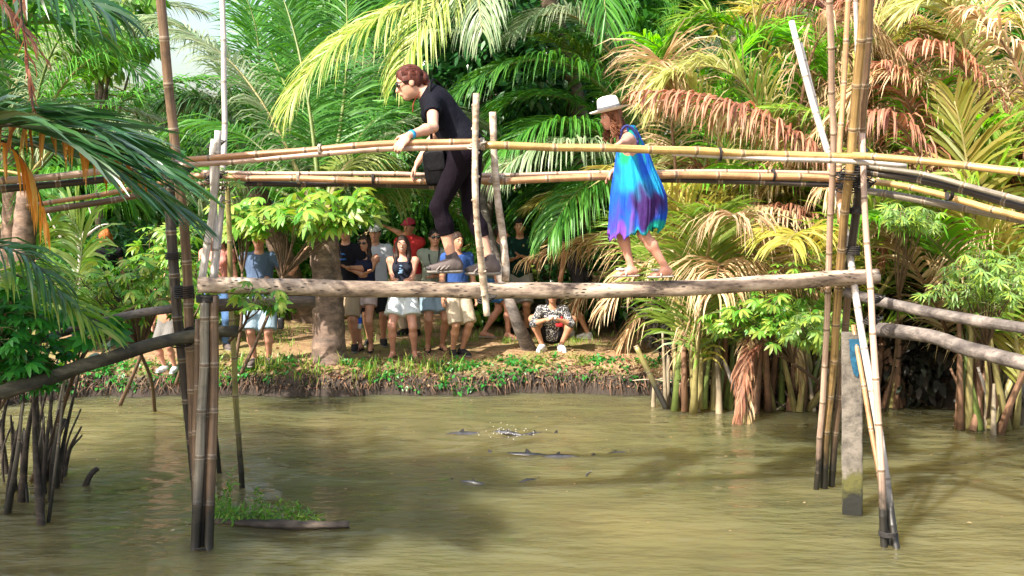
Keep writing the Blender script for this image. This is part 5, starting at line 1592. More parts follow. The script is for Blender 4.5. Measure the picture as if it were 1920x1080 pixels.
class Body:
    """a list of tapered limbs and ellipsoids, melted together"""
    def __init__(s):
        s.p = []

    def cone(s, a, b, ra, rb, k=.03, cut=False, fl=None):
        s.p.append(('c', np.asarray(a, float), np.asarray(b, float), ra, rb, k, cut, fl)); return s

    def ell(s, c, r, Rm, k=.03):
        s.p.append(('e', np.asarray(c, float), np.asarray(r, float), np.asarray(Rm, float), k)); return s

    def chop(s, p, n):          # throw away what lies on the side n points to
        s.p.append(('h', np.asarray(p, float), nrm(n))); return s

    def minus(s, c, r, Rm):
        s.p.append(('m', np.asarray(c, float), np.asarray(r, float), np.asarray(Rm, float))); return s

    def mesh(s, h, noise_=None):
        lo = np.full(3, 1e9); hi = -lo
        for p in s.p:
            if p[0] == 'c':
                r = max(p[3], p[4]); lo = np.minimum(lo, np.minimum(p[1], p[2]) - r); hi = np.maximum(hi, np.maximum(p[1], p[2]) + r)
            elif p[0] == 'e':
                r = p[2].max(); lo = np.minimum(lo, p[1] - r); hi = np.maximum(hi, p[1] + r)
        lo -= .03 + 2 * h; hi += .03 + 2 * h
        n = np.ceil((hi - lo) / h).astype(int) + 1
        ax = [lo[i] + h * np.arange(n[i]) for i in range(3)]
        F = np.full(n, .5, np.float32)
        for p in s.p:
            if p[0] == 'h':
                d = ((ax[0] - p[1][0]) * p[2][0])[:, None, None] + ((ax[1] - p[1][1]) * p[2][1])[None, :, None] + ((ax[2] - p[1][2]) * p[2][2])[None, None]
                F = np.maximum(F, d.astype(np.float32)); continue
            if p[0] == 'c':
                r = max(p[3], p[4]); k = p[5]; a0, a1 = np.minimum(p[1], p[2]) - r, np.maximum(p[1], p[2]) + r
            else:
                r = p[2].max(); k = p[4] if p[0] == 'e' else .0; a0, a1 = p[1] - r, p[1] + r
            pad = k + 2.5 * h
            i0 = np.clip(((a0 - pad - lo) / h).astype(int), 0, n); i1 = np.clip(((a1 + pad - lo) / h).astype(int) + 2, 0, n)
            sl = tuple(slice(i0[q], i1[q]) for q in range(3))
            X = ax[0][sl[0]][:, None, None]; Y = ax[1][sl[1]][None, :, None]; Z = ax[2][sl[2]][None, None]
            if p[0] == 'c':
                a, b = p[1], p[2]; ba = b - a; L2 = max(ba @ ba, 1e-9)
                px_, py_, pz_ = X - a[0], Y - a[1], Z - a[2]
                t = (px_ * ba[0] + py_ * ba[1] + pz_ * ba[2]) / L2
                tc_ = np.clip(t, 0, 1)
                dx, dy, dz = px_ - ba[0] * tc_, py_ - ba[1] * tc_, pz_ - ba[2] * tc_
                if p[7] is not None:      # flattened along a direction
                    nv, f = p[7]; dn = dx * nv[0] + dy * nv[1] + dz * nv[2]
                    dist = np.sqrt(np.maximum(dx * dx + dy * dy + dz * dz - dn * dn, 0) + (dn / f) ** 2) * 1.0
                    d = (dist - (p[3] + (p[4] - p[3]) * tc_)) * min(f, 1)
                else:
                    d = np.sqrt(dx * dx + dy * dy + dz * dz) - (p[3] + (p[4] - p[3]) * tc_)
                if p[6]: d = np.maximum(d, (t - 1) * math.sqrt(L2))
            else:
                Rm = p[3]; q = [X - p[1][0], Y - p[1][1], Z - p[1][2]]
                l = [(q[0] * Rm[w][0] + q[1] * Rm[w][1] + q[2] * Rm[w][2]) for w in range(3)]
                k0 = np.sqrt(sum((l[w] / p[2][w]) ** 2 for w in range(3)))
                k1 = np.sqrt(sum((l[w] / p[2][w] ** 2) ** 2 for w in range(3)))
                d = k0 * (k0 - 1) / np.maximum(k1, 1e-6)
            d = d.astype(np.float32)
            G = F[sl]
            if p[0] == 'm':
                F[sl] = np.maximum(G, -d)
            elif k > 1e-5:
                hh = np.maximum(k - np.abs(G - d), 0) / k
                F[sl] = np.minimum(G, d) - hh * hh * k * .25
            else:
                F[sl] = np.minimum(G, d)
        F[0] = F[-1] = .1; F[:, 0] = F[:, -1] = .1; F[:, :, 0] = F[:, :, -1] = .1
        if noise_ is not None:
            m_ = np.abs(F) < .05
            ii = np.argwhere(m_)
            F[m_] += noise_(ii * h + lo).astype(np.float32)
        return surface_nets(F, lo, h)

    def build(s, name, mat, parent, h=.012, noise_=None):
        V, Q = s.mesh(h, noise_)
        return mk(name, V, [Q], mat, None, True, parent)


def ik(a, c, l1, l2, pole):
    a, c = np.asarray(a, float), np.asarray(c, float)
    v = c - a; L = np.linalg.norm(v); u = v / max(L, 1e-6)
    L = min(L, (l1 + l2) * .998)
    x = (l1 * l1 - l2 * l2 + L * L) / (2 * L)
    y = math.sqrt(max(l1 * l1 - x * x, 0))
    w = np.asarray(pole, float); w = w - (w @ u) * u
    return a + u * x + nrm(w) * y, a + u * L


def ball(c, r, Rm=None, n=10):
    th = np.linspace(0, PI, n)[:, None]; ph = np.linspace(0, 2 * PI, n * 2, endpoint=False)[None]
    P = np.stack([np.sin(th) * np.cos(ph), np.sin(th) * np.sin(ph), np.cos(th) + 0 * ph], -1).reshape(-1, 3) * np.asarray(r)
    if Rm is not None: P = P @ np.asarray(Rm)
    m_ = n * 2
    k = np.arange(n - 1)[:, None] * m_; j = np.arange(m_)[None]
    return P + np.asarray(c), [np.stack([k + j, k + m_ + j, k + m_ + (j + 1) % m_, k + (j + 1) % m_], -1).reshape(-1, 4)]


SKIN = {'fair': skin_mat('fair_skin', (0.62, 0.36, 0.25)), 'pink': skin_mat('flushed_skin', (0.60, 0.30, 0.21)), 'tan': skin_mat('tanned_skin', (0.52, 0.27, 0.165)), 'brown': skin_mat('brown_skin', (0.24, 0.11, 0.06))}
_cl = {}


def cloth(c, rough=.85, kind='plain'):
    key = (c, kind)
    if key not in _cl:
        if kind == 'check':
            m, N, L, b, out = M_new('checked_cloth')
            tc = N.new('ShaderNodeTexCoord')
            ch = N.new('ShaderNodeTexVoronoi'); ch.inputs['Scale'].default_value = 38
            L.new(tc.outputs['Object'], ch.inputs['Vector'])
            r = ramp(N, [(.42, (.6, .58, .55)), (.5, (.03, .03, .035))])
            L.new(ch.outputs['Distance'], r.inputs['Fac']); 
            f = noise(N, L, tc.outputs['Object'], 60, 2)
            r2 = ramp(N, [(.53, (.02, .02, .03)), (.60, (.55, .53, .5))]); L.new(f, r2.inputs['Fac'])
            L.new(r2.outputs['Color'], b.inputs['Base Color']); b.inputs['Roughness'].default_value = .9
        else:
            m, N, L, b, out = M_new('cloth')
            tc = N.new('ShaderNodeTexCoord')
            f = noise(N, L, tc.outputs['Object'], 7, 5)
            r = ramp(N, [(.3, tuple(x * .8 for x in c)), (.7, c)]); L.new(f, r.inputs['Fac'])
            L.new(r.outputs['Color'], b.inputs['Base Color']); b.inputs['Roughness'].default_value = rough
            b.inputs['Specular IOR Level'].default_value = .5 if sum(c) > .15 else .12
            mp = N.new('ShaderNodeMapping'); mp.inputs['Scale'].default_value = (1, 1, .45)
            mp.inputs['Rotation'].default_value = (.3, .5, 0)
            L.new(tc.outputs['Object'], mp.inputs['Vector'])
            w = noise(N, L, mp.outputs[0], 13, 3, .5)
            bp = N.new('ShaderNodeBump'); bp.inputs['Strength'].default_value = .8; bp.inputs['Distance'].default_value = .03
            L.new(w, bp.inputs['Height']); L.new(bp.outputs[0], b.inputs['Normal'])
        _cl[key] = m
    return _cl[key]


def hair_mat(name, c):
    m, N, L, b, out = M_new(name)
    tc = N.new('ShaderNodeTexCoord')
    mp = N.new('ShaderNodeMapping'); mp.inputs['Scale'].default_value = (60, 60, 6)
    L.new(tc.outputs['Object'], mp.inputs['Vector'])
    f = noise(N, L, mp.outputs[0], 1.2, 5)
    r = ramp(N, [(.3, tuple(x * .45 for x in c)), (.7, tuple(min(1, x * 1.35) for x in c))]); L.new(f, r.inputs['Fac'])
    L.new(r.outputs['Color'], b.inputs['Base Color']); b.inputs['Roughness'].default_value = .6; b.inputs['Specular IOR Level'].default_value = .3
    bp = N.new('ShaderNodeBump'); bp.inputs['Strength'].default_value = .8; bp.inputs['Distance'].default_value = .006
    L.new(f, bp.inputs['Height']); L.new(bp.outputs[0], b.inputs['Normal'])
    return m


HAIR = {'black': hair_mat('black_hair', (.012, .009, .008)), 'dark': hair_mat('dark_brown_hair', (.035, .018, .012)), 'auburn': hair_mat('auburn_hair', (.10, .028, .018)), 'red': hair_mat('copper_hair', (.42, .13, .03)),
        'brown': hair_mat('brown_curly_hair', (.17, .065, .03)), 'blond': hair_mat('blond_hair', (.50, .34, .12))}
MAT['eye_dark'] = plain('eye', (.015, .012, .01), .2, 30, .1, 0)
MAT['eye_white'] = plain('eye_white', (.65, .62, .58), .3, 30, .05, 0)
MAT['lips'] = plain('lips', (.45, .12, .09), .4, 30, .1, 0)
MAT['teeth'] = plain('smiling_teeth', (.75, .72, .66), .3, 30, .05, 0)
MAT['lens'] = plain('sunglass_lens', (.01, .01, .012), .08, 30, .1, 0, 1.0)
MAT['shoe_dark'] = cloth((.03, .028, .03)); MAT['shoe_grey'] = cloth((.11, .085, .08)); MAT['shoe_white'] = cloth((.62, .62, .64)); MAT['sole'] = cloth((.20, .18, .16))
MAT['camera'] = plain('black_plastic', (.015, .015, .017), .35, 30, .2, 0)
MAT['device'] = plain('silver_plastic', (.5, .5, .52), .3, 30, .2, 0)


def basis(f, u):
    """rows: right, forward, up"""
    f = nrm(f); u = np.asarray(u, float); u = nrm(u - (u @ f) * f)
    return np.array([np.cross(f, u), f, u])


def box_part(name, c, r, Rm, mat, parent, ch=.15):
    """rounded box: squashed superellipsoid"""
    V, p = ball((0, 0, 0), (1, 1, 1), None, 10)
    V = np.sign(V) * np.abs(V) ** .35
    V = V / np.abs(V).max()
    V = (V * np.asarray(r)) @ np.asarray(Rm) + np.asarray(c)
    return mk(name, V, p, mat, parent=parent)


def hand(B, wr, d, n, side, s=1.0, curl=.5, thumb=.9, k=.008, spread=.10):
    """palm, four unequal bent fingers and a thumb that leaves the palm's side.
    d: towards the fingers, n: palm normal (fingers curl towards it), side: towards the thumb"""
    d = nrm(d); n = nrm(n - (n @ d) * d); side = nrm(side - (side @ d) * d - (side @ n) * n)
    Rm = np.array([side, n, d])
    B.ell(wr + d * .048 * s, np.array([.040, .016, .052]) * s, Rm, .012)
    for q, (o, l) in enumerate(((.028, .068), (.010, .076), (-.009, .070), (-.027, .055))):
        a = wr + d * .088 * s + side * o * s
        dd = nrm(d + side * (o / .03) * spread + n * curl * .35)
        b = a + dd * l * .45 * s
        d2 = nrm(dd * math.cos(curl) + n * math.sin(curl))
        c_ = b + d2 * l * .32 * s
        d3 = nrm(dd * math.cos(curl * 1.8) + n * math.sin(curl * 1.8))
        e = c_ + d3 * l * .25 * s
        r = .0088 * s
        B.cone(a - dd * .02 * s, b, r * 1.05, r, k).cone(b, c_, r, r * .93, k).cone(c_, e, r * .93, r * .8, k)
    t0_ = wr + d * .022 * s + side * .028 * s
    td = nrm(side * .75 + d * .7 + n * .35 * thumb)
    t1 = t0_ + td * .045 * s
    td2 = nrm(td * .6 + d * .6 + n * .5 * thumb)
    B.cone(t0_, t1, .013 * s, .010 * s, .012).cone(t1, t1 + td2 * .032 * s, .010 * s, .008 * s, k)


def figure(name_lab, loc, J, S, skin, shirt=None, bottom=None, shoes='shoe_dark', hair=None, sex='f', h=.012, hands=None, face=True, extra=None, feet=True, hat=None, glasses=False, smile=False, fat=1.0, group=None, wear=None):
    """J: joints in world space; S: scale (1 = 1.70 m)"""
    t = thing('person', name_lab, 'person', loc, group)
    f, u = nrm(J['fwd']), nrm(J['neck'] - J['pelvis'])
    T = basis(f, u); r, f, u = T
    Hf = nrm(J['look']); HB = basis(Hf, J.get('headup', V3(0, 0, 1)))
    hr, hf, hu = HB
    pel, neck, head = J['pelvis'], J['neck'], J['head']
    chest = pel + (neck - pel) * .68; waist = pel + (neck - pel) * .33
    w_ = 1.0 if sex == 'f' else 1.08
    sm = SKIN[skin]
    B = Body()
    B.ell(pel, np.array([.160 * (1.04 if sex == 'f' else .98), .112 * fat, .115]) * S, T, .05)
    B.ell(waist, np.array([.128 * w_, .095 * fat, .13]) * S, T, .06)
    B.ell(chest, np.array([.150 * w_, .108, .165]) * S, T, .06)
    B.cone(J['shR'], J['shL'], .050 * S, .050 * S, .05)
    B.cone(neck - u * .03 * S, head - hu * .06 * S - hf * .012 * S, .054 * S * w_, .047 * S * w_, .03)
    # head
    q = S
    B.ell(head + hu * .022 * q - hf * .010 * q, np.array([.074, .094, .098]) * q, HB, .02)
    B.ell(head - hu * .038 * q + hf * .022 * q, np.array([.058, .066, .070]) * q, HB, .03)
    B.cone(head - hu * .090 * q + hf * .055 * q, head - hu * .088 * q + hf * .060 * q, .022 * q, .020 * q, .03)
    B.cone(head + hu * .012 * q + hf * .082 * q, head - hu * .028 * q + hf * .106 * q, .009 * q, .0135 * q, .014)
    B.cone(head + hu * .026 * q + hf * .076 * q - hr * .03 * q, head + hu * .026 * q + hf * .076 * q + hr * .03 * q, .012 * q, .012 * q, .016)
    B.cone(head - hu * .058 * q + hf * .086 * q - hr * .014 * q, head - hu * .058 * q + hf * .086 * q + hr * .014 * q, .010 * q, .010 * q, .012)
    for s_ in (-1, 1):
        B.ell(head - hu * .005 * q + hr * s_ * .075 * q - hf * .008 * q, np.array([.010, .020, .031]) * q, HB, .006)
    for s_, sd in (('R', 1), ('L', -1)):
        sh, el, wr = J['sh' + s_], J['el' + s_], J['wr' + s_]
        B.cone(sh, el, .046 * S * w_, .036 * S * w_, .03)
        ud = nrm(wr - el)
        B.cone(el, el + (wr - el) * .3, .036 * S, .039 * S * w_, .02)
        B.cone(el + (wr - el) * .3, wr, .038 * S * w_, .024 * S, .02)
        hp, kn, an = J['hip' + s_], J['kn' + s_], J['an' + s_]
        B.cone(hp, kn, .088 * S * fat, .054 * S, .05)
        kd = nrm(kn - (hp + an) / 2 + f * .05)
        B.cone(kn, kn + (an - kn) * .32 - kd * .012 * S, .052 * S, .054 * S, .03)
        B.cone(kn + (an - kn) * .32 - kd * .010 * S, an, .053 * S, .031 * S, .03)
        fd = J['ft' + s_]
        up_ = J.get('fu' + s_, V3(0, 0, 1))
        if shoes not in ('sandal', 'flipflop'):
            B.cone(an, an - up_ * .03 * S, .030 * S, .026 * S, .02)
        else:
            B.cone(an - up_ * .035 * S - fd * .035 * S, an - up_ * .045 * S + fd * .03 * S, .032 * S, .030 * S, .03)
            B.cone(an - up_ * .03 * S + fd * .02 * S, an - up_ * .062 * S + fd * .14 * S, .034 * S, .021 * S, .03)
            sdv = np.cross(fd, up_)
            B.cone(an - up_ * .064 * S + fd * .11 * S - sdv * .02 * S, an - up_ * .064 * S + fd * .11 * S + sdv * .02 * S, .018 * S, .018 * S, .02)
        if hands is not None and s_ in hands:
            hd = hands[s_]
            hand(B, wr, hd[0], hd[1], hd[2], S * .90, hd[3])
        else:
            ax_ = nrm(wr - el)
            pn = nrm(np.cross(ax_, f) * sd + V3(0, 0, .01))
            hand(B, wr, nrm(ax_ + f * .15), -nrm(np.cross(ax_, f) * sd) if abs(ax_ @ f) < .95 else V3(0, 0, -1), f if abs(ax_ @ f) < .95 else u, S, .45, k=.012)
    B.build('body', sm, t, h)
    # face
    if face:
        for s_ in (-1, 1):
            c = head + hu * .012 * q + hr * s_ * .031 * q + hf * .0795 * q
            V, p = ball(c, np.array([.0135, .008, .0085]) * q, HB, 7); e_ = mk('eye', V, p, MAT['eye_white'], parent=t)
            V, p = ball(c + hf * .0055 * q, np.array([.0065, .005, .0068]) * q, HB, 6); mk('iris', V, p, MAT['eye_dark'], parent=e_)
            C = np.array([head + hu * .030 * q + hr * s_ * x * q + hf * y * q for x, y in ((.014, .090), (.030, .089), (.046, .078))])
            C[1] += hu * .004 * q
            V, p, uv = tube_arrays(C, np.array([.0032, .0036, .002]) * q, 5); mk('eyebrow', V, p, hair[1] if hair else HAIR['dark'], parent=t)
        mc = head - hu * .056 * q + hf * .0945 * q
        V, p = ball(mc, np.array([.021, .006, .0065]) * q, HB, 7); mo = mk('mouth', V, p, MAT['lips'], parent=t)
        if smile:
            V, p = ball(mc + hf * .002 * q, np.array([.017, .0058, .004]) * q, HB, 6); mk('teeth', V, p, MAT['teeth'], parent=mo)
    if glasses:
        mb = MB()
        for s_ in (-1, 1):
            V, p = ball(head + hu * .012 * q + hr * s_ * .033 * q + hf * .092 * q, np.array([.029, .010, .021]) * q, HB, 9); mb.add(V, p)
            V, p, uv = tube_arrays(np.array([head + hu * .020 * q + hr * s_ * .058 * q + hf * .084 * q, head + hu * .018 * q + hr * s_ * .080 * q + hf * .04 * q, head + hu * .010 * q + hr * s_ * .080 * q - hf * .01 * q]), .0038 * q, 5); mb.add(V, p)
        V, p, uv = tube_arrays(np.array([head + hu * .020 * q - hr * .02 * q + hf * .101 * q, head + hu * .020 * q + hr * .02 * q + hf * .101 * q]), .0032 * q, 5); mb.add(V, p)
        mb.build('sunglasses', MAT['lens'], t)
    # shirt
    if shirt:
        c_, sleeve, kw = shirt
        Sh = Body()
        ex = .016
        drop = kw.get('drop', .06)
        Sh.ell(waist, (np.array([.128 * w_, .100 * fat, .15]) + ex + kw.get('loose', .008)) * S, T, .06)
        Sh.ell(chest, (np.array([.150 * w_, .108, .165]) + ex) * S, T, .06)
        Sh.ell(pel + u * .02 * S, (np.array([.160 * (1.04 if sex == 'f' else .98), .112 * fat, .13]) + ex + kw.get('loose', .008)) * S, T, .06)
        if sex == 'f':
            for s_ in (-1, 1):
                Sh.ell(chest + r * s_ * .070 * S + f * .095 * S - u * .005 * S, np.array([.062, .055, .060]) * S, T, .03)
        if sleeve > 0:
            Sh.cone(J['shR'], J['shL'], .066 * S, .066 * S, .05)
            Sh.cone(neck - u * .05 * S, neck + u * .005 * S, .075 * S, .062 * S, .03)
            Sh.chop(neck + u * .012 * S + f * .0 * S, u * 1.0 + f * .55)
            Sh.chop(pel - u * drop * S, -u)
            sl = Body(); sl.p = Sh.p
            for s_ in 'RL':
                e = J['sh' + s_] + (J['el' + s_] - J['sh' + s_]) * min(sleeve, 1)
                sl.cone(J['sh' + s_], e, .064 * S * w_, (.060 if sleeve < 1 else .05) * S * w_, .03, cut=sleeve < 1)
                if sleeve > 1: sl.cone(J['el' + s_], J['el' + s_] + (J['wr' + s_] - J['el' + s_]) * (sleeve - 1), .052 * S, .042 * S, .03, cut=True)
        else:
            Sh.chop(chest + u * .115 * S, u * 1.0 + f * .25)
            Sh.chop(pel - u * drop * S, -u)
            for s_ in (-1, 1):
                a = chest + u * .08 * S + r * s_ * .085 * S + f * .112 * S; b_ = chest + u * .225 * S + r * s_ * .075 * S; d2 = chest + u * .08 * S + r * s_ * .085 * S - f * .108 * S
                Sh.cone(a, b_, .016 * S, .014 * S, .01).cone(b_, d2, .014 * S, .016 * S, .01)
        o = Sh.build(kw.get('name', 'shirt'), kw.get('mat') or cloth(c_), t, h)
        if kw.get('print'):
            pc, ps = kw['print']
            mb = MB()
            rg = np.random.default_rng(int(S * 1000))
            for q_ in range(7):
                V, p = ball(chest + u * (rg.uniform(-.07, .05)) * S + r * rg.uniform(-ps, ps) * S + f * (.108 + ex + .012) * S, np.array([.028, .010, .012]) * S * rg.uniform(.6, 1.2), T, 6)
                mb.add(V, p)
            mb.build('chest_print', cloth(pc), o)
    # trousers, shorts, skirt
    if bottom:
        c_, ln, kw = bottom
        Bo = Body(); ex = kw.get('ex', .016)
        Bo.ell(pel, (np.array([.160 * (1.04 if sex == 'f' else .98), .112 * fat, .125]) + ex) * S, T, .05)
        Bo.chop(pel + u * .09 * S, u)
        fl = kw.get('flare', .02)
        for s_ in 'RL':
            hp, kn, an = J['hip' + s_], J['kn' + s_], J['an' + s_]
            if ln <= 1:
                e = hp + (kn - hp) * ln
                Bo.cone(hp, e, (.088 * fat + ex) * S, ((.088 + (.054 - .088) * ln) * fat + ex + fl) * S, .04 if fl < .04 else .015, cut=True)
            else:
                Bo.cone(hp, kn, (.088 * fat + ex) * S, (.054 + ex + fl * .5) * S, .04)
                kd = nrm(kn - (hp + an) / 2 + f * .05)
                m3_ = kn + (an - kn) * .32 - kd * .012 * S
                e = kn + (an - kn) * (ln - 1) - kd * .010 * S
                Bo.cone(kn, m3_, (.052 + ex + fl * .5) * S, (.055 + ex + fl * .5) * S, .03)
                tt2 = min(max(((ln - 1) - .32) / .68, 0), 1)
                if ln - 1 > .33: Bo.cone(m3_, e, (.055 + ex + fl * .5) * S, ((.054 - .022 * tt2) + ex + fl) * S, .03, cut=True)
        o = Bo.build(kw.get('name', 'shorts'), kw.get('mat') or cloth(c_), t, h)
    # shoes
    if shoes and feet is not False or shoes and feet is False:
        for s_ in 'RL':
            an, fd = J['an' + s_], J['ft' + s_]; up_ = J.get('fu' + s_, V3(0, 0, 1)); sdv = np.cross(fd, up_)
            Z = Body()
            if shoes in ('sandal', 'flipflop'):
                Z.cone(an - up_ * .078 * S - fd * .05 * S, an - up_ * .082 * S + fd * .15 * S, .040 * S, .046 * S, .01, fl=(up_, .28))
                o = Z.build('sandal', MAT['shoe_dark'] if shoes == 'sandal' else cloth((.36, .30, .26)), t, min(h, .010))
                c0 = an - up_ * .055 * S + fd * .075 * S
                for k_ in ((.03, .075) if shoes == 'sandal' else (.06,)):
                    a_ = np.linspace(0, PI, 9)
                    C = an + fd * k_ * S - up_ * .07 * S + np.outer(np.cos(a_), sdv) * .042 * S + np.outer(np.sin(a_), up_) * (.060 - k_ * .35) * S
                    V, p, uv = tube_arrays(C, .007 * S, 5); mk('strap', V, p, MAT['shoe_dark'] if shoes == 'sandal' else cloth((.55, .5, .45)), parent=o)
            else:
                Z.cone(an - up_ * .02 * S - fd * .025 * S, an - up_ * .045 * S - fd * .035 * S, .045 * S, .042 * S, .03)
                Z.cone(an - up_ * .04 * S - fd * .03 * S, an - up_ * .05 * S + fd * .06 * S, .042 * S, .044 * S, .03)
                Z.cone(an - up_ * .03 * S + fd * .01 * S, an - up_ * .058 * S + fd * .15 * S, .045 * S, .032 * S, .03)
                Z.chop(an - up_ * .078 * S, -up_)
                Z.cone(an + up_ * .03 * S, an - up_ * .02 * S, .044 * S, .046 * S, .02) if shoes == 'shoe_grey' and h < .01 else None
                o = Z.build('shoe', MAT[shoes], t, min(h, .010))
                So = Body()
                So.cone(an - up_ * .080 * S - fd * .040 * S, an - up_ * .080 * S + fd * .15 * S, .045 * S, .040 * S, .01, fl=(up_, .40))
                So.build('sole', MAT['sole'] if shoes != 'shoe_white' else MAT['shoe_white'], o, min(h, .010))
    # hair
    if hair:
        style, hm = hair
        Hh = Body()
        Hh.ell(head + hu * .030 * q - hf * .016 * q, np.array([.083, .102, .100]) * q, HB, .02)
        if style == 'short':
            Hh.chop(head + hf * .070 * q + hu * .055 * q, hf * .95 - hu * .65); Hh.chop(head - hu * .030 * q - hf * .02 * q, hf * .6 - hu * .8)
        else:
            Hh.chop(head + hf * .066 * q + hu * .050 * q, hf * .95 - hu * .50)
        if style == 'long':
            for s_ in (-1, 1):
                Hh.cone(head + hr * s_ * .070 * q - hf * .02 * q, neck + r * s_ * .085 * q + f * .03 * q - u * .02 * q, .034 * q, .036 * q, .03)
                Hh.cone(neck + r * s_ * .085 * q + f * .03 * q - u * .02 * q, neck + r * s_ * .095 * q + f * .085 * q - u * .17 * q, .036 * q, .016 * q, .03)
            Hh.cone(head - hf * .06 * q, neck - f * .06 * q - u * .10 * q, .07 * q, .055 * q, .04)
        elif style == 'bob':
            for s_ in (-1, 0, 1):
                Hh.cone(head + hr * s_ * .06 * q - hf * .03 * q, head + hr * s_ * .07 * q - hf * .04 * q - hu * .11 * q, .045 * q, .035 * q, .03)
        elif style == 'bun':
            Hh.ell(head - hf * .11 * q + hu * .0 * q, np.array([.04, .04, .045]) * q, HB, .02)

        def nz(P):
            return .0035 * (np.sin(P @ V3(95, 40, 22)) + np.sin(P @ V3(-40, 105, 27) + 1))
        Hh.build('hair', hm, t, min(h, .010), nz)
    if hat:
        mb = MB()
        hc, kind = hat
        if kind == 'cap':
            Hc = Body(); Hc.ell(head + hu * .040 * q - hf * .008 * q, np.array([.088, .106, .094]) * q, HB, .0).chop(head + hu * .035 * q, -hu)
            o = Hc.build('cap', cloth(hc), t, min(h, .010))
            a_ = np.linspace(-PI / 2, PI / 2, 12)
            V = []
            for dz in (.004, -.004):
                for rr_ in (0, 1):
                    V += [head + hu * (.040 + dz - .012 * rr_ * math.cos(x)) * q + hr * math.sin(x) * .078 * q + hf * (.075 + rr_ * .085 * math.cos(x)) * q for x in a_]
            V = np.array(V); n_ = 12; Q = []
            for i in range(n_ - 1):
                Q += [(i, i + 1, n_ + i + 1, n_ + i), (2 * n_ + i, 3 * n_ + i, 3 * n_ + i + 1, 2 * n_ + i + 1), (n_ + i, n_ + i + 1, 3 * n_ + i + 1, 3 * n_ + i)]
            mk('peak', V, [np.array(Q)], cloth(hc), parent=o)
    J['T'] = T; J['HB'] = HB; J['chest'] = chest; J['S'] = S
    return t


def stand(feet, face_az, H, lean=0.0, side=0.0, gap=.10, hands=None, look=None, walk=0.0, hip=None, lookdown=.0, turn=0.0):
    """joints of somebody standing: feet = midpoint on the ground, face_az = compass angle faced (0 = +Y, pi = camera)"""
    S = H / 1.70
    f = V3(math.sin(face_az), math.cos(face_az), 0); r = V3(math.cos(face_az), -math.sin(face_az), 0); z = V3(0, 0, 1)
    J = {'fwd': f}
    hz = (hip if hip else .90) * S
    pel = feet + z * hz - f * (.12 * S * lean)
    up = nrm(z * math.cos(lean) + f * math.sin(lean) + r * side)
    fw = nrm(f - (f @ up) * up)
    J['fwd'] = fw
    J['pelvis'] = pel
    J['neck'] = pel + up * .53 * S
    lk = nrm(V3(math.sin(face_az + turn), math.cos(face_az + turn), -lookdown)) if look is None else nrm(look)
    J['look'] = lk
    J['headup'] = nrm(z + up * .3)
    J['head'] = J['neck'] + nrm(up + z * .5) * .155 * S + lk * .02 * S
    for s_, sd in (('R', 1), ('L', -1)):
        J['sh' + s_] = J['neck'] + r * sd * .175 * S * 1.0 - up * .065 * S
        J['hip' + s_] = pel + r * sd * .085 * S - up * .05 * S
        ft = feet + r * sd * gap * S + f * walk * sd * S
        an = ft + z * .092 * S
        kn, an2 = ik(J['hip' + s_], an, .42 * S, .41 * S, f + r * sd * .15)
        J['kn' + s_], J['an' + s_] = kn, an2
        J['ft' + s_] = nrm(f + r * sd * .25)
        tgt = None if hands is None else hands.get(s_)
        if tgt is None:
            tgt = (.04, .02, -.56)           # hanging
            w = J['sh' + s_] + (r * sd * .07 + f * .05 - z * .53) * S
        else:
            w = J['neck'] + (r * tgt[0] + f * tgt[1] + z * tgt[2]) * S
        el, wr = ik(J['sh' + s_], w, .285 * S, .255 * S, -f * .6 + r * sd * .6 - z * .5)
        J['el' + s_], J['wr' + s_] = el, wr
    return J, S
# ---------------------------------------------------------------- the woman on the bridge (walking left, bent over the rails)
def W(px, py, Y):
    return at(px, py, Y)


YW = 8.12
S = 1.03
J = {}
J['pelvis'] = W(872, 275, YW)
J['neck'] = W(801, 168, YW - .01)
J['head'] = W(768, 156, YW - .03)
J['look'] = nrm(V3(-.93, -.16, -.34)); J['headup'] = nrm(V3(-.22, 0, 1))
J['fwd'] = nrm(V3(-.84, -.10, -.50))
J['shL'] = W(811, 194, YW - .185); J['shR'] = W(806, 186, YW + .17)
J['wrL'] = W(766, 254, 7.50); J['wrR'] = W(783, 306, 8.40)
J['elL'], J['wrL'] = ik(J['shL'], J['wrL'], .285 * S, .26 * S, V3(.35, -.5, -.6))
J['elR'], J['wrR'] = ik(J['shR'], J['wrR'], .285 * S, .26 * S, V3(.3, .4, -.5))
J['hipL'] = W(868, 290, YW - .085); J['hipR'] = W(878, 290, YW + .09)
aL, aR = W(848, 488, YW - .05), W(919, 492, YW + .02)
J['knL'], J['anL'] = ik(J['hipL'], aL, .42 * S, .405 * S, V3(-1, -.05, 0))
J['knR'], J['anR'] = ik(J['hipR'], aR, .42 * S, .405 * S, V3(-1, 0, 0))
J['ftL'] = nrm(V3(-1, -.12, -.02)); J['ftR'] = nrm(V3(-.6, -.05, 0.0) * V3(1, 1, 1) + V3(-.4, 0, 0))
hl = nrm(W(747, 268, 7.50) - J['wrL'])
hands = {'L': (nrm(V3(-.55, -.42, -.66)), V3(.1, .9, -.35), V3(-.7, .3, .5), .40), 'R': (nrm(V3(-.45, .25, -.8)), V3(.3, .2, -.9), V3(-.7, -.7, 0), .7)}
wmn = figure('woman in black tee and cropped leggings bending forward with both hands on the handrails', at(868, 527, YW), J, S, 'fair', hands=hands,
             shirt=((.006, .006, .011), .45, {'drop': .16, 'loose': .006}), bottom=((.007, .004, .008), 1.52, {'name': 'leggings', 'ex': .008, 'flare': .0}), shoes='shoe_grey', hair=('bun', HAIR['auburn']), glasses=True, h=.0075, fat=1.12)
HB = J['HB']; hr, hf, hu = HB
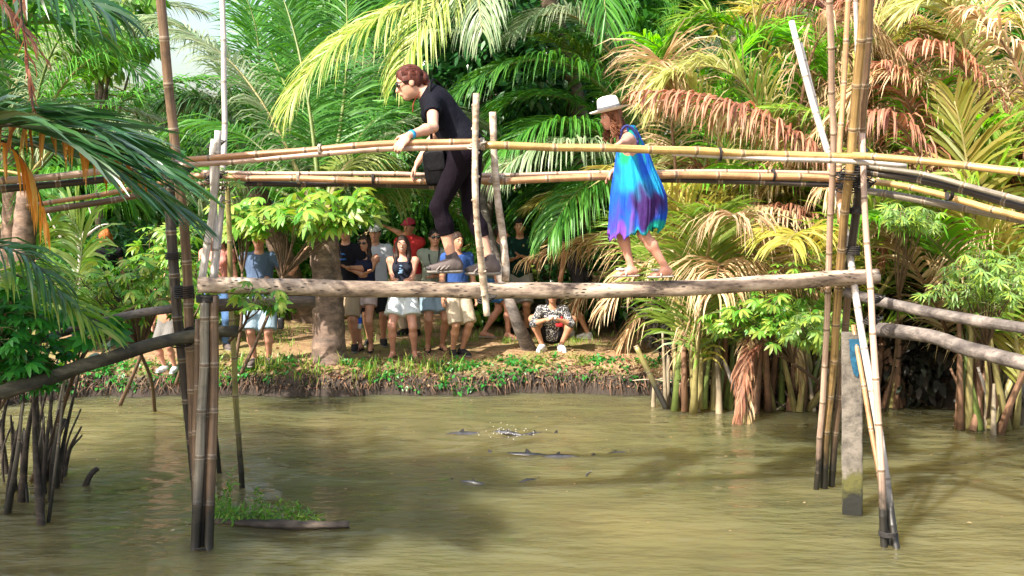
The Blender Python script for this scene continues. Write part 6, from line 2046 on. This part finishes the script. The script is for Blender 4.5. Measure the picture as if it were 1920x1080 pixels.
# low ponytail, wristband, shoulder bag, socks, laces
P = Body(); hd = J['head']
P.cone(hd - hf * .11 + hu * .0, hd - hf * .135 - hu * .06, .030, .024, .02).cone(hd - hf * .135 - hu * .06, hd - hf * .12 - hu * .13, .024, .010, .02)
P.build('ponytail', HAIR['auburn'], wmn, .0075)
wl_, el_ = J['wrL'], J['elL']
ax = nrm(el_ - wl_)
V, p, uv = tube_arrays(np.array([wl_ + ax * .020, wl_ + ax * .034, wl_ + ax * .048]), [.030, .032, .031], 16)
mk('wristband', V, p, cloth((.02, .30, .60)), parent=wmn)
T = J['T']
bagc = W(818, 314, YW - .04)
Bm = basis(V3(-.3, -1, -.1), V3(-.1, 0, 1))
o = box_part('shoulder_bag', bagc, (.085, .07, .135), Bm, cloth((.004, .004, .005), .6), wmn)
o2 = box_part('flap', bagc + V3(0, -.072, .05), (.075, .012, .075), Bm, cloth((.008, .008, .010), .5), o)
V, p, uv = tube_arrays(catmull([bagc + V3(-.03, -.02, .13), J['chest'] + V3(-.06, -.15, .02), J['neck'] + V3(.04, -.10, .055), J['neck'] + V3(.10, .08, .02), J['chest'] + V3(.12, .10, -.12), bagc + V3(.05, .03, .12)], 40), .011, 6, flat=.5)
mk('bag_strap', V, p, cloth((.004, .004, .005), .6), parent=wmn)
V, p, uv = tube_arrays(catmull([J['neck'] + V3(-.05, -.06, -.02), J['neck'] + V3(-.10, -.03, -.10), J['neck'] + V3(-.11, 0, -.17)], 12), .004, 5)
mk('neck_cord', V, p, cloth((.45, .08, .05)), parent=wmn)
for s_ in 'LR':
    an, kn, fd = J['an' + s_], J['kn' + s_], J['ft' + s_]
    ax = nrm(kn - an)
    V, p, uv = tube_arrays(np.array([an - ax * .02, an + ax * .02, an + ax * .05]), [.050, .046, .043], 16)
    mk('sock', V, p, cloth((.05, .045, .05)), parent=wmn)
    for k in range(4):
        c = an + fd * (.035 + .026 * k) + V3(0, 0, .008 - .017 * k)
        V, p, uv = tube_arrays(np.array([c + V3(0, -.034, -.012), c + V3(0, -.012, .012), c + V3(0, .012, .012), c + V3(0, .034, -.012)]), .0042, 5)
        mk('shoelace', V, p, cloth((.42, .36, .30)), parent=wmn)

# combed-back strands over the skull, boot trim
rg = np.random.default_rng(3)
mb = MB()
bun = hd - hf * .112 * S
for k in range(190):
    ph = rg.uniform(-1.45, 1.45)
    el0 = rg.uniform(.05, 1.0)
    st = hd + (hf * .080 * math.cos(ph) * el0 + hr * .080 * math.sin(ph) + hu * (.055 + .065 * math.cos(ph) * (1.1 - el0))) * S
    md = hd + (-hf * .03 + hr * .088 * math.sin(ph) * .95 + hu * (.028 + .108 * math.cos(ph))) * S
    C = catmull([st, md, (md + bun) / 2 + (-hf * .035 + hu * .02 * math.cos(ph) + hr * .02 * math.sin(ph)) * S, bun], 14)
    cen = hd + (hu * .030 - hf * .016) * S
    rel = (C - cen) @ np.array(HB).T / (np.array([.0835, .1025, .1005]) * S)
    nn_ = np.linalg.norm(rel, axis=1, keepdims=True)
    rel = rel / nn_ * np.maximum(nn_, 1) if False else rel / nn_ * (1.0 + rg.uniform(.0, .03))
    C[:-1] = (cen + (rel * (np.array([.0835, .1025, .1005]) * S)) @ np.array(HB))[:-1]
    V, p, uv = tube_arrays(C, rg.uniform(.0012, .0026), 4, cap=False); mb.add(V, p)
for k in range(26):
    C = catmull([bun, bun + V3(.02, rg.normal(0, .012), -.05), bun + V3(.03 + rg.normal(0, .015), rg.normal(0, .02), -.13 - rg.uniform(0, .04))], 9)
    V, p, uv = tube_arrays(C, .003, 4); mb.add(V, p)
mb.build('hair_strands', HAIR['auburn'], wmn)
for s_ in 'LR':
    an, fd = J['an' + s_], J['ft' + s_]; sdv = np.cross(fd, V3(0, 0, 1))
    for (k0, k1, h0, h1) in ((-.03, .05, .02, -.060), (.02, .09, -.005, -.066), (.075, .12, -.022, -.068)):
        for q_ in (-1, 1):
            C = np.array([an + (fd * k0 + sdv * q_ * .020) * S + V3(0, 0, h0) * S, an + (fd * (k0 + k1) / 2 + sdv * q_ * .044) * S + V3(0, 0, (h0 + h1) / 2) * S, an + (fd * k1 + sdv * q_ * .047) * S + V3(0, 0, h1) * S])
            V, p, uv = tube_arrays(catmull(C, 8), .006, 5); mk('shoe_overlay', V, p, cloth((.26, .22, .20)), parent=wmn)
    V, p, uv = tube_arrays(catmull([an + fd * .16 * S + V3(0, 0, -.058) + sdv * .03, an + fd * .185 * S + V3(0, 0, -.052), an + fd * .16 * S + V3(0, 0, -.058) - sdv * .03], 10), .013, 6); mk('toe_cap', V, p, cloth((.06, .05, .05)), parent=wmn)

# ---------------------------------------------------------------- the girl in the white hat
YG = 8.30
S = .80
J = {}
J['pelvis'] = W(1200, 352, YG)
J['neck'] = W(1168, 243, YG - .01)
J['head'] = W(1145, 219, YG - .02)
J['look'] = nrm(V3(-.9, -.30, -.22)); J['headup'] = V3(-.05, 0, 1)
J['fwd'] = nrm(V3(-.9, -.12, -.25))
J['shL'] = W(1178, 262, YG - .135); J['shR'] = W(1170, 258, YG + .12)
J['elL'], J['wrL'] = ik(J['shL'], W(1160, 270, 7.72), .25 * S, .235 * S, V3(.3, -.2, -1))
J['elR'], J['wrR'] = ik(J['shR'], W(1147, 322, 8.48), .25 * S, .235 * S, V3(.4, .3, -.6))
J['hipL'] = J['pelvis'] + V3(0, -.07, -.04); J['hipR'] = J['pelvis'] + V3(0, .07, -.04)
J['knL'], J['anL'] = ik(J['hipL'], W(1249, 503, YG - .05), .40 * S, .40 * S, V3(-1, -.1, 0))
J['knR'], J['anR'] = ik(J['hipR'], W(1184, 502, YG + .02), .40 * S, .40 * S, V3(-1, 0, 0))
J['ftL'] = nrm(V3(-1, -.15, 0)); J['ftR'] = nrm(V3(-1, -.1, 0))
hands = {'L': (nrm(V3(-.6, -.55, -.25)), V3(0, -.2, -1), V3(-.6, .7, 0), .7), 'R': (nrm(V3(-.5, .3, -.7)), V3(.3, .2, -.9), V3(-.7, -.7, 0), .7)}
girl = figure('girl in a tie-dye dress and white hat following with her hands on the handrails', at(1205, 525, YG), J, S, 'pink', hands=hands, shoes='flipflop', hair=('bob', HAIR['brown']), h=.0075)
HB = J['HB']; hr, hf, hu = HB; hd = J['head']; q = .80
# dress: a gathered sheet of cloth hanging from the chest, colours of the dye per vertex
rows_px = [(236, 1176, 1190), (250, 1170, 1197), (268, 1163, 1206), (290, 1156, 1217), (315, 1154, 1225), (345, 1151, 1238), (370, 1149, 1246), (395, 1147, 1247), (418, 1145, 1245), (436, 1143, 1243), (446, 1142, 1242)]
nr, nc = 56, 110
ys = np.linspace(236, 438, nr)
lx = np.interp(ys, [a[0] for a in rows_px], [a[1] for a in rows_px]); rx = np.interp(ys, [a[0] for a in rows_px], [a[2] for a in rows_px])
V = np.zeros((nr, nc, 3)); COL = np.zeros((nr, nc, 3))
rgd = np.random.default_rng(4)


def dye(x, y):
    """the dye: x -1..1 across (left to right seen from the camera's side), y 0..1 down"""
    g = np.array
    n1 = .06 * np.sin(x * 5 + y * 5) + .035 * np.sin(x * 13 - y * 11 + 1) + .03 * np.sin(y * 25 + x * 4)
    blue, cyan, green, purple, violet, teal, navy = g([.010, .10, .66]), g([.01, .36, .66]), g([.01, .42, .15]), g([.055, .006, .12]), g([.24, .07, .50]), g([.01, .42, .33]), g([.015, .02, .16])
    c = blue
    def mixf(c, d, w):
        w = float(np.clip(w, 0, 1)); w = w * w * (3 - 2 * w); return c * (1 - w) + d * w
    c = mixf(c, green, 1.7 - abs(x + .35) * 2.2 - abs(y - .24 + n1) * 3.0)
    c = mixf(c, green, 1.3 - abs(x - .55) * 3 - abs(y - .10 + n1) * 6)
    c = mixf(c, cyan, 1.5 - abs(x + .15) * 1.3 - abs(y - .55 + n1 - .1 * x) * 4.2)
    c = mixf(c, cyan, 1.2 - abs(x - .8) * 2.6 - abs(y - .50 + n1) * 3.5)
    c = mixf(c, purple, 2.0 - abs(x - .28) * 2.0 - abs(y - .74 + n1 * .8) * 6.5)
    c = mixf(c, violet, 1.0 - abs(x + .28) * 7 - abs(y - .90 + n1) * 5)
    c = mixf(c, navy * 2 + violet * .2, 1.2 - abs(x + .85) * 3.0 - abs(y - .84 + n1) * 5)
    c = mixf(c, teal, (y - .90 + n1 * .7) * 14 * (1 if x > -.35 else 0))
    c = mixf(c, violet, (y - .93 + n1) * 10 * (1 if x < -.45 else 0))
    return c


for i in range(nr):
    t = i / (nr - 1)
    cx_, w_ = (lx[i] + rx[i]) / 2, (rx[i] - lx[i]) / 2
    c3 = at(cx_, ys[i], YG); a_r = w_ * YG / FPX; b_r = a_r * (.92 - .18 * t) if t > .12 else a_r * 1.0 + .04
    b_r = max(b_r * (.80 if t < .2 else 1), .088)
    for j in range(nc):
        th = 2 * PI * j / nc
        fo = 1 + (.085 * np.sin(15 * th + 2.2 * math.sin(2 * th) + .9 * math.sin(5 * th) + .8 * t) + .05 * np.sin(31 * th + 3 * math.sin(3 * th))) * min(.8, max(0, t - .12) * 1.6)
        lo_ = .012 * t * math.sin(9 * th + 1)
        V[i, j] = c3 + V3(-math.cos(th) * a_r * fo, -math.sin(th) * b_r * fo, lo_ * 1.5 + max(0, (t - .80) / .2) * (.045 * (-math.cos(th) + .15) + .014 * math.sin(17 * th) + .010 * math.sin(29 * th + 1)))
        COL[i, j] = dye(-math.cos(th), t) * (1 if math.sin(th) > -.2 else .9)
i_ = np.arange(nr - 1)[:, None] * nc; j_ = np.arange(nc)[None]
Q = np.stack([i_ + j_, i_ + (j_ + 1) % nc, i_ + nc + (j_ + 1) % nc, i_ + nc + j_], -1).reshape(-1, 4)
m, N, L, b, out = M_new('tie_dye_cloth')
at_ = N.new('ShaderNodeAttribute'); at_.attribute_name = 'Col'
tc = N.new('ShaderNodeTexCoord'); f = noise(N, L, tc.outputs['Object'], 30, 4)
mx = mixc(N, L, math_n(N, L, 'MULTIPLY', f, .10), at_.outputs['Color'], (.25, .45, .75))
L.new(mx, b.inputs['Base Color']); b.inputs['Roughness'].default_value = .9; b.inputs['Specular IOR Level'].default_value = .1
mpd = N.new('ShaderNodeMapping'); mpd.inputs['Scale'].default_value = (70, 70, 9); L.new(tc.outputs['Object'], mpd.inputs['Vector'])
fd_ = noise(N, L, mpd.outputs[0], 1, 4); bpd = N.new('ShaderNodeBump'); bpd.inputs['Strength'].default_value = .9; bpd.inputs['Distance'].default_value = .012; L.new(fd_, bpd.inputs['Height']); L.new(bpd.outputs[0], b.inputs['Normal'])
tr = N.new('ShaderNodeBsdfTranslucent'); L.new(mx, tr.inputs['Color']); ms = N.new('ShaderNodeMixShader'); ms.inputs[0].default_value = .25
L.new(b.outputs[0], ms.inputs[1]); L.new(tr.outputs[0], ms.inputs[2]); L.new(ms.outputs[0], out.inputs['Surface'])
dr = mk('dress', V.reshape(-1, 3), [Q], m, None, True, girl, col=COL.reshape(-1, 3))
sm_ = dr.modifiers.new('thickness', 'SOLIDIFY'); sm_.thickness = .004; sm_.offset = 0
# navy armhole trim and straps
for y0 in (-.092, .085):
    V, p, uv = tube_arrays(catmull([W(1163, 262, YG + y0 * .9), W(1166, 244, YG + y0), W(1176, 236, YG + y0), W(1190, 246, YG + y0), W(1196, 264, YG + y0 * .95), W(1186, 281, YG + y0 * 1.15), W(1170, 281, YG + y0 * 1.15), W(1163, 264, YG + y0 * 1.05)], 40), .012, 6)
    mk('armhole_trim', V, p, cloth((.015, .02, .14)), parent=girl)
# curls
rg = np.random.default_rng(12)
mb = MB()
for k in range(90):
    a = rg.uniform(-.95, .95)
    ang = a * PI
    b0 = hd + (-hf * math.cos(ang * .62) * .075 + hr * math.sin(ang * .62) * .072) * q + hu * rg.uniform(-.03, .02) * q - hf * .0
    ln = rg.uniform(.10, .21) * (1.0 if abs(a) > .2 else .8)
    ph = rg.uniform(0, 6.3); tt_ = np.linspace(0, 1, 12)
    drift = (-hf * .03 + nrm(b0 - hd) * .05)
    C = b0 + np.outer(tt_, drift) + np.outer(tt_, V3(-.18, 0, -1)) * ln + .011 * np.stack([np.cos(ph + tt_ * 14), np.sin(ph + tt_ * 14), 0 * tt_], 1)
    V, p, uv = tube_arrays(C, .0085 * (1 - .6 * tt_), 5); mb.add(V, p)
mb.build('curls', HAIR['brown'], girl)
# white fedora-like hat with dark band
m_straw = plain('white_woven_straw', (.78, .74, .66), .8, 120, .12, .6)
prof = [(.001, .118), (.035, .122), (.055, .117), (.070, .112), (.080, .096), (.087, .050), (.090, .020), (.1, .012), (.125, .006), (.148, .010), (.156, .018), (.150, .012), (.1, .006), (.086, .008)]
hc = hd + hu * .040
th = np.linspace(0, 2 * PI, 41)
V = np.array([[hc + (hr * math.cos(a) * r_ * .93 + hf * math.sin(a) * r_) + hu * (z_ + (.012 * abs(math.cos(a)) if r_ > .11 else 0) - (.010 * math.exp(-(math.cos(a) / .35) ** 2) * (z_ > .1))) for a in th[:-1]] for r_, z_ in prof]).reshape(-1, 3)
k = np.arange(len(prof) - 1)[:, None] * 40; j = np.arange(40)[None]
hat_o = mk('hat', V, [np.stack([k + j, k + 40 + j, k + 40 + (j + 1) % 40, k + (j + 1) % 40], -1).reshape(-1, 4)], m_straw, parent=girl)
V = np.array([[hc + (hr * math.cos(a) * r_ * .93 + hf * math.sin(a) * r_) + hu * z_ for a in th[:-1]] for r_, z_ in ((.0915, .018), (.0925, .020), (.0900, .044), (.0885, .046))]).reshape(-1, 3)
k = np.arange(3)[:, None] * 40
mk('hat_band', V, [np.stack([k + j, k + (j + 1) % 40, k + 40 + (j + 1) % 40, k + 40 + j], -1).reshape(-1, 4)], cloth((.10, .10, .11)), parent=hat_o)
for s_ in 'LR':          # pale bows on the flip-flops
    an, fd = J['an' + s_], J['ft' + s_]
    c = an + fd * .085 - V3(0, 0, .018)
    mb = MB()
    for a in range(6):
        V, p = ball(c + V3(.022 * math.cos(a * 1.05), .022 * math.sin(a * 1.05), .006), (.017, .010, .009), None, 6); mb.add(V, p)
    mb.build('bow', cloth((.45, .42, .38)), girl)

# ---------------------------------------------------------------- the onlookers on the bank
OG = 'onlookers on the bank'


def fp(x, y):
    p = onz(x, y, GZ); p[2] = float(ground_z(p[0], p[1])) ; return p


CAM_AZ = PI
hs = .0125
# a: man in blue tee, arm stretched out to the palm trunk
F = fp(491, 680)
J, S = stand(F, PI - .1, 1.74, hands={'R': (-.30, .15, -.52), 'L': (.52, .02, -.16)}, gap=.09)
J['elL'], J['wrL'] = ik(J['shL'], at(566, 478, F[1] + .05), .285 * S, .255 * S, V3(0, -.2, -1))
figure('man in a slate blue tee stretching his arm towards the palm trunk', F, J, S, 'pink', ((.075, .12, .22), .5, {'drop': .10}), ((.28, .38, .46), .98, {'flare': .035}), 'shoe_grey', ('short', HAIR['dark']), 'm', hs, group=OG, fat=1.1)
box_part('bag', at(527, 606, F[1] - .1), (.035, .05, .075), np.eye(3), MAT['camera'], None) and None
bag = [o_ for o_ in scene.objects if o_.name.startswith('bag')][-1]
tag(bag, 'small black bag hanging beside the light blue shorts', 'bag')
# b: man behind the trunk
F = fp(652, 660)
J, S = stand(F, PI + .15, 1.76, hands={'L': (-.12, .20, -.30)})
figure('man in a black tee with a blue print, half hidden by the palm trunk', F, J, S, 'tan', ((.012, .012, .018), .55, {'drop': .10, 'print': ((.02, .12, .4), .07)}), ((.36, .27, .17), .98, {'flare': .03}), 'shoe_dark', ('short', HAIR['black']), 'm', hs, group=OG, fat=1.1)
# d: man white cap behind
F = fp(706, 648)
J, S = stand(F, PI, 1.72)
figure('man in a white cap and a white tee with a red print', F, J, S, 'tan', ((.62, .62, .66), .5, {'drop': .10, 'print': ((.6, .08, .06), .07)}), ((.015, .015, .017), .95, {'flare': .03}), 'shoe_dark', ('short', HAIR['dark']), 'm', hs, hat=((.60, .60, .55), 'cap'), group=OG)
# c: woman navy tank, arms crossed
F = fp(686, 660)
J, S = stand(F, PI + .2, 1.58, hands={'R': (-.10, .20, -.26), 'L': (.10, .22, -.23)}, gap=.08)
c_w = figure('woman in a navy tank top with folded arms and pale pink shorts', F, J, S, 'tan', ((.018, .022, .05), 0, {'drop': .06}), ((.52, .40, .38), .45, {'flare': .02}), 'sandal', ('long', HAIR['dark']), 'f', hs, group=OG, glasses=True)
# water bottle with a blue label in her hand
bc = at(674, 600, F[1] - .12)
bo = thing('water_bottle', 'water bottle with a blue label dangling in front of the pink shorts', 'bottle', bc + V3(0, 0, -.12))
prof = [(.0, -.12), (.030, -.118), (.032, -.05), (.032, .05), (.026, .075), (.012, .092), (.011, .105), (0, .106)]
th = np.linspace(0, 2 * PI, 17)[:-1]
V = np.array([[bc + V3(r_ * math.cos(a), r_ * math.sin(a), z_) for a in th] for r_, z_ in prof]).reshape(-1, 3)
k = np.arange(len(prof) - 1)[:, None] * 16; j = np.arange(16)[None]
Qb = np.stack([k + j, k + (j + 1) % 16, k + 16 + (j + 1) % 16, k + 16 + j], -1).reshape(-1, 4)
mk('bottle_body', V, [Qb], plain('clear_plastic', (.7, .74, .76), .15, 20, .05, 0), parent=bo)
V = np.array([[bc + V3(r_ * math.cos(a), r_ * math.sin(a), z_) for a in th] for r_, z_ in ((.0335, -.045), (.034, -.04), (.034, .035), (.0335, .04))]).reshape(-1, 3)
mk('label_band', V, [Qb[:48]], cloth((.02, .10, .55)), parent=bo)
V, p, uv = tube_arrays(np.array([bc + V3(0, 0, .1), bc + V3(0, 0, .125)]), .0135, 10); mk('bottle_cap', V, p, MAT['device'], parent=bo)
# e: woman white shorts
F = fp(757, 668)
J, S = stand(F, PI, 1.64, hands={'R': (-.05, .26, -.36), 'L': (.05, .27, -.36)}, gap=.15)
figure('smiling long haired woman in white shorts and a black vest top', F, J, S, 'pink', ((.02, .022, .035), 0, {'drop': .04, 'print': ((.20, .32, .5), .03)}), ((.68, .72, .76), .62, {'flare': .045}), 'sandal', ('long', HAIR['dark']), 'f', hs, group=OG, smile=True, fat=1.12)
hc_ = (J['wrR'] + J['wrL']) / 2
o = box_part('phone', hc_ + V3(0, -.10, .03), (.045, .012, .03), basis(V3(0, -1, .3), V3(0, 0, 1)), MAT['camera'], None)
tag(o, 'dark phone held in front of the black vest top', 'phone')
# f: person in red behind
F = fp(770, 628)
J, S = stand(F, PI + .4, 1.78, hands={'L': (.35, .05, .15)})
figure('person in a red shirt and red headwear behind the woman in white shorts', F, J, S, 'tan', ((.60, .03, .035), .8, {'drop': .02}), ((.5, .42, .34), 1.9, {'name': 'trousers'}), 'shoe_dark', ('short', HAIR['black']), 'm', hs, hat=((.65, .05, .12), 'cap'), group=OG)
# g: man khaki-green shirt with camera strap
F = fp(816, 654)
J, S = stand(F, PI - .25, 1.70, hands={'R': (-.12, .24, -.34), 'L': (.08, .25, -.36)}, gap=.10)
g_m = figure('man in a grey green shirt with a camera strap round his neck', F, J, S, 'tan', ((.24, .27, .21), .6, {'drop': .12, 'loose': .02}), ((.30, .42, .52), .75, {'flare': .03}), 'sandal', ('short', HAIR['black']), 'm', hs, group=OG, glasses=True, fat=1.25)
nk, ch = J['neck'], J['chest']
V, p, uv = tube_arrays(catmull([nk + V3(-.07, -.03, .02), ch + V3(-.06, -.16, .03), ch + V3(0, -.17, -.08), ch + V3(.06, -.16, .03), nk + V3(.07, -.03, .02)], 24), .010, 6, flat=.4)
mk('camera_strap', V, p, MAT['camera'], parent=g_m)
cam_c = ch + V3(.0, -.22, -.12)
ct = thing('camera', 'black camera hanging on the strap of the grey green shirt', 'camera', cam_c + V3(0, 0, -.05))
box_part('camera_body', cam_c, (.065, .03, .045), np.eye(3), MAT['camera'], ct)
V, p, uv = tube_arrays(np.array([cam_c + V3(0, -.02, 0), cam_c + V3(0, -.09, 0)]), .032, 14); mk('lens', V, p, MAT['camera'], parent=ct)
# h: boy/man with cargo shorts behind the woman's leg
F = fp(858, 666)
J, S = stand(F, PI - .5, 1.66, gap=.07)
figure('person in a blue shirt and khaki cargo shorts directly below the hiking shoe', F, J, S, 'tan', ((.02, .07, .26), .5, {'drop': .10}), ((.50, .40, .29), .98, {'flare': .035}), 'shoe_dark', ('short', HAIR['dark']), 'm', hs, group=OG)
# i: walker in denim shorts
F = fp(930, 638)
J, S = stand(F, -PI / 2 + .25 + PI, 1.66, gap=.04, walk=.20, lean=.12)
figure('person in rolled denim shorts striding along the path behind the upright sticks', F, J, S, 'pink', ((.10, .12, .12), .5, {'drop': .08}), ((.03, .14, .34), .72, {'flare': .03}), 'flipflop', ('short', HAIR['dark']), 'm', hs, group=OG)
# j: man green polo arms folded
F = fp(975, 630)
J, S = stand(F, PI + .15, 1.74, hands={'R': (.06, .20, -.30), 'L': (-.06, .23, -.26)}, gap=.10)
jm = figure('man in a dark green polo with folded arms', F, J, S, 'tan', ((.008, .035, .028), .62, {'drop': .12}), ((.34, .32, .30), .95, {'flare': .035}), 'shoe_dark', ('short', HAIR['black']), 'm', hs, group=OG)
V, p = ball(J['chest'] + J['T'][0] * -.07 + J['T'][1] * .130 + J['T'][2] * .06, (.014, .008, .014), J['T'], 6)
mk('chest_badge', V, p, cloth((.65, .6, .3)), parent=jm)
# k: squatting onlooker taking a picture
F = fp(1034, 660)
S = .95; z = V3(0, 0, 1); f = V3(-.05, -1, 0); r = V3(-1, .05, 0)
J = {'fwd': nrm(V3(-.05, -1, -.45)), 'pelvis': F + z * .20 + V3(.01, .16, 0)}
up = nrm(V3(-.0, -.52, 1)); J['neck'] = J['pelvis'] + up * .50 * S; J['head'] = J['neck'] + nrm(V3(0, -.15, 1)) * .165 * S
J['look'] = nrm(V3(-.15, -1, .05)); J['headup'] = z
for s_, sd in (('R', 1), ('L', -1)):
    J['sh' + s_] = J['neck'] + r * sd * .17 * S - up * .065 * S
    J['hip' + s_] = J['pelvis'] + r * sd * .085 * S
    an = F + r * sd * .13 + z * .088 + V3(0, -.04, 0)
    J['kn' + s_], J['an' + s_] = ik(J['hip' + s_], an, .42 * S, .41 * S, V3(r[0] * sd * .75, -1, .9))
    J['ft' + s_] = nrm(f + r * sd * .35)
    J['el' + s_], J['wr' + s_] = ik(J['sh' + s_], J['neck'] + f * .30 + r * sd * .07 - z * .14, .285 * S, .255 * S, r * sd * .8 - z * .6)
sq = figure('onlooker in a black and white shirt squatting at the bank edge to take a picture', F, J, S, 'tan', ((.1, .1, .1), 1.35, {'drop': .05, 'mat': cloth((.1, .1, .1), kind='check')}), ((.012, .012, .014), .55, {'flare': .01}), 'shoe_white', ('bob', HAIR['black']), 'f', hs, group=OG)
o = box_part('phone', (J['wrR'] + J['wrL']) / 2 + V3(0, -.09, .04), (.05, .01, .03), basis(f, z), MAT['device'], None)
tag(o, 'pale phone held by the squatting onlooker', 'phone')
o = box_part('red_pouch', (J['knR'] + J['knL']) / 2 + V3(.09, .02, -.03), (.05, .03, .075), np.eye(3), cloth((.5, .02, .03)), None)
tag(o, 'red pouch hanging between the squatting onlooker\'s knees', 'pouch')
# l: bending person with black hair
F = fp(1086, 632)
J, S = stand(F, -.9, 1.62, lean=.55, gap=.05, walk=.20, lookdown=.6)
figure('person with black hair bending away under the end of the walkway, seen from behind', F, J, S, 'tan', ((.025, .022, .025), 0, {'drop': .08}), ((.02, .02, .022), .4, {'flare': .01}), 'shoe_white', ('bob', HAIR['black']), 'f', hs, group=OG)
# m: redhead at left
F = fp(205, 640)
J, S = stand(F, -.5, 1.66, turn=-.3)
figure('onlooker with copper red hair and a black top turned away at the left', F, J, S, 'pink', ((.012, .012, .016), .3, {'drop': .08}), ((.05, .06, .09), 1.9, {'name': 'jeans'}), 'shoe_dark', ('bob', HAIR['red']), 'f', hs, group=OG)
# n: person in pink between the poles
F = fp(412, 656)
J, S = stand(F, PI - .3, 1.68, hands={'R': (.05, .22, -.3)})
figure('onlooker in a pink top and blue jeans between the left bridge poles', F, J, S, 'pink', ((.62, .24, .20), .5, {'drop': .06}), ((.05, .12, .26), 1.95, {'name': 'jeans'}), 'shoe_grey', ('long', HAIR['brown']), 'f', hs, group=OG)
# o: blond child
F = fp(318, 684)
J, S = stand(F, PI + .3, 1.28)
figure('blond child in an orange tee and white shoes behind the dark left poles', F, J, S, 'pink', ((.50, .22, .13), .5, {'drop': .08}), ((.16, .15, .14), .8, {'flare': .03}), 'shoe_white', ('short', HAIR['blond']), 'm', hs, group=OG)
